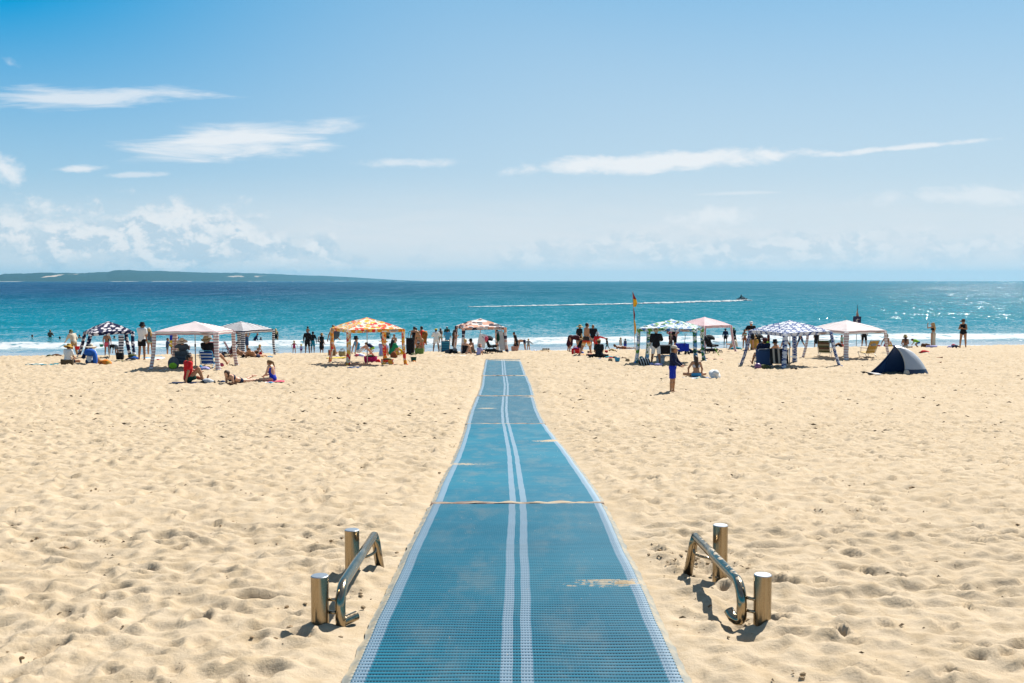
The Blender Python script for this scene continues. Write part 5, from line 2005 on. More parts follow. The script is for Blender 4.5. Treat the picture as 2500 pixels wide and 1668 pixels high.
def beach_chair(label, px, y, rz, m, frame='silver', w_=0.56, seat_h=0.20, back=0.62, tilt=35, cover=None, group=None, slats=False, pillow=None):
    """low folding beach chair; it faces +Y before turning"""
    x, yy = pxy(px, y)
    root = thing('beach_chair', label, 'chair', x, yy, rz, group)
    fm = mat('frame_' + frame, HUE[frame], 0.3, metal=0.7 if frame in ('silver', 'white') else 0.0)
    ti = math.radians(tilt)
    sd = 0.46
    hy = -0.18
    bt = Vector((0, hy - back * math.sin(ti), seat_h + back * math.cos(ti)))
    clothm = cloth(m) if isinstance(m, str) else m

    def sheet(nm, a, b, mm, sag, n=9, th=0.012, par=root):
        V, F, UV = [], [], []
        for i in range(n):
            t = i / (n - 1)
            p = a.lerp(b, t)
            nrm = Vector((0, -(b - a).z, (b - a).y)).normalized()
            for sx in (-1, -0.33, 0.33, 1):
                q = p - nrm * sag * math.sin(PI * t) * (1 - 0.4 * sx * sx) + Vector((sx * w_ * 0.46, 0, 0))
                V.append(tuple(q))
                UV.append((sx * w_ * 0.46, t * (b - a).length))
        F = [(i * 4 + j, i * 4 + j + 1, i * 4 + j + 5, i * 4 + j + 4) for i in range(n - 1) for j in range(3)]
        N = len(V)
        V2 = V + [(p[0], p[1], p[2] - th) for p in V]
        F2 = F + [tuple(N + q for q in reversed(f)) for f in F]
        return obj(nm, V2, F2, mm, par, uvs=UV + UV, smooth=True)
    sheet('seat', Vector((0, hy, seat_h)), Vector((0, hy + sd, seat_h + 0.06)), clothm, 0.05)
    bk = None
    if not slats:
        bk = sheet('backrest', Vector((0, hy - 0.01, seat_h + 0.02)), bt, clothm, 0.04)
    else:
        a = Vector((0, hy - 0.01, seat_h + 0.02))
        ns = 7
        for i in range(ns):
            t0, t1 = (i + 0.08) / ns, (i + 0.92) / ns
            sheet('webbing_strap', a.lerp(bt, t0), a.lerp(bt, t1), cloth(slats[i % len(slats)]), 0.004, n=3)
    for s in (-1, 1):
        X = s * w_ * 0.5
        f = MB()
        f.tube([(X, hy, seat_h), (X, hy + sd + 0.02, seat_h + 0.06)], 0.012, n=7)
        f.tube([(X, hy - 0.02, seat_h), (X, bt.y, bt.z)] , 0.012, n=7)
        f.build('side_frame', fm, root, smooth=True)
        MB().tube([(X, hy + sd, seat_h + 0.06), (X, hy + sd - 0.10, 0.0), (X * 0.98, hy + sd - 0.16, -0.02)], 0.011, n=7).build('leg', fm, root, smooth=True)
        MB().tube([(X, hy + 0.06, seat_h), (X, hy - 0.20, -0.02)], 0.011, n=7).build('leg', fm, root, smooth=True)
        am = MB().box((X, hy + 0.12, seat_h + 0.245), (0.05, 0.42, 0.022)).tube([(X, hy + 0.30, seat_h + 0.03), (X, hy + 0.28, seat_h + 0.24)], 0.010, n=6)
        am.build('armrest', fm, root)
    MB().tube([(-w_ * 0.5, bt.y, bt.z), (-w_ * 0.42, bt.y - 0.02, bt.z + 0.035), (w_ * 0.42, bt.y - 0.02, bt.z + 0.035), (w_ * 0.5, bt.y, bt.z)], 0.012, n=7).build('top_rail', fm, root, smooth=True)
    if pillow:
        MB().blob((0, bt.y + 0.10, bt.z - 0.16), (w_ * 0.36, 0.05, 0.10), 3, n=12, m=7, jit=0.05).build('head_pillow', cloth(pillow), root, smooth=True)
    return root


def stroller(label, px, y, rz, m='black', wide=1.0, hood_up=True):
    x, yy = pxy(px, y)
    root = thing('stroller', label, 'stroller', x, yy, rz)
    fm = M_BLACK
    w_ = 0.50 * wide
    c = cloth(m)
    # hood: quarter shell
    V, F = [], []
    n, k = 12, 8
    for j in range(k + 1):
        a = math.radians(10 + 130 * j / k)
        for i in range(n + 1):
            b = PI * i / n
            r = 0.33
            V.append((-math.cos(b) * w_ * 0.55, -0.12 - r * math.cos(a) * (0.55 + 0.45 * math.sin(b)), 0.66 + r * math.sin(a) * (0.25 + 0.75 * math.sin(b))))
    F = [(j * (n + 1) + i, j * (n + 1) + i + 1, (j + 1) * (n + 1) + i + 1, (j + 1) * (n + 1) + i) for j in range(k) for i in range(n)]
    obj('hood', V, F, c, root, smooth=True)
    MB().box((0, -0.16, 0.60), (w_ * 0.9, 0.08, 0.50), rx=0.35).build('seat_back', c, root)
    MB().box((0, 0.10, 0.42), (w_ * 0.9, 0.42, 0.09), rx=0.1).build('seat', c, root)
    MB().box((0, 0.02, 0.20), (w_ * 0.8, 0.46, 0.13), taper=1.1).build('basket', c, root)
    f = MB()
    for s in (-1, 1):
        X = s * w_ * 0.5
        f.tube([(X, -0.52, 0.98), (X, -0.28, 0.72), (X, 0.10, 0.36), (X, 0.40, 0.14)], 0.014, n=7)
        f.tube([(X, 0.02, 0.48), (X, -0.34, 0.14)], 0.013, n=7)
    f.tube([(-w_ * 0.5, -0.52, 0.98), (w_ * 0.5, -0.52, 0.98)], 0.017, n=7)
    f.tube([(-w_ * 0.5, 0.28, 0.62), (w_ * 0.5, 0.28, 0.62)], 0.015, n=7)
    f.build('frame', fm, root, smooth=True)
    for X in (-w_ * 0.5, w_ * 0.5):
        for Y, r in ((0.40, 0.10), (-0.36, 0.13)):
            pts = [(X, Y + r * math.cos(a), r - 0.01 + r * math.sin(a)) for a in [2 * PI * i / 18 for i in range(19)]]
            wh = MB().tube(pts, 0.024, n=7, cap=False)
            for q in range(6):
                a = 2 * PI * q / 6
                wh.tube([(X, Y, r - 0.01), (X, Y + r * math.cos(a), r - 0.01 + r * math.sin(a))], 0.006, n=4)
            wh.build('wheel', fm, root, smooth=True)
    return root


def wagon(label, px, y, rz, m='royal'):
    x, yy = pxy(px, y)
    root = thing('beach_wagon', label, 'wagon', x, yy, rz)
    c = cloth(m)
    for (cx_, cy_, sx, sy) in ((0, -0.30, 0.50, 0.03), (0, 0.30, 0.50, 0.03), (-0.25, 0, 0.03, 0.60), (0.25, 0, 0.03, 0.60)):
        MB().box((cx_, cy_, 0.40), (sx, sy, 0.36)).build('side_panel', c, root)
    MB().box((0, 0, 0.23), (0.48, 0.58, 0.02)).build('floor_panel', c, root)
    f = MB()
    for sx in (-1, 1):
        for sy in (-1, 1):
            f.tube([(sx * 0.25, sy * 0.30, 0.14), (sx * 0.25, sy * 0.30, 0.60)], 0.014, n=6)
    f.build('frame', M_BLACK, root)
    for sx in (-1, 1):
        for sy in (-1, 1):
            pts = [(sx * 0.25, sy * 0.28 + 0.10 * math.cos(a), 0.10 + 0.10 * math.sin(a)) for a in [2 * PI * i / 16 for i in range(17)]]
            MB().tube(pts, 0.035, n=7, cap=False).build('wheel', M_BLACK, root, smooth=True)
    h = MB().tube([(0, -0.31, 0.45), (0.03, -0.36, 0.80), (0.04, -0.38, 1.02)], 0.013, n=6)
    h.tube([(0.04, -0.38, 1.0), (-0.04, -0.38, 1.09), (0.12, -0.38, 1.09), (0.04, -0.38, 1.0)], 0.012, n=6)
    h.build('pull_handle', M_BLACK, root, smooth=True)
    return root


def board(label, px, y, l_, w_, m, rz=0.0, tilt=0.0, dz=0.03, cat='bodyboard', name='bodyboard', loc=None):
    x, yy = pxy(px, y) if loc is None else (loc[0], loc[1])
    V = []
    n = 20
    for z in (0.0, 0.045):
        for i in range(n):
            a = 2 * PI * i / n
            V.append((l_ / 2 * math.copysign(abs(math.cos(a)) ** 0.7, math.cos(a)), w_ / 2 * math.copysign(abs(math.sin(a)) ** 0.6, math.sin(a)), z + 0.05 * max(0, math.cos(a)) ** 3))
    F = [tuple(range(n - 1, -1, -1)), tuple(range(n, 2 * n))] + [(i, (i + 1) % n, n + (i + 1) % n, n + i) for i in range(n)]
    o = obj(name, V, F, cloth(m) if isinstance(m, str) else m, None, uvs=[(p[0], p[1]) for p in V])
    o.location = (x, yy, (ground(x, yy) if loc is None else loc[2]) + dz)
    o.rotation_euler = (math.radians(tilt), 0, math.radians(rz))
    return tag(o, label, cat)


def shoes(label, px, y, m, rz=0.0, cat='shoes', name='sandals'):
    x, yy = pxy(px, y)
    root = thing(name, label, cat, x, yy, rz, dz=0.02)
    for s in (-1, 1):
        b = MB().blob((s * 0.07, 0, 0.03), (0.05, 0.14, 0.035), 2, n=12, m=6, jit=0.03)
        b.tube([(s * 0.07 - 0.05, 0.03, 0.03), (s * 0.07, 0.05, 0.09), (s * 0.07 + 0.05, 0.03, 0.03)], 0.012, n=5)
        b.build('shoe', cloth(m), root, smooth=True)
    return root


# ------------------------------------------------------------------ who is on the beach
def pp(label, px, y, h=1.65, yaw=0, pose='stand', **k):
    x, yy = pxy(px, y)
    return person(label, x, yy, h, yaw, pose, **k)


# -- far left, round the navy cabana
pp('person in open cream shirt, olive bucket hat and tan trousers, leaning beside the navy cabana', 182, 58, 1.64, 60, 'stoop', skin='fair', hair=('grey', 'short'), hat=('bucket', 'olive'), top=('shirt', 'cream'), bottom=('pants', 'tanb'), lean=18,
   arms=((38, 22, 20, 0), (-5, 14, 40, 10)))
bucket('red toy bucket hanging at the side of the person in the cream shirt', 191, 57.4, 0.13, 0.2, 'red', dz=0.42)
pp('person sitting in a white top and yellow straw hat behind the spotted bag', 165, 42.0, 1.62, -12, 'cross', skin='tan', sex='f', hair=('brown', 'short'), hat=('sun', 'mustard'), top=('tee', 'white'), bottom=('shorts', 'navy'))
pp('person sitting in a very wide pale straw hat with a blue and white wrap', 221, 41.4, 1.62, 10, 'knees', skin='rosy', sex='f', hair=('brown', 'short'), hat=('wide', 'cream'), top=('tee', 'white'), bottom=('pants', 'denim'))
x_, y_ = pxy(221, 41.3)
t_ = MB().blob((0, 0.0, 0.53), (0.25, 0.17, 0.16), 4, n=16, m=8, jit=0.06).blob((0.21, 0.0, 0.27), (0.09, 0.13, 0.30), 6, n=12, m=8, jit=0.05).build('shawl', cloth('blue'), None, smooth=True)
t_.location = (x_, y_, ground(x_, y_))
tag(t_, 'bright blue shawl round the shoulders of the person in the wide pale hat', 'shawl')
tote('brown spotted beach bag in front of the person in the white top', 165, 40.7, 0.50, 0.27, 0.24, mat('leopard', (0.077, 0.052, 0.025), 0.85, noise=0.75, nscale=55), 5, handles=False)
heap('crumpled orange beach bag on the sand left of the white cabana', 258, 41.0, (0.24, 0.17, 0.16), 'orange', 5, cat='bag', name='cloth_bag', extra=((0.14, -0.08, 0.10, (0.10, 0.09, 0.11), 'mustard'), (-0.1, -0.08, 0.08, (0.11, 0.09, 0.09), 'rust')))
heap('brown straw hat set down beside the orange bag', 242, 42.0, (0.11, 0.12, 0.17), 'tanb', 8, cat='hat', name='straw_hat')
heap('dark brown bags near the water at far left', 139, 48.5, (0.27, 0.16, 0.12), 'brown', 9, cat='bags', name='beach_bag', extra=((-0.30, -0.1, 0.07, (0.15, 0.12, 0.09), 'olive'),))
towel('pale and dark teal towel lying crumpled at far left', 104, 40.8, 1.15, 0.55, FAB['pinkstripe'] if False else 'teal', 5, 0.04, 0.10, 3)
towel('white towel edge at far left beside the teal towel', 88, 41.1, 0.55, 0.5, 'white', 15, 0.03, 0.06, 6)
pp('person with bare back and pink shorts standing under the navy cabana edge', 263, 64.0, 1.62, 8, 'stand', skin='brown', hair=('black', 'short'), bottom=('shorts', 'pink'), arms=((4, 16, 6, 0), (4, 16, 6, 0)))
x_, y_ = pxy(249.5, 63.9)
bucket('small green toy bucket beside the person in pink shorts', 0, 0, 0.12, 0.16, 'green', loc=(x_, y_, ground(x_, y_) + 0.62))
pp('child bending over near the navy cabana pole', 285, 56.0, 1.18, 70, 'bend', skin='brown', hair=('black', 'short'), top=('tee', 'black'), bottom=('shorts', 'slate'))
tote('tall black cooler bag with handles under the navy cabana', 294, 44.6, 0.32, 0.36, 0.24, 'black', 0, hcol='black', name='cooler_bag')
x_, y_ = pxy(298, 46.2)
o_ = cloth_sheet(0.24, 0.85, FAB['navystripe'], None, 'hanging_towel', amp=0.05, rumple=0.05, seed=2)
o_.location = (x_, y_, ground(x_, y_) + 0.72)
o_.rotation_euler = (math.radians(84), 0, 0.1)
tag(o_, 'white and blue striped towel hanging from the navy cabana', 'towel')
heap('dark blue clothes heaped behind the person in the white tee', 322, 44.6, (0.26, 0.2, 0.10), 'navy', 3, extra=((0.12, 0.05, 0.10, (0.2, 0.14, 0.10), 'blue'), (-0.02, 0.12, 0.20, (0.17, 0.12, 0.10), 'olive')))
heap('yellow toys in front of the black cooler bag', 291, 43.6, (0.10, 0.07, 0.05), 'yellow', 13, cat='toys', name='sand_toys', extra=((0.16, 0, 0.03, (0.06, 0.05, 0.045), 'yellow'),))
pp('person in white tee, black shorts and black bucket hat right of the navy cabana', 348, 44.4, 1.76, -18, 'stand', skin='brown', hair=('black', 'short'), hat=('bucket', 'black'), top=('tee', 'white'), bottom=('shorts', 'black'), hyaw=-50,
   legs=((4, 8, 4, 6), (-4, 8, 4, 6)), arms=((40, 20, 75, 30), (2, 10, 8, 0)))
pp('person in grey swimsuit top and sun visor behind the white tee', 368, 55, 1.64, 65, 'folded', skin='tan', sex='f', hair=('blond', 'long'), hat=('cap', 'cream'), top=('singlet', 'slate'), bottom=('briefs', 'mint'), head=14)
board('blue and turquoise bodyboard lying behind the white tee', 371, 46.0, 0.95, 0.5, 'sky', 20, 8)
board('white and red bodyboard lying under the turquoise one', 380, 45.2, 0.85, 0.5, 'white', 14, 6)
heap('red cloth beside the bodyboards left of the white cabana', 386, 44.6, (0.10, 0.08, 0.05), 'red', 2, cat='cloth', name='cloth')

# -- in the water on the left
SEA = 0.02


def swimmer(label, px, y, show, h=1.7, yaw=0, **k):
    x, yy = pxy(px, y)
    return person(label, x, yy, h, yaw, 'stand', z=SEA + show - h * 1.0, group='bathers in the sea', **k)


swimmer('bather at far left with only the head above the water', 81, 88, 0.30, skin='brown', hair=('black', 'short'))
swimmer('bather standing waist deep at far left, back to the beach', 125, 88, 0.72, skin='dark', hair=('fairbrown', 'short'), arms=((25, 16, 80, 40), (25, 16, 80, 40)))
swimmer('bather with dark head low in the water, right of the waist-deep bather', 148, 86, 0.24, skin='dark', hair=('black', 'short'))
swimmer('bather behind the olive bucket hat', 187, 91, 0.28, skin='brown', hair=('black', 'short'))
swimmer('bather with dark hair and bare shoulder beside the navy cabana', 196, 87, 0.36, skin='tan', hair=('black', 'short'))
swimmer('bather seen under the navy cabana left of its hanging towel', 281, 86, 0.32, skin='tan', hair=('black', 'short'))
swimmer('bather seen under the navy cabana right of its hanging towel', 308, 85, 0.36, skin='brown', hair=('black', 'short'))
pp('person wading in a navy rash shirt, bending to a small child', 624, 79, 1.25, -70, 'walk', skin='brown', hair=('red', 'short'), top=('rash', 'navy'), bottom=('shorts', 'navy'), z=-0.30, lean=25, group='bathers in the sea')
pp('small child crouching in the shallows beside the navy rash shirt', 636, 81, 0.95, -40, 'knees', skin='brown', hair=('black', 'short'), top=('tee', 'slate'), bottom=('shorts', 'navy'), z=-0.12, group='bathers in the sea')
pp('person in black swimsuit wading right of the navy striped cabana', 675, 82, 1.66, 20, 'stand', skin='tan', sex='f', hair=('blond', 'long'), top=('swimsuit', 'black'), z=-0.52, group='bathers in the sea')
pp('person with legs in the water under the floral valance', 936, 84, 1.6, 10, 'stand', skin='brown', hair=('black', 'short'), bottom=('shorts', 'denim'), z=-0.55, group='bathers in the sea')
pp('person in dark shorts in the water beside the other under the floral valance', 947, 84, 1.6, -10, 'stand', skin='brown', hair=('black', 'short'), bottom=('shorts', 'dkgreen'), z=-0.55, group='bathers in the sea')
pp('person in striped bikini wading behind the yellow cap', 1076, 80, 1.62, 30, 'folded', skin='tan', sex='f', hair=('brown', 'long'), top=('bikini', 'black'), bottom=('briefs', 'khaki'), z=-0.35, group='bathers in the sea')
pp('person in dark green top and pale cap wading beyond the blue tee', 1092, 86, 1.66, 15, 'folded', skin='tan', hair=('brown', 'short'), hat=('cap', 'silver'), top=('tee', 'dkgreen'), bottom=('shorts', 'navy'), z=-0.55, group='bathers in the sea')
pp('person in navy rash shirt and cap standing in the wash by the rose pink cabana', 1770, 79, 1.36, 5, 'stand', skin='tan', hair=('brown', 'short'), hat=('cap', 'slate'), top=('rash', 'navy'), bottom=('shorts', 'black'), z=-0.10, arms=((2, 18, 4, 0), (2, 18, 4, 0)))
pp('person in black wetsuit and yellow cap walking in the wash', 1791, 82, 1.40, 20, 'walk', skin='tan', hair=('brown', 'short'), hat=('cap', 'lime'), top=('rash', 'black'), bottom=('pants', 'black'), z=-0.20)

# -- white and navy striped cabanas
pp('person in red tee and dark green shorts sitting propped on one arm, looking right', 459, 31.6, 1.80, -52, 'brace', skin='tan', hair=('black', 'short'), top=('tee', 'red'), bottom=('boardshorts', 'dkgreen'), hyaw=-22, top2='sunglasses', face=True, lean=2)
towel('dark navy towel under the person in the red tee', 455, 31.5, 1.0, 0.8, 'navy', 10, 0.01, 0.02, 4)
pp('person with long brown hair lying on the front, propped on elbows', 582, 31.7, 1.50, 146, 'prone', skin='fair', sex='f', hair=('brown', 'long'), top=('bikini', 'navy'), bottom=('briefs', 'navy'))
towel('pale towel under the person lying on the front', 606, 32.2, 1.4, 0.7, 'white', -30, 0.01, 0.02, 7)
pp('person in royal blue open-backed swimsuit sitting cross-legged, curly ponytail', 666, 32.4, 1.46, 62, 'cross', skin='fair', sex='f', hair=('fairbrown', 'pony'), top=('halter', 'royal'), head=26, face=True)
towel('pink towel under the person in the royal blue swimsuit', 652, 32.4, 1.1, 0.75, 'pink', 12, 0.01, 0.03, 9)
heap('light blue cloth beside the royal blue swimsuit', 660, 31.7, (0.13, 0.09, 0.05), 'sky', 4, cat='cloth', name='cloth')
heap('white and grey clothes pile between the red tee and the lying person', 506, 31.6, (0.20, 0.13, 0.11), 'silver', 6, extra=((-0.12, -0.06, 0.04, (0.11, 0.09, 0.06), 'black'), (0.06, -0.10, 0.03, (0.15, 0.07, 0.05), 'slate')))
shoes('pair of black shoes standing right of the clothes pile', 528, 31.6, 'black', 20, name='shoes')
heap('small blue and tan things right of the black shoes', 544, 31.8, (0.10, 0.08, 0.06), 'denim', 8, extra=((0.12, 0, 0.03, (0.09, 0.07, 0.05), 'khaki'),))
shoes('dark brown sandals in front of the person lying on the front', 567, 31.0, 'brown', 60)
beach_chair('low chair with navy striped back, person in pale sun hat sitting in it', 449, 38.9, 4, fabric('chair_navy_stripe', stripes((0.02, 0.03, 0.06), (0.12, 0.18, 0.24), 0.06)), 'black', tilt=22, back=0.56)
pp('person in pale sun hat sitting in the navy striped chair, holding up a phone', 449, 38.95, 1.62, 6, 'chair', skin='rosy', sex='f', hair=('brown', 'short'), hat=('sun', 'cream'), top=('tee', 'slate'), bottom=('shorts', 'navy'), dz=0.14, arms=((40, 46, 95, 0), (30, 14, 50, 10)))
beach_chair('low chair with blue and white striped back under the pink striped cabana', 511, 38.8, -4, fabric('chair_blue_stripe', stripes((0.012, 0.07, 0.32), (0.62, 0.68, 0.74), 0.135, 0.62)), 'sky', tilt=18, back=0.52, w_=0.52)
pp('person in black shirt and straw fedora sitting in the blue and white striped chair', 511, 38.9, 1.76, -6, 'chair', skin='tan', hair=('grey', 'short'), hat=('fedora', 'khaki'), top=('tee', 'black'), bottom=('shorts', 'slate'), dz=0.10, legs=((92, 24, 60, 20), (92, 30, 60, 26)))
backpack('dark backpack with lime green mesh pocket under the pink striped cabana', 424, 38.2, 0.50, 'slate', 'lime', 10)
heap('lilac cloth bag right of the red tee', 500, 37.8, (0.20, 0.13, 0.10), 'lilac', 5, cat='bag', name='cloth_bag', extra=((-0.16, 0.02, 0.12, (0.07, 0.06, 0.10), 'sky'),))
ball('hot pink ball right of the blue and white striped chair', 541, 39.3, 0.10, 'pink')
towel('blue striped cloth tied at the foot of the pink striped cabana leg', 400, 37.7, 0.34, 0.26, FAB['navystripe'], 30, 0.02, 0.16, 2)
pp('child in bright blue tee and patterned shorts with arm held out', 436, 60, 1.22, 78, 'stand', skin='tan', hair=('black', 'short'), top=('tee', 'blue'), bottom=('boardshorts', 'khaki'), arms=((55, 10, 12, 0), (62, 6, 10, 0)))
pp('person in navy rash shirt behind the child in the bright blue tee', 423, 66, 1.72, -30, 'stand', skin='tan', hair=('black', 'short'), top=('rash', 'royal'), bottom=('boardshorts', 'navy'))
x_, y_ = pxy(427, 64.5)
board('yellow bodyboard held upright behind the child in the bright blue tee', 0, 0, 0.8, 0.45, 'yellow', 30, 80, loc=(x_, y_, ground(x_, y_) + 0.75))
pp('child in blue tee half hidden by the left leg of the pink striped cabana', 410, 58, 1.10, -75, 'stand', skin='tan', hair=('brown', 'short'), top=('tee', 'denim'), bottom=('shorts', 'slate'), arms=((50, 4, 20, 0), (50, 4, 20, 0)))
pp('person in white top and dark jeans standing between the striped cabanas', 506, 57, 1.62, -20, 'stand', skin='rosy', sex='f', hair=('brown', 'short'), top=('shirt', 'white'), bottom=('pants', 'slate'), arms=((20, 12, 60, 20), (10, 20, 50, 10)))
beach_chair('beach chair with red, white and navy stripes facing the sea', 520, 48.6, -6, fabric('chair_red_stripe', stripes((0.28, 0.03, 0.03), (0.03, 0.035, 0.08), 0.09, 0.55)), 'brown', tilt=16, back=0.62, w_=0.54)
beach_chair('dark folding chair seen side-on right of the red striped chair', 556, 48.8, 82, 'maroon', 'brown', tilt=24, back=0.62, group='dark side-on folding chairs')
beach_chair('second dark folding chair seen side-on, next to the reclining people', 572, 48.2, -80, 'maroon', 'black', tilt=24, back=0.62)
box_cooler('dark blue cooler box between the chairs under the navy striped cabana', 540, 47.8, 0.32, 0.26, 0.26, 'navy', 'slate', 6)
pp('person with bare back and blue shorts standing under the navy striped cabana', 599, 53.5, 1.80, 6, 'stand', skin='tan', hair=('brown', 'short'), bottom=('boardshorts', 'denim'), fat=1.12, arms=((6, 14, 12, 0), (16, 12, 40, 20)))
pp('person in dark swimwear lying on the back with knees up, left of the brown-haired sunbather', 597, 46.8, 1.60, 100, 'supine', skin='tan', sex='f', hair=('brown', 'short'), top=('bikini', 'red'), bottom=('briefs', 'black'))
pp('person with brown hair and bare back lying propped up, feet to the sea', 621, 46.6, 1.74, 170, 'prone', skin='tan', hair=('brown', 'short'), bottom=('shorts', 'navy'), hyaw=30)
pp('small blond child squatting behind the brown-haired sunbather', 628, 49.5, 0.98, -30, 'squat', skin='tan', hair=('blond', 'short'), bottom=('briefs', 'navy'))
towel('dark towel under the two sunbathers', 606, 46.4, 1.5, 1.0, 'black', 4, 0.01, 0.02, 12)
x_, y_ = pxy(637, 47.6)
o_ = MB().blob((0, 0, 0.19), (0.085, 0.02, 0.115), 2, n=18, m=10, jit=0).tube([(0, 0, 0.09), (0.02, 0, -0.02)], 0.013, n=8).build('beach_bat', cloth('red'), None, smooth=True)
o_.location = (x_, y_, ground(x_, y_))
tag(o_, 'red beach bat stuck upright in the sand', 'bat')
heap('small yellow toy right of the red beach bat', 643, 46.8, (0.09, 0.06, 0.05), 'yellow', 3, cat='toy', name='sand_toy')
shoes('turquoise sandals at the right foot of the navy striped cabana', 660, 47.6, 'sky', 70)

# -- between the striped and the floral cabana
pp('toddler in magenta swimsuit with arms out, blond hair', 719, 66, 0.93, 5, 'arms_out', skin='tan', sex='f', hair=('blond', 'short'), top=('swimsuit', 'magenta'), arms=((4, 32, 4, 0), (6, 46, 4, -20)))
pp('baby in lilac suit and yellow sun hat', 736, 66, 0.66, -10, 'stand', skin='fair', hair=('blond', 'short'), hat=('bucket', 'yellow'), top=('rash', 'lilac'), bottom=('shorts', 'purple'))
r_, h_ = pp('person in black wetsuit carrying a child on the shoulders', 751.5, 66, 1.66, 0, 'stand', skin='brown', hair=('black', 'short'), top=('rash', 'black'), bottom=('boardshorts', 'black'), arms=((2, 16, 4, 0), (2, 13, 4, 0)))
x_, y_ = pxy(752.5, 65.92)
person('small child riding on the shoulders of the person in black', x_, y_, 0.92, 0, 'shoulders', skin='brown', hair=('black', 'short'), bottom=('briefs', 'navy'), z=ground(x_, y_) + 1.13)
pp('person in black tee and teal shorts walking in the wash', 764.5, 71, 1.58, -15, 'stand', skin='brown', hair=('black', 'short'), hat=('cap', 'black'), top=('rash', 'black'), bottom=('boardshorts', 'teal'), arms=((2, 22, 4, 0), (2, 22, 4, 0)))
pp('person in black dress and straw hat with a baby carrier on the back', 786, 66, 1.40, -35, 'holdkid', skin='brown', sex='f', hair=('black', 'short'), hat=('bucket', 'tanb'), top=('dress', 'black'))
x_, y_ = pxy(778, 65.9)
person('baby in grey clothes riding in the carrier', x_, y_, 0.62, -60, 'shoulders', skin='fair', hair=('blond', 'short'), hat=('bucket', 'silver'), top=('tee', 'grey'), bottom=('shorts', 'slate'), z=ground(x_, y_) + 0.66)

# -- floral cabana
pp('person in pale blue bikini stepping under the floral cabana with a dark pack', 812, 50, 1.62, -40, 'walk', skin='tan', sex='f', hair=('brown', 'bun'), bottom=('briefs', 'sky'), top=('bikini', 'sky'), lean=10, legs=((30, 3, 6, 2), (-16, 3, 8, 2)))
x_, y_ = pxy(822.5, 49.7)
o_ = MB().blob((0, 0, 0), (0.17, 0.14, 0.27), 5, n=16, m=11, jit=0.06).build('dark_pack', cloth('slate'), None, smooth=True)
o_.location = (x_, y_, ground(x_, y_) + 1.12)
o_.rotation_euler = (0, 0.25, 0)
tag(o_, 'big dark round pack carried by the person in the pale blue bikini', 'pack')
tote('wicker basket behind the left leg of the floral cabana', 811, 47.6, 0.36, 0.38, 0.28, mat('wicker', (0.196, 0.108, 0.045), 0.8, noise=0.5, nscale=70), 10, name='wicker_basket', cat='basket')
tote('woven straw tote with wide mouth, right of the wicker basket', 836, 47.2, 0.32, 0.32, 0.24, mat('straw_weave', (0.336, 0.245, 0.098), 0.8, noise=0.4, nscale=80), -8)
heap('black and white clothes between the two baskets', 824, 47.6, (0.16, 0.12, 0.08), 'white', 3, extra=((-0.1, 0, 0.05, (0.12, 0.1, 0.08), 'black'),))
heap('small dark cloth right of the straw tote', 848, 47.6, (0.10, 0.08, 0.08), 'slate', 7, cat='cloth', name='cloth')
board('yellow surfboard lying inside the left leg of the floral cabana', 821, 45.2, 0.90, 0.34, 'yellow', 3, 0, cat='board', name='surfboard')
bucket('small orange bucket lying by the yellow surfboard', 809, 43.9, 0.05, 0.09, 'orange')
pp('person in turquoise swimsuit and dark cap sitting behind the front leg of the floral cabana', 876, 48.5, 1.62, -60, 'back', skin='rosy', sex='f', hair=('brown', 'short'), hat=('bucket', 'black'), top=('singlet', 'sky'), bottom=('shorts', 'white'), dz=0.16)
heap('pink and white towels heaped under the person in turquoise', 879, 47.6, (0.26, 0.18, 0.13), 'white', 4, cat='towels', name='towel_pile', extra=((0.08, -0.1, 0.06, (0.16, 0.12, 0.09), 'lilac'), (-0.1, -0.1, 0.1, (0.12, 0.1, 0.08), 'pink')))
pp('child in navy top crouching under the floral cabana', 911, 51, 1.05, 75, 'bend', skin='tan', hair=('fairbrown', 'short'), top=('tee', 'navy'), bottom=('shorts', 'lime'), lean=55, legs=((70, 6, 100, 4), (60, 6, 95, 4)))
tote('red and magenta duffel bag stuffed with green cloth, behind the pole of the floral cabana', 905, 42.6, 0.56, 0.30, 0.30, 'magenta', 4, hcol='red', fill='dkgreen', name='duffel_bag')
heap('bright red cloth at the right end of the magenta duffel', 924, 42.2, (0.10, 0.10, 0.13), 'red', 4, cat='cloth', name='cloth')
tote('floral shopping tote with a green plant on top, right of the floral cabana pole', 946, 40.8, 0.52, 0.28, 0.26, FAB['floral'], 0, handles=False, fill='olive')
towel('black and red blankets spread under the floral cabana', 848, 42.6, 1.35, 0.8, 'black', 3, 0.03, 0.05, 6, cat='blanket', name='blanket')
towel('dark red blanket edge behind the black blanket', 838, 43.6, 1.0, 0.45, 'maroon', 3, 0.02, 0.05, 8, cat='blanket', name='blanket')
towel('blue patterned cloth at the foot of the front floral leg', 866, 39.0, 0.55, 0.40, 'denim', 5, 0.02, 0.09, 10, cat='cloth', name='patterned_cloth')
towel('pink mat in front of the magenta duffel', 908, 41.8, 0.6, 0.3, 'peach', 0, 0.01, 0.02, 11, cat='mat', name='small_mat')
pp('person in lilac tee and straw hat sitting behind the floral cabana leg', 934, 47.6, 1.66, -8, 'knees', skin='tan', sex='f', hair=('brown', 'short'), hat=('sun', 'straw'), top=('tee', 'lilac'), bottom=('shorts', 'white'))
pp('person in green shirt with long black hair sitting near the yellow ring', 956, 48.6, 1.66, -30, 'knees', skin='tan', sex='f', hair=('black', 'long'), top=('tee', 'green'), bottom=('shorts', 'dkgreen'))
pp('bare-chested child facing the camera behind the person in green', 963.5, 57.5, 1.20, 170, 'folded', skin='tan', hair=('brown', 'short'), bottom=('shorts', 'navy'), face=True)
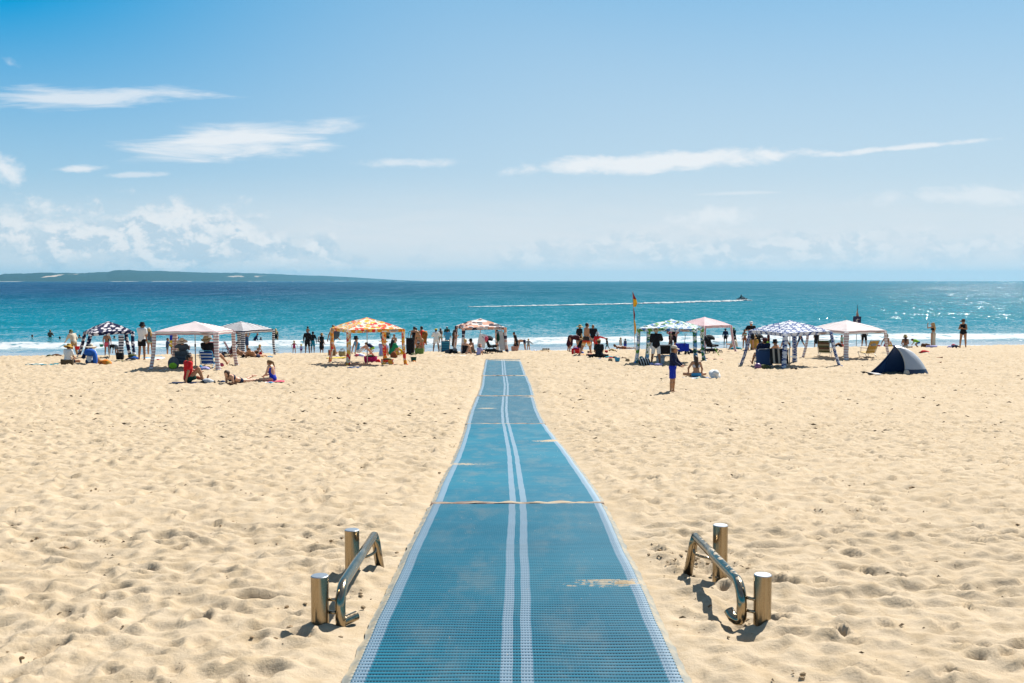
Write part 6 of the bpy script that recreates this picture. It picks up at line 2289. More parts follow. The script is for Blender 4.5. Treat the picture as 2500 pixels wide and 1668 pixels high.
heap('rust coloured round bag in front of the person in green', 962, 46.6, (0.155, 0.13, 0.21), 'rust', 4, cat='bag', name='round_bag')
x_, y_ = pxy(975, 49.6)
pts = [(0.13 * math.cos(a), 0, 0.21 + 0.13 * math.sin(a)) for a in [2 * PI * i / 24 for i in range(25)]]
o_ = MB().tube(pts, 0.062, n=12, cap=False).build('swim_ring', cloth('yellow'), None, smooth=True)
o_.location = (x_, y_, ground(x_, y_))
o_.rotation_euler = (0.15, 0, 0.2)
tag(o_, 'yellow inflatable ring standing right of the person in green', 'swim ring')
root = thing('pull_cart', 'black pull cart with a tall T handle behind the right floral leg', 'cart', *pxy(983, 51.5), 10)
m_ = MB().tube([(0, 0, 0.12), (0, -0.05, 0.72)], 0.014, n=8).tube([(-0.11, -0.05, 0.72), (0.11, -0.05, 0.72)], 0.018, n=8)
m_.build('handle', M_BLACK, root, smooth=True)
MB().box((0.1, 0.1, 0.09), (0.55, 0.35, 0.08)).build('tray', cloth('maroon'), root)
for sx in (-0.15, 0.35):
    MB().tube([(sx, 0.1 + 0.055 * math.cos(a), 0.045 + 0.055 * math.sin(a)) for a in [2 * PI * i / 14 for i in range(15)]], 0.02, n=6, cap=False).build('wheel', M_BLACK, root, smooth=True)
tote('tall black bag on wheels beside the right floral leg', 1002, 50.6, 0.42, 0.92, 0.34, 'black', 6, hcol='slate', name='wheeled_bag')
heap('grey green sun hat lying at the foot of the black wheeled bag', 1008, 49.0, (0.14, 0.13, 0.11), 'olive', 6, cat='hat', name='sun_hat')
tote('leaf green tote bag in front of the huddle of swimmers', 1024, 51.5, 0.46, 0.36, 0.28, mat('leaf_print', (0.112, 0.210, 0.042), 0.8, noise=0.7, nscale=22), -5)
bucket('dark toy bucket with orange toys right of the floral cabana foot', 1010, 43.2, 0.13, 0.22, 'dkgreen')
heap('orange sand toys spilling from the dark bucket', 1011, 42.6, (0.09, 0.08, 0.07), 'orange', 6, cat='toys', name='sand_toys', extra=((0.06, -0.1, 0.03, (0.08, 0.06, 0.05), 'rust'),))
towel('thin dark line of a towel left of the right floral foot', 978, 41.0, 0.55, 0.18, 'brown', 0, 0.01, 0.03, 14)
# huddle
pp('person in black strapless swimsuit, dark bun, arm stretched to the right', 1012, 55, 1.58, 8, 'stand', skin='tan', sex='f', hair=('black', 'bun'), top=('swimsuit', 'black'), arms=((10, 12, 20, 0), (58, 46, 10, -20)))
pp('person in yellow top with black hair behind the black strapless swimsuit', 1016, 59, 1.60, 0, 'stand', skin='tan', hair=('black', 'short'), top=('tee', 'mustard'), bottom=('shorts', 'khaki'))
pp('child with dark hair facing the huddle, between yellow top and striped towel', 1023, 58, 1.42, 160, 'stand', skin='tan', hair=('black', 'short'), bottom=('shorts', 'navy'))
pp('person with black hair and red top holding an orange striped towel', 1031, 54.5, 1.58, 60, 'folded', skin='tan', hair=('black', 'short'), top=('singlet', 'red'), bottom=('boardshorts', 'red'))
x_, y_ = pxy(1037, 54.0)
o_ = MB().tube([(0, 0, 1.22), (0.03, -0.05, 1.08), (0.0, -0.06, 0.92), (0.04, -0.03, 0.70), (0.10, 0, 0.50)], [0.13, 0.16, 0.15, 0.08, 0.03], n=12, flat=0.7).build('striped_towel', fabric('towel_orange_stripe', stripes((0.58, 0.22, 0.02), (0.06, 0.03, 0.02), 0.07)), None, smooth=True)
uvl = o_.data.uv_layers.new(name='uv')
for lp in o_.data.loops:
    c_ = o_.data.vertices[lp.vertex_index].co
    uvl.data[lp.index].uv = (c_.x, c_.z)
o_.location = (x_, y_, ground(x_, y_))
tag(o_, 'orange and black striped towel held by the person in the red top', 'towel')
pp('person with long brown hair stooping in the huddle', 1028, 52.8, 1.45, 150, 'stoop', skin='tan', sex='f', hair=('fairbrown', 'long'), top=('bikini', 'khaki'), bottom=('briefs', 'khaki'))
pp('child in white cap sitting behind the leaf green tote', 1023, 52.6, 1.12, 20, 'knees', skin='tan', hair=('brown', 'short'), hat=('cap', 'silver'), bottom=('shorts', 'navy'), dz=0.05)
# centre
pp('person in loose white shirt and yellow cap, back to camera, bare legs', 1065, 66, 1.63, 4, 'stand', skin='brown', sex='f', hair=('black', 'short'), hat=('cap', 'yellow'), top=('shirt', 'white'), bottom=('shorts', 'white'), legs=((2, 8, 2, 6), (-2, 8, 2, 6)), arms=((24, 26, 60, 20), (30, 26, 50, 0)))
pp('person in turquoise blue tee and green cap, back to camera', 1093, 66.5, 1.62, -4, 'stand', skin='tan', hair=('black', 'short'), hat=('cap', 'dkgreen'), top=('tee', 'sky'), bottom=('boardshorts', 'khaki'), arms=((30, 16, 60, 16), (4, 12, 10, 0)))
pp('person in tan dress half hidden by the left leg of the geometric cabana', 1109, 73, 1.66, -70, 'folded', skin='brown', sex='f', hair=('brown', 'long'), top=('dress', 'brown'))
beach_chair('folded high-backed blue beach chair with white frame, between white shirt and blue tee', 1087, 58, 8, fabric('chair_teal', stripes((0.012, 0.12, 0.24), (0.04, 0.26, 0.40), 0.14, 0.6)), 'white', tilt=8, back=0.66, seat_h=0.08, w_=0.50)
heap('black bags heaped left of the geometric cabana', 1103, 53.5, (0.32, 0.2, 0.17), 'black', 5, cat='bags', name='beach_bag', extra=((0.16, -0.05, 0.22, (0.14, 0.12, 0.10), 'grey'), (-0.2, -0.1, 0.12, (0.16, 0.12, 0.12), 'slate')))
pp('person in black swimsuit with blond bun sitting on the white towel', 1134, 50.4, 1.62, -30, 'knees', skin='fair', sex='f', hair=('blond', 'bun'), top=('swimsuit', 'black'), lean=8)
towel('white towel with pink specks in front of the geometric cabana', 1118, 49.0, 2.1, 0.9, mat('towel_white_pink', (0.518, 0.490, 0.490), 0.9, noise=0.12, nscale=4), 2, 0.02, 0.05, 15)
pp('person with black cap and bare back sitting under the geometric cabana, facing left', 1155, 54.2, 1.56, 60, 'knees', skin='tan', hair=('black', 'short'), hat=('cap', 'black'), bottom=('shorts', 'khaki'))
pp('child in lilac tee sitting by the stroller wheels', 1168, 49.4, 1.06, -40, 'knees', skin='fair', hair=('brown', 'short'), hat=('bucket', 'peach'), top=('tee', 'lilac'), bottom=('shorts', 'denim'))
stroller('large black double stroller hung with cloths under the geometric cabana', 1198, 52.6, -80, 'black', 1.35)
x_, y_ = pxy(1177, 52.2)
o_ = cloth_sheet(0.42, 0.72, cloth('white'), None, 'draped_cloth', amp=0.07, rumple=0.08, seed=5)
o_.location = (x_, y_, ground(x_, y_) + 0.72)
o_.rotation_euler = (math.radians(84), 0.22, 0.1)
tag(o_, 'white cloth draped over the left side of the black double stroller', 'cloth')
x_, y_ = pxy(1187, 52.0)
o_ = MB().tube([(0.0, 0, 0.95), (0.02, 0, 0.84), (0.0, 0, 0.66)], [0.05, 0.10, 0.04], n=10, flat=0.6).build('pink_cloth', cloth('pink'), None, smooth=True)
o_.location = (x_, y_, ground(x_, y_))
tag(o_, 'small pink cloth hanging on the black double stroller', 'cloth')
root = thing('closed_umbrella', 'furled dark green umbrella standing right of the double stroller', 'umbrella', *pxy(1216, 53.0), 0)
MB().tube([(0, 0, 0), (0, 0, 1.22)], 0.012, n=8).build('shaft', M_POLE, root, smooth=True)
MB().lathe([(0.02, 0.66), (0.10, 0.78), (0.085, 0.95), (0.02, 1.20)], n=14).build('canopy', cloth('dkgreen'), root, smooth=True)
x_, y_ = pxy(1224, 53.2)
o_ = cloth_sheet(0.34, 1.05, cloth('white'), None, 'hanging_sheet', amp=0.06, rumple=0.08, seed=8)
o_.location = (x_, y_, ground(x_, y_) + 0.72)
o_.rotation_euler = (math.radians(84), -0.22, 0.1)
tag(o_, 'white sheet hanging right of the furled green umbrella', 'sheet')
heap('black bag under the hanging white sheet', 1221, 53.2, (0.17, 0.13, 0.13), 'black', 4, cat='bag', name='beach_bag')
pp('person in navy tee and brown shorts leaning beside the geometric cabana', 1230, 64, 1.34, -10, 'stand', skin='brown', hair=('fairbrown', 'short'), top=('tee', 'navy'), bottom=('boardshorts', 'brown'), lean=10, head=24)
pp('person in black dress with dark hair, behind the peach bag', 1260, 67, 1.38, 70, 'stand', skin='tan', sex='f', hair=('brown', 'bun'), top=('longdress', 'black'), lean=14, head=18)
tote('peach coloured beach bag right of the geometric cabana', 1257, 60, 0.44, 0.36, 0.28, 'peach', 6)
pp('small child in grey tee with both arms stretched out', 1290, 68, 0.90, 0, 'arms_out', skin='tan', hair=('blond', 'short'), top=('rash', 'grey'), bottom=('briefs', 'tanb'))
pp('person bent double behind the child in grey', 1280, 69, 1.40, 75, 'bend', skin='tan', hair=('brown', 'short'), bottom=('shorts', 'navy'))
towel('blue and white towel heaped right of the peach bag', 1290, 60, 1.0, 0.6, FAB['lattice'], 0, 0.05, 0.24, 16)
towel('red and black mat edge under the heaped blue towel', 1284, 59.2, 1.0, 0.5, 'maroon', 0, 0.01, 0.02, 17, cat='mat', name='small_mat')
root = thing('sand_castle', 'sand castle with a row of dark blocks, right of the matting end', 'sand castle', *pxy(1332, 59), 0)
MB().blob((0, 0, 0.03), (0.40, 0.34, 0.14), 4, n=16, m=8, jit=0.1).build('mound', mat('castle_sand', (0.364, 0.273, 0.168), 0.95, noise=0.2), root, smooth=True)
for q in range(4):
    MB().lathe([(0.05, 0.10), (0.042, 0.24)], (-0.15 + 0.11 * q, -0.05, 0.0), n=10).build('turret', mat('damp_sand', (0.182, 0.126, 0.070), 0.95), root)
board('flat brown board lying on the sand right of the matting end', 1322, 55.5, 0.85, 0.35, 'tanb', 4, 0, cat='board', name='skimboard')

# -- group left of the flag
pp('person in maroon dress bending far forward, straw hat', 1392, 56, 1.62, -80, 'bend', skin='tan', sex='f', hair=('brown', 'short'), hat=('sun', 'straw'), top=('longdress', 'maroon'))
pp('person in black tee and straw sun hat behind the bending person', 1414, 58, 1.62, -50, 'stand', skin='tan', sex='f', hair=('brown', 'short'), hat=('sun', 'straw'), top=('tee', 'black'), bottom=('shorts', 'teal'), arms=((-4, 20, 50, 30), (0, 12, 20, 0)))
grad, t, p, out = new_mat('cloth_sunset_shorts')
z_ = t.xyz(t.n('ShaderNodeTexCoord').outputs['Object'])[2]
t.put(p.inputs['Base Color'], t.ramp(t.ss(z_, 0.45, 0.95, 0, 1, 'LINEAR'), [(0.0, (0.70, 0.66, 0.45)), (0.25, (0.72, 0.62, 0.35)), (0.42, (0.75, 0.25, 0.03)), (0.58, (0.60, 0.04, 0.02)), (0.70, (0.02, 0.012, 0.012))]))
p.inputs['Roughness'].default_value = 0.85
pp('bare-chested person in black, orange and cream surf shorts, side-on', 1431, 48.8, 1.70, -68, 'wide', skin='tan', hair=('black', 'short'), bottom=('boardshorts', grad), fat=1.22, face=True, legs=((-16, 6, 8, 4), (18, 6, 8, 4)), arms=((-4, 8, 14, 0), (2, 8, 30, 0)))
pp('person in black tee and grey shorts with sandy hair, back to camera', 1447, 55, 1.62, -12, 'stand', skin='rosy', hair=('fairbrown', 'short'), top=('tee', 'black'), bottom=('shorts', 'grey'), arms=((4, 10, 12, 0), (20, 10, 70, 30)))
pp('person in black top sitting with back to camera on a blue towel, straw visor', 1463, 46.2, 1.70, 6, 'cross', skin='rosy', sex='f', hair=('brown', 'short'), hat=('cap', 'straw'), top=('tee', 'black'), bottom=('pants', 'black'), fat=1.25)
towel('blue towel under the person in black with the straw visor', 1466, 45.4, 0.95, 0.8, 'denim', 3, 0.01, 0.02, 18)
pp('child in red top with one arm raised high to the right', 1458, 53, 1.15, -10, 'stand', skin='tan', hair=('brown', 'short'), hat=('bucket', 'silver'), top=('rash', 'red'), bottom=('shorts', 'red'), arms=((10, 20, 20, 0), (60, 62, 6, -60)))
pp('child in brown hat crouching above the red bag', 1413, 53.5, 1.10, -60, 'squat', skin='tan', hair=('brown', 'short'), hat=('sun', 'tanb'), top=('tee', 'black'), bottom=('shorts', 'navy'), dz=0.12)
tote('bright red beach bag with white mark, filled with purple cloth', 1405, 50, 0.42, 0.34, 0.26, 'red', 5, fill='purple', hcol='red')
x_, y_ = pxy(1401.5, 49.82)
o_ = MB().lathe([(0.018, -0.004), (0.034, -0.004), (0.034, 0.004), (0.018, 0.004), (0.018, -0.004)], n=14, cap=False)
o_.v = [(p_[0], p_[2], p_[1]) for p_ in o_.v] + [(p_[0], p_[2], p_[1] + 0.062) for p_ in o_.v]
o_.f = o_.f + [tuple(i + len(o_.v) // 2 for i in f_) for f_ in o_.f]
o2 = o_.build('white_mark', cloth('white'), bpy.data.objects[[o.name for o in COL.objects if o.get('label', '').startswith('bright red beach bag')][0]])
o2.location = (-0.08, -0.142, 0.16)
heap('orange and yellow toys in front of the striding bare-chested person', 1422, 49.2, (0.14, 0.10, 0.06), 'orange', 5, cat='toys', name='sand_toys', extra=((0.14, 0.02, 0.03, (0.10, 0.08, 0.04), 'yellow'),))
heap('blue cloth right of the bright red bag', 1421, 50.2, (0.09, 0.09, 0.12), 'blue', 6, cat='cloth', name='cloth')
heap('pink brown clothes left of the person in the straw visor', 1440, 48.2, (0.20, 0.15, 0.11), 'peach', 7, extra=((-0.05, 0.2, 0.22, (0.07, 0.06, 0.05), 'brown'),))
pp('child in black tee with green print walking left along the wash', 1482, 71, 0.92, 70, 'walk', skin='tan', hair=('black', 'short'), hat=('cap', 'black'), top=('tee', 'black'), bottom=('boardshorts', 'teal'))
pp('blond child in striped wrap standing near the wash', 1514, 71, 0.95, -60, 'stand', skin='tan', hair=('blond', 'short'), top=('tee', 'cream'), bottom=('skirt', 'white'))
pp('child in blue life vest with back to camera', 1526, 70.5, 0.86, 5, 'stand', skin='tan', hair=('black', 'short'), top=('singlet', 'denim'), bottom=('shorts', 'royal'), fat=1.15)
pp('person lying low on the sand in front of the two children', 1520, 63, 1.45, 88, 'prone_flat', skin='brown', hair=('brown', 'short'), bottom=('shorts', 'rust'))
heap('tan sand-covered pouch left of the dark board fin', 1494, 55.5, (0.19, 0.14, 0.14), 'straw', 4, cat='pouch', name='pouch')
x_, y_ = pxy(1505, 54.8)
o_ = MB().add([(-0.09, 0, 0.17), (0.10, 0, -0.01), (-0.02, 0, -0.01), (-0.09, 0.02, 0.17), (0.10, 0.02, -0.01), (-0.02, 0.02, -0.01)], [(0, 2, 1), (3, 4, 5), (0, 1, 4, 3), (1, 2, 5, 4), (2, 0, 3, 5)]).build('swim_fin', cloth('black'))
o_.location = (x_, y_, ground(x_, y_))
tag(o_, 'black swim fin standing in the sand', 'fin')
box_cooler('small red box right of the person in the straw visor', 1480, 52.5, 0.15, 0.17, 0.14, 'red', 'red', 0, cat='box', name='red_box', strap=False)
heap('teal, red and black beach things right of the person in the straw visor', 1487, 45.6, (0.22, 0.14, 0.09), 'teal', 3, extra=((0.04, -0.14, 0.05, (0.15, 0.08, 0.06), 'red'), (0.24, -0.06, 0.06, (0.12, 0.1, 0.07), 'black')))
bucket('light blue toy bucket standing on the sand left of the flag pole', 1507, 43.2, 0.12, 0.20, 'sky', handle='sky')
for i_, (px_, yy_) in enumerate(((1490, 43.4), (1532, 43.2), (1556, 43.6))):
    x_, y_ = pxy(px_, yy_)
    o_ = MB().lathe([(0.11, -0.02), (0.105, 0.04), (0.085, 0.15), (0.07, 0.16), (0.001, 0.16)], n=14, cap=False).build('sand_turret', mat('castle_sand2', (0.280, 0.203, 0.119), 0.95, noise=0.25, nscale=30), None, smooth=True)
    o_.location = (x_, y_, ground(x_, y_))
    tag(o_, ('bucket-shaped sand turret left of the light blue bucket', 'bucket-shaped sand turret just left of the green cabana leg', 'bucket-shaped sand turret just inside the green cabana leg')[i_], 'sand castle', 'sand turrets turned out of a bucket')
shoes('dark sandals behind the light blue bucket', 1507, 45.2, 'black', 90)
shoes('brown sandals right of the dark sandals', 1522, 45.4, 'brown', 80)

# -- green cabana and round it
pp('person in black shirt, white shorts and straw hat standing under the green cabana', 1601, 40.8, 1.56, -6, 'stand', skin='brown', hair=('grey', 'short'), hat=('sun', 'khaki'), top=('shirt', 'black'), bottom=('boardshorts', 'white'), legs=((2, 9, 3, 7), (-2, 8, 3, 6)), arms=((6, 10, 14, 0), (36, 18, 40, 6)))
pp('person in black singlet with one hand on the hip, behind the green cabana pole', 1642, 51, 1.62, 175, 'hips', skin='tan', sex='f', hair=('black', 'short'), top=('singlet', 'black'), bottom=('shorts', 'black'))
pp('child in pink cap standing behind the dark wagon', 1637, 50.2, 1.20, 60, 'stand', skin='brown', hair=('black', 'short'), hat=('cap', 'magenta'), top=('tee', 'maroon'), bottom=('shorts', 'black'))
x_, y_ = pxy(1622, 46.5)
root = thing('camp_table', 'black camp table with a low shelf under the green cabana', 'table', x_, y_, 5)
MB().box((0, 0, 0.58), (0.62, 0.42, 0.05)).build('tabletop', M_BLACK, root)
MB().box((0, 0.05, 0.36), (0.56, 0.36, 0.36)).build('storage_bag', cloth('black'), root)
MB().box((0, 0, 0.10), (0.60, 0.40, 0.03)).build('shelf', cloth('sky'), root)
for sx in (-1, 1):
    for sy in (-1, 1):
        MB().tube([(sx * 0.29, sy * 0.19, -0.03), (sx * 0.29, sy * 0.19, 0.57)], 0.015, n=6).build('leg', M_BLACK, root)
wagon('deep blue folding beach wagon with its handle up', 1665, 49.5, 6, 'royal')
heap('long black bag right of the deep blue wagon', 1697, 50.5, (0.30, 0.18, 0.15), 'black', 4, cat='bag', name='beach_bag', extra=((-0.28, 0, 0.14, (0.12, 0.12, 0.15), 'navy'),))
stroller('tall black stroller with square hood behind the green cabana', 1735, 51, -70, 'black', 1.05)
x_, y_ = pxy(1749, 49)
o_ = MB().tube([(-0.10, 0.05, 0.40), (0.12, -0.05, 0.0)], 0.017, n=8).build('spade_stick', cloth('lime'), None, smooth=True)
o_.location = (x_, y_, ground(x_, y_))
tag(o_, 'thin yellow-green stick leaning in the sand right of the tall stroller', 'stick')
x_, y_ = pxy(1573, 40.6)
o_ = MB().blob((0, 0, 0.16), (0.24, 0.18, 0.19), 3, n=24, m=12, jit=0.03)
o_ = obj('striped_bag', o_.v, o_.f, fabric('bag_black_stripe', stripes((0.012, 0.012, 0.014), (0.55, 0.60, 0.62), 0.105, 0.6, 'u')), None, uvs=[(p_[0] + 0.35 * p_[2], p_[2]) for p_ in o_.v], smooth=True)
o_.location = (x_, y_, ground(x_, y_))
tag(o_, 'black and white striped round bag at the left foot of the green cabana', 'bag')
heap('turquoise cloth on top of the striped round bag', 1565, 41.0, (0.08, 0.07, 0.06), 'teal', 3, cat='cloth', name='cloth', dz=0.28)
heap('brown straw basket behind the striped round bag', 1556, 42.0, (0.10, 0.10, 0.13), 'tanb', 4, cat='basket', name='basket')
box_cooler('white cooler box with grey lid behind the person in white shorts', 1612, 41.6, 0.34, 0.34, 0.30, 'silver', 'grey', -8)
o_ = ball('purple and white plastic dish at the feet of the person in white shorts', 1607, 40.3, 0.12, 'lilac', cat='dish', name='plastic_dish')
o_.scale = (1.5, 1.2, 0.55)
heap('lilac cloth between the striped bag and the dish', 1590, 40.6, (0.13, 0.1, 0.08), 'lilac', 5, cat='cloth', name='cloth')
pp('child in pale cap, navy long sleeves and bright blue shorts standing alone, looking right', 1642, 28.4, 1.40, -112, 'stand', skin='tan', hair=('brown', 'short'), hat=('cap', 'cream'), top=('rash', 'navy'), bottom=('boardshorts', 'royal'), arms=((26, 8, 34, 26), (22, 8, 36, 20)), face=True, hyaw=14)
pp('person in white string bikini with long brown hair sitting, back to camera', 1700, 34.2, 1.50, 4, 'cross', skin='tan', sex='f', hair=('brown', 'long'), top=('bikini', mat('bikini_pale', (0.490, 0.462, 0.462), 0.8)), bottom=('briefs', 'sky'), arms=((8, 34, 30, 10), (6, 20, 20, 4)), lean=6)
towel('blue and white patterned towel under the person in the white bikini', 1708, 33.7, 1.15, 0.7, FAB['lattice'], 3, 0.015, 0.04, 20)
heap('black and pale blue clothes right of the white bikini', 1716, 33.4, (0.12, 0.09, 0.08), 'slate', 4, extra=((-0.12, -0.06, 0.03, (0.14, 0.08, 0.05), 'mint'),))
x_, y_ = pxy(1745, 33.6)
root = thing('white_sun_hat', 'white and grey sun hat standing up on the sand', 'hat', x_, y_, 0)
hb = MB().lathe([(0.215, 0.0), (0.21, 0.012), (0.13, 0.045), (0.115, 0.06), (0.105, 0.14), (0.08, 0.175), (0.001, 0.18)], n=24, cap=False).build('crown', cloth('white'), root, smooth=True)
hb.location = (0, 0.02, 0.15)
hb.rotation_euler = (math.radians(48), 0, 0.35)
hl = MB().lathe([(0.205, -0.006), (0.12, 0.03), (0.10, 0.12), (0.001, 0.15)], n=24, cap=False).build('lining', cloth('grey'), root, smooth=True)
hl.location = (0, 0.02, 0.15)
hl.rotation_euler = (math.radians(48), 0, 0.35)
heap('small dark things right of the white sun hat', 1748, 33.2, (0.09, 0.06, 0.03), 'black', 3)
towel('red and pink towel lying behind the white bikini', 1742, 44.6, 0.75, 0.6, 'peach', -6, 0.02, 0.05, 21)
heap('dark shoes on the pink towel', 1745, 44.2, (0.11, 0.07, 0.05), 'maroon', 8, cat='shoes', name='shoe_pile')
shoes('black sandals at the right foot of the green cabana', 1720, 44.6, 'black', 60)
heap('dark seaweed clump between the green and lattice cabanas', 1779, 45.2, (0.10, 0.06, 0.04), 'brown', 9, cat='seaweed', name='seaweed_clump')

# -- right of the rose pink cabana
pp('person in cream shirt and dark skirt sitting beside the rose pink cabana', 1797, 58, 1.55, 70, 'knees', skin='fair', hair=('black', 'short'), top=('shirt', 'cream'), bottom=('pants', 'navy'))
heap('dark teal cushion under the person in the cream shirt', 1797, 57.2, (0.36, 0.22, 0.14), 'teal', 4, cat='cushion', name='cushion')
heap('black bag at the foot of the rose pink cabana', 1778, 57.0, (0.14, 0.09, 0.07), 'black', 4, cat='bag', name='beach_bag')
pp('person in pale green bikini top and red bottoms standing behind the lattice cabana', 1817, 62, 1.32, 20, 'stand', skin='brown', sex='f', hair=('black', 'short'), top=('bikini', 'mint'), bottom=('briefs', 'rust'), arms=((2, 18, 8, 0), (30, 20, 60, 20)))
pp('person in black tee and white cap looking at the camera, hand to chest', 1832, 55.5, 1.70, 172, 'stand', skin='tan', hair=('grey', 'short'), hat=('cap', 'white'), top=('tee', 'black'), bottom=('shorts', 'black'), arms=((4, 12, 10, 0), (24, 34, 80, 50)), face=True)
pp('person in mustard shirt and straw hat sitting with back to camera', 1839, 56, 1.62, -20, 'knees', skin='rosy', hair=('grey', 'short'), hat=('bucket', 'straw'), top=('tee', 'mustard'), bottom=('shorts', 'black'), fat=1.2)
stroller('black stroller with round hood right of the mustard shirt', 1854, 59.5, -60, 'black', 0.95)
heap('orange and green toys beside the mustard shirt', 1852, 55.6, (0.12, 0.09, 0.06), 'orange', 4, cat='toys', name='sand_toys', extra=((-0.16, 0, 0.06, (0.10, 0.05, 0.04), 'lime'),))
pp('child in dark shirt carrying yellow fins behind the front lattice leg', 1875, 67, 1.15, 60, 'stand', skin='tan', hair=('brown', 'short'), hat=('cap', 'peach'), top=('tee', 'maroon'), bottom=('shorts', 'black'))
x_, y_ = pxy(1870, 66.4)
o_ = MB().blob((0, 0, 0.42), (0.16, 0.05, 0.08), 3, n=12, m=7, jit=0.05).blob((0.14, 0, 0.26), (0.06, 0.05, 0.16), 4, n=10, m=7, jit=0.05).build('swim_fins', cloth('lime'), None, smooth=True)
o_.location = (x_, y_, ground(x_, y_))
tag(o_, 'yellow-green swim fins carried by the child in the dark shirt', 'fins')
pp('person with bare back and black bucket hat sitting under the lattice cabana, facing left', 1899, 44.2, 1.66, 48, 'knees', skin='tan', hair=('brown', 'short'), hat=('bucket', 'black'), bottom=('shorts', 'slate'), dz=0.06)
beach_chair('low blue beach chair with a blue towel over its back under the lattice cabana', 1863, 39.9, -2, 'denim', 'silver', tilt=24, back=0.60, w_=0.60)
pp('person in dark cap and navy shirt sitting in the low blue chair', 1861, 40.0, 1.72, 6, 'chair', skin='tan', hair=('black', 'short'), hat=('cap', 'maroon'), top=('tee', 'navy'), bottom=('shorts', 'navy'), dz=0.10, hyaw=25, legs=((96, 10, 66, 6), (98, 10, 66, 6)))
x_, y_ = pxy(1863, 39.5)
o_ = cloth_sheet(0.62, 0.66, cloth('denim'), None, 'draped_towel', amp=0.015, seed=5)
o_.location = (x_, y_ - 0.05, ground(x_, y_) + 0.44)
o_.rotation_euler = (math.radians(70), 0, 0.02)
tag(o_, 'blue towel draped over the back of the low blue chair', 'towel')
beach_chair('beach chair draped with a black and cream striped towel', 1900, 39.5, 2, 'black', 'silver', tilt=20, back=0.60, w_=0.58)
x_, y_ = pxy(1900, 39.05)
o_ = cloth_sheet(0.72, 0.62, fabric('towel_black_cream', stripes((0.012, 0.012, 0.014), (0.46, 0.42, 0.35), 0.20, 0.62, 'u')), None, 'draped_towel', amp=0.03, seed=8)
o_.location = (x_, y_ - 0.02, ground(x_, y_) + 0.50)
o_.rotation_euler = (math.radians(74), 0, 0.03)
tag(o_, 'black and cream striped towel hung over the back of a beach chair', 'towel')
ball('pale purple ball in front of the low blue chair', 1850, 38.5, 0.13, mat('ball_purple', (0.168, 0.070, 0.182), 0.4, noise=0.6, nscale=8))
heap('dark bag under the low blue chair', 1866, 38.9, (0.22, 0.13, 0.12), 'olive', 4, cat='bag', name='beach_bag')
shoes('black sandals lying in the shade right of the striped chair', 1938, 38.3, 'black', 75)
heap('turquoise snorkel mask on the sand by the lattice cabana pole', 1931, 46.2, (0.14, 0.06, 0.05), 'sky', 4, cat='mask', name='snorkel_mask')
pp('person in raspberry swimsuit striding along the water edge', 1916, 64, 1.46, 30, 'walk', skin='tan', sex='f', hair=('brown', 'long'), top=('swimsuit', 'magenta'), legs=((24, 6, 6, 4), (-22, 6, 12, 4)), arms=((-14, 30, 8, 0), (10, 22, 8, 0)))
pp('person in dark blue shorts walking in the wash behind the lattice cabana', 1953, 73, 1.55, 40, 'walk', skin='tan', hair=('brown', 'short'), bottom=('boardshorts', 'denim'))
pp('person in black dress and straw hat facing the sea between lattice and blush cabanas', 1992, 71, 1.56, 0, 'stand', skin='brown', sex='f', hair=('brown', 'short'), hat=('bucket', 'straw'), top=('dress', 'black'))
pp('small child in mint tee and red boots under the blush cabana', 2054, 68, 0.92, 35, 'stand', skin='tan', hair=('red', 'short'), top=('tee', 'mint'), bottom=('shorts', 'rust'))
bucket('red boot-shaped toy bucket at the feet of the small child in mint', 2055, 67.3, 0.10, 0.24, 'red')
pp('person in black trousers sitting with legs stretched right, behind the blush cabana leg', 2034, 64, 1.5, -80, 'back', skin='tan', hair=('brown', 'short'), top=('tee', 'dkgreen'), bottom=('pants', 'black'))
pp('person in black shorts walking, head hidden by the blush canopy', 2108, 69, 1.66, -20, 'walk', skin='brown', hair=('black', 'short'), bottom=('boardshorts', 'black'), legs=((20, 5, 4, 4), (-22, 5, 10, 4)))
SL = ['khaki', 'straw', 'olive', 'khaki', 'straw', 'mustard']
beach_chair('empty deck chair with brown striped webbing, left one under the blush cabana', 2013, 46.6, -28, 'khaki', 'slate', tilt=26, back=0.66, seat_h=0.24, w_=0.54, slats=['olive', 'khaki', 'brown'])
beach_chair('empty deck chair with yellow webbing and grey head pillow, right one under the blush cabana', 2116, 46.2, 24, 'straw', 'slate', tilt=26, back=0.66, seat_h=0.24, w_=0.56, slats=['mustard', 'straw', 'mustard'], pillow='grey')
pp('person in red wrap and pale hat sitting near the right blush leg', 2162, 63, 1.60, -40, 'back', skin='tan', sex='f', hair=('brown', 'short'), hat=('bucket', 'khaki'), top=('bikini', 'rust'), bottom=('skirt', 'magenta'), lean=4)
bucket('red toy bucket left of the person in the red wrap', 2143.5, 62.5, 0.10, 0.18, 'red', handle='red')
bucket('yellow toy bucket right of the person in the red wrap', 2172, 61.5, 0.12, 0.20, 'yellow')
bucket('blue toy bucket beside the yellow one', 2181, 61.6, 0.11, 0.18, 'royal')
towel('turquoise and white towel lying right of the blush cabana', 2157, 49, 0.9, 0.6, 'mint', 8, 0.02, 0.04, 22)
towel('small red cloth beside the turquoise towel', 2152, 48.2, 0.25, 0.2, 'red', 0, 0.02, 0.04, 23, cat='cloth', name='cloth')
pp('person with bare tanned back and straw hat sitting behind the pop-up shelter', 2209, 57.5, 1.58, -12, 'cross', skin='brown', sex='f', hair=('brown', 'long'), hat=('bucket', 'straw'), bottom=('shorts', 'cream'))
towel('pale towel under the person with the bare tanned back', 2212, 57.0, 1.4, 0.9, 'cream', 0, 0.01, 0.06, 24)
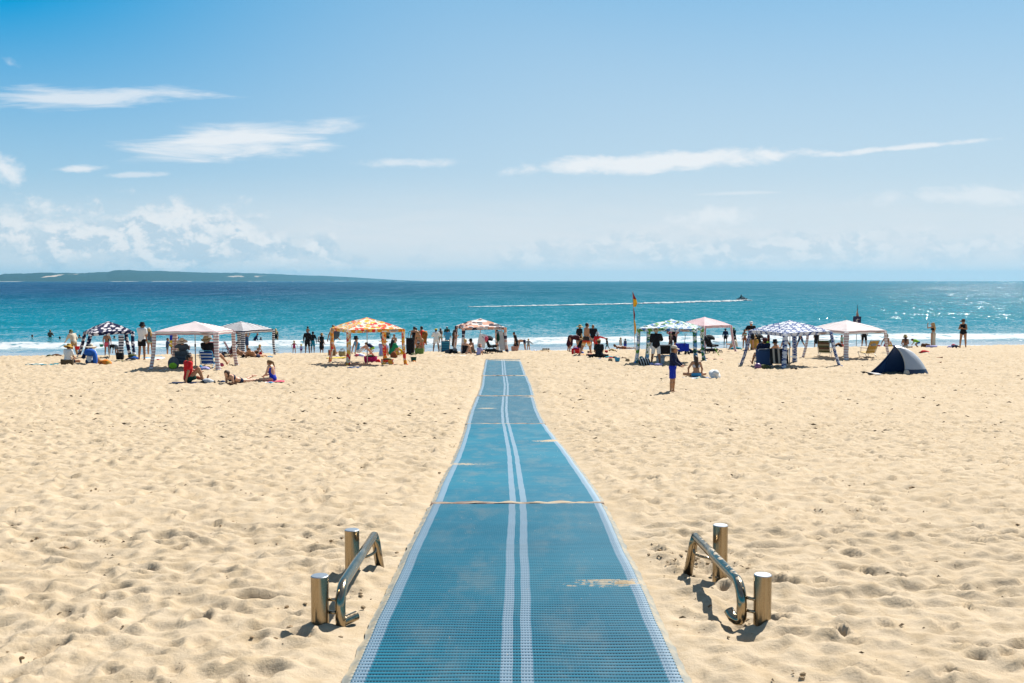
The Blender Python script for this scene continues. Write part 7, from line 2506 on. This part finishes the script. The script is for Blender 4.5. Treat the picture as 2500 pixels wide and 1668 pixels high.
pp('child in rainbow tee and bright blue shorts bending over the sand', 2241, 60, 0.98, 60, 'bend', skin='tan', hair=('black', 'short'), top=('tee', 'lime'), bottom=('boardshorts', 'blue'), lean=62, legs=((62, 8, 96, 4), (58, 8, 96, 4)))
heap('brown backpack heap left of the person in the long pale skirt', 2260, 60.5, (0.28, 0.2, 0.19), 'brown', 4, cat='bag', name='beach_bag', extra=((-0.2, 0, 0.15, (0.14, 0.14, 0.15), 'brown'),))
x_, y_ = pxy(2273, 58.5)
o_ = MB().tube([(-0.30, 0, 0.09), (0.30, 0.03, 0.09)], 0.095, n=16).build('rolled_towel', cloth('lilac'), None, smooth=True)
o_.location = (x_, y_, ground(x_, y_))
tag(o_, 'rolled lilac towel in front of the person in the long pale skirt', 'towel')
pp('person in black crop top and long pale skirt, hands raised to the face', 2276, 67, 1.68, 30, 'camera', skin='tan', sex='f', hair=('blond', 'long'), hat=('cap', 'tanb'), top=('crop', 'black'), bottom=('longskirt', 'cream'))
pp('person in black swimsuit, denim bottoms and brown hat standing at far right', 2349, 57.5, 1.72, 140, 'folded', skin='tan', sex='f', hair=('brown', 'short'), hat=('fedora', 'brown'), top=('singlet', 'black'), bottom=('briefs', 'denim'), fat=1.15)
heap('purple and navy clothes left of the person at far right', 2329, 57.0, (0.30, 0.18, 0.14), 'navy', 5, extra=((-0.25, 0, 0.08, (0.18, 0.14, 0.09), 'lilac'), (-0.05, 0.05, 0.2, (0.12, 0.1, 0.07), 'pink')))
heap('red and cream rolled towels on the sand right of the pop-up shelter', 2255, 50, (0.26, 0.14, 0.14), 'red', 6, cat='towels', name='towel_pile', extra=((0.06, -0.12, 0.06, (0.22, 0.10, 0.07), 'cream'), (-0.22, 0, 0.05, (0.1, 0.08, 0.07), 'maroon')))
for i_, (px_, yy_, ln) in enumerate(((2288, 42.0, 0.35), (2290, 45.0, 0.4))):
    board('thin brown driftwood strip on the sand right of the pop-up shelter' if i_ == 0 else 'longer brown driftwood strip farther behind the pop-up shelter', px_, yy_, ln, 0.06, 'rust', 4, 0, dz=0.02, cat='driftwood', name='driftwood')


# ------------------------------------------------------------------ flags and sign
x_, y_ = pxy(1547, 58)
g_ = ground(x_, y_)
root = thing('lifeguard_flag', 'tall red and yellow lifeguard flag on a thin leaning pole', 'flag', x_, y_, 0)
MB().tube([(0.09, 0, -0.1), (0.0, 0, 1.6), (-0.10, 0, 3.50)], [0.022, 0.019, 0.014], n=8).build('pole', mat('flag_pole', (0.420, 0.294, 0.266), 0.5), root, smooth=True)


def flag_cloth(nm, z0, z1, wd, m, par, x0, x1, ph):
    V, F = [], []
    n, k = 12, 6
    for j in range(n + 1):
        t_ = j / n
        zz = z1 + (z0 - z1) * t_
        xx = x1 + (x0 - x1) * t_
        wdt = wd(t_)
        for i in range(k + 1):
            u_ = i / k
            V.append((xx + wdt * u_, 0.05 * math.sin(u_ * 6 + t_ * 5 + ph) * u_, zz - 0.04 * u_))
    F = [(j * (k + 1) + i, j * (k + 1) + i + 1, (j + 1) * (k + 1) + i + 1, (j + 1) * (k + 1) + i) for j in range(n) for i in range(k)]
    N = len(V)
    V2 = V + [(p_[0], p_[1] + 0.008, p_[2]) for p_ in V]
    return obj(nm, V2, F + [tuple(N + q for q in reversed(f)) for f in F], m, par, smooth=True)


red_, yel_ = mat('flag_red', (0.34, 0.018, 0.015), 0.7, transl=0.25), mat('flag_yellow', (0.78, 0.46, 0.01), 0.7, transl=0.25)
flag_cloth('red_half', 3.06, 3.50, lambda t_: 0.02 + 0.18 * t_, red_, root, -0.075, -0.10, 0.0)
flag_cloth('yellow_half', 2.62, 3.06, lambda t_: 0.20 + 0.10 * math.sin(PI * t_ * 0.9) - 0.12 * t_, yel_, root, -0.05, -0.075, 0.6)
flag_cloth('furled_red', 1.86, 2.56, lambda t_: 0.03 + 0.05 * math.sin(PI * t_), red_, root, -0.01, -0.05, 1.2)
flag_cloth('furled_yellow', 1.02, 1.86, lambda t_: 0.06 + 0.05 * math.sin(PI * t_), yel_, root, 0.03, -0.01, 2.0)

x_, y_ = pxy(2089, 66)
root = thing('surf_sign', 'navy sign with a white surfer emblem and SURFCRAFT lettering, furled pale flag above', 'sign', x_, y_, 0)
MB().tube([(0, 0, -0.1), (0, 0, 2.1), (0.03, 0, 2.86)], 0.018, n=8).build('pole', M_BLACK, root, smooth=True)
MB().box((0, -0.035, 1.80), (0.53, 0.02, 0.58), ry=0.03).build('panel', mat('sign_navy', (0.006, 0.010, 0.060), 0.5), root)
m = MB()
for (ax, az, bx, bz, r1, r2) in ((0.05, 2.44, 0.055, 2.44, 0.036, 0.036), (0.045, 2.40, -0.03, 2.30, 0.022, 0.026), (-0.03, 2.30, -0.07, 2.22, 0.020, 0.016), (-0.07, 2.22, -0.05, 2.15, 0.015, 0.012),
                                 (-0.03, 2.29, 0.03, 2.22, 0.018, 0.015), (0.03, 2.22, 0.04, 2.15, 0.014, 0.012), (0.03, 2.385, 0.16, 2.37, 0.012, 0.009), (0.0, 2.36, -0.10, 2.33, 0.011, 0.008), (-0.17, 2.155, 0.16, 2.125, 0.010, 0.014), (-0.17, 2.155, -0.19, 2.165, 0.010, 0.004)):
    m.tube([(ax, -0.052, az), (bx, -0.052, bz)], [r1, r2], n=8, flat=None)
m.v = [(p_[0], -0.052 + (p_[1] + 0.052) * 0.15, p_[2] - 0.48) for p_ in m.v]
m.build('surfer_emblem', mat('sign_white', (0.560, 0.553, 0.532), 0.6), root)
fc = bpy.data.curves.new('sign_lettering', 'FONT')
fc.body = 'SURFCRAFT'
fc.size = 0.092
fc.align_x = 'CENTER'
fc.extrude = 0.002
tmp = link(bpy.data.objects.new('lettering_curve', fc))
bpy.context.view_layer.update()
me_ = bpy.data.meshes.new_from_object(tmp.evaluated_get(bpy.context.evaluated_depsgraph_get()))
bpy.data.objects.remove(tmp)
me_.materials.clear()
me_.materials.append(MATS['sign_white'])
fo = link(bpy.data.objects.new('lettering', me_), root)
fo.location = (0, -0.048, 1.54)
fo.rotation_euler = (PI / 2, 0, 0)
flag_cloth('furled_flag', 2.10, 2.62, lambda t_: 0.04 + 0.10 * t_, cloth('peach'), root, -0.02, 0.02, 0.4)
flag_cloth('furled_flag', 2.10, 2.50, lambda t_: -0.02 - 0.09 * t_, cloth('white'), root, 0.0, 0.02, 1.4)


# ------------------------------------------------------------------ jet ski, its wake, a far boat
JS = Vector((58.2, 252.0, 0.0))
root = empty('jet_ski', (JS.x, JS.y, 0.05), math.radians(-70))
tag(root, 'dark jet ski crossing the sea with a person riding it', 'jet ski')
V, F = [], []
secs = [(-1.35, 0.40, 0.10, 0.42), (-0.9, 0.48, 0.0, 0.46), (0.0, 0.50, -0.05, 0.46), (0.8, 0.40, 0.0, 0.50), (1.3, 0.20, 0.18, 0.56), (1.55, 0.03, 0.40, 0.58)]
for (yy, hw, zb, zt) in secs:
    for (a, b) in ((-1, 1), (-1, 0.5), (-0.6, 0), (0.6, 0), (1, 0.5), (1, 1)):
        V.append((a * hw, yy, zb + (zt - zb) * b))
F = [(i * 6 + j, i * 6 + j + 1, (i + 1) * 6 + j + 1, (i + 1) * 6 + j) for i in range(5) for j in range(5)] + [(i * 6 + 5, i * 6, (i + 1) * 6, (i + 1) * 6 + 5) for i in range(5)] + [(0, 1, 2, 3, 4, 5), (35, 34, 33, 32, 31, 30)]
obj('hull', V, F, mat('hull_black', (0.016, 0.014, 0.014), 0.3), root)
MB().box((0, -0.45, 0.66), (0.34, 1.05, 0.26), taper=0.8).build('seat', M_BLACK, root)
MB().box((0, 0.48, 0.68), (0.46, 0.75, 0.36), rx=-0.25, taper=0.6).build('front_cowl', mat('cowl', (0.280, 0.266, 0.252), 0.4), root)
MB().tube([(-0.36, 0.14, 0.98), (0, 0.22, 0.96), (0.36, 0.14, 0.98)], 0.03, n=8).tube([(0, 0.22, 0.96), (0, 0.4, 0.75)], 0.04, n=8).build('handlebar', M_BLACK, root)
MB().box((0, -1.3, 0.50), (0.7, 0.5, 0.06)).build('rear_deck', M_BLACK, root)
a_ = math.radians(-70)
person('person riding the jet ski in dark clothing', JS.x + 0.45 * math.sin(a_) , JS.y - 0.45 * math.cos(a_), 1.72, -70, 'ride', skin='brown', hair=('black', 'short'), top=('rash', 'black'), bottom=('pants', 'black'), z=0.30)


def foam_strip(name, pts, wid, seed):
    """broken white water thrown up along a line on the sea"""
    r = random.Random(seed)
    m = MB()
    P_ = [Vector(p) for p in pts]
    for a, b in zip(P_, P_[1:]):
        n = max(2, int((b - a).length / 0.55))
        for i in range(n):
            t_ = (i + r.random()) / n
            c = a.lerp(b, t_)
            f_ = (c.x - P_[0].x) / (P_[-1].x - P_[0].x)
            for _ in range(2 if r.random() < 0.35 + f_ else 1):
                wv = wid(f_)
                m.blob((c.x + r.gauss(0, 0.3), c.y + r.uniform(-wv, wv), 0.05), (r.uniform(0.4, 1.2), r.uniform(0.3, 0.9), r.uniform(0.05, 0.16) * (0.7 + f_)), r.random(), n=7, m=4, jit=0.25)
    o = m.build(name, mat('foam_white', (0.46, 0.48, 0.49), 0.85, noise=0.06, nscale=4), None, smooth=True)
    return tag(o, kind='stuff')


wk = []
for px_, py_ in ((1150, 749.6), (1300, 746.8), (1420, 744.5), (1540, 742.0), (1660, 738.9), (1750, 736.3), (1806, 734.6)):
    Y_ = 2430 * EYE / (py_ - 686) * 0.9965
    wk.append(((px_ - 1250) / 2430 * Y_ * 1.0037, Y_, 0))
foam_strip('wake_foam', wk, lambda f: 0.9 + 3.2 * f if f < 0.95 else 1.2, 3)
sp = MB()
r = random.Random(2)
for i in range(60):
    t_ = r.random()
    sp.blob((JS.x + 0.5 + 3.4 * t_ - 1.5, JS.y - 0.4 - 0.9 * r.random() + 1.0 * t_, 0.08), (r.uniform(0.2, 0.6), 0.25, 0.10 + 0.35 * (1 - t_) * r.random()), i, n=7, m=4, jit=0.3)
tag(sp.build('spray_foam', MATS['foam_white'], None, smooth=True), kind='stuff')

bx_, by_ = (1595.5 - 1250) / 2430 * 3600, 3600.0
root = empty('far_boat', (bx_, by_, 0))
tag(root, 'tiny dark boat far out, just under the horizon', 'boat')
MB().tube([(-2.6, 0, 0.4), (0, 0, 0.25), (2.8, 0, 0.8)], [0.7, 0.9, 0.1], n=8).build('hull', M_BLACK, root, smooth=True)
MB().box((0, 0, 1.6), (1.6, 1.2, 1.4)).build('cabin', cloth('slate'), root)
print('people', N_PEOPLE)
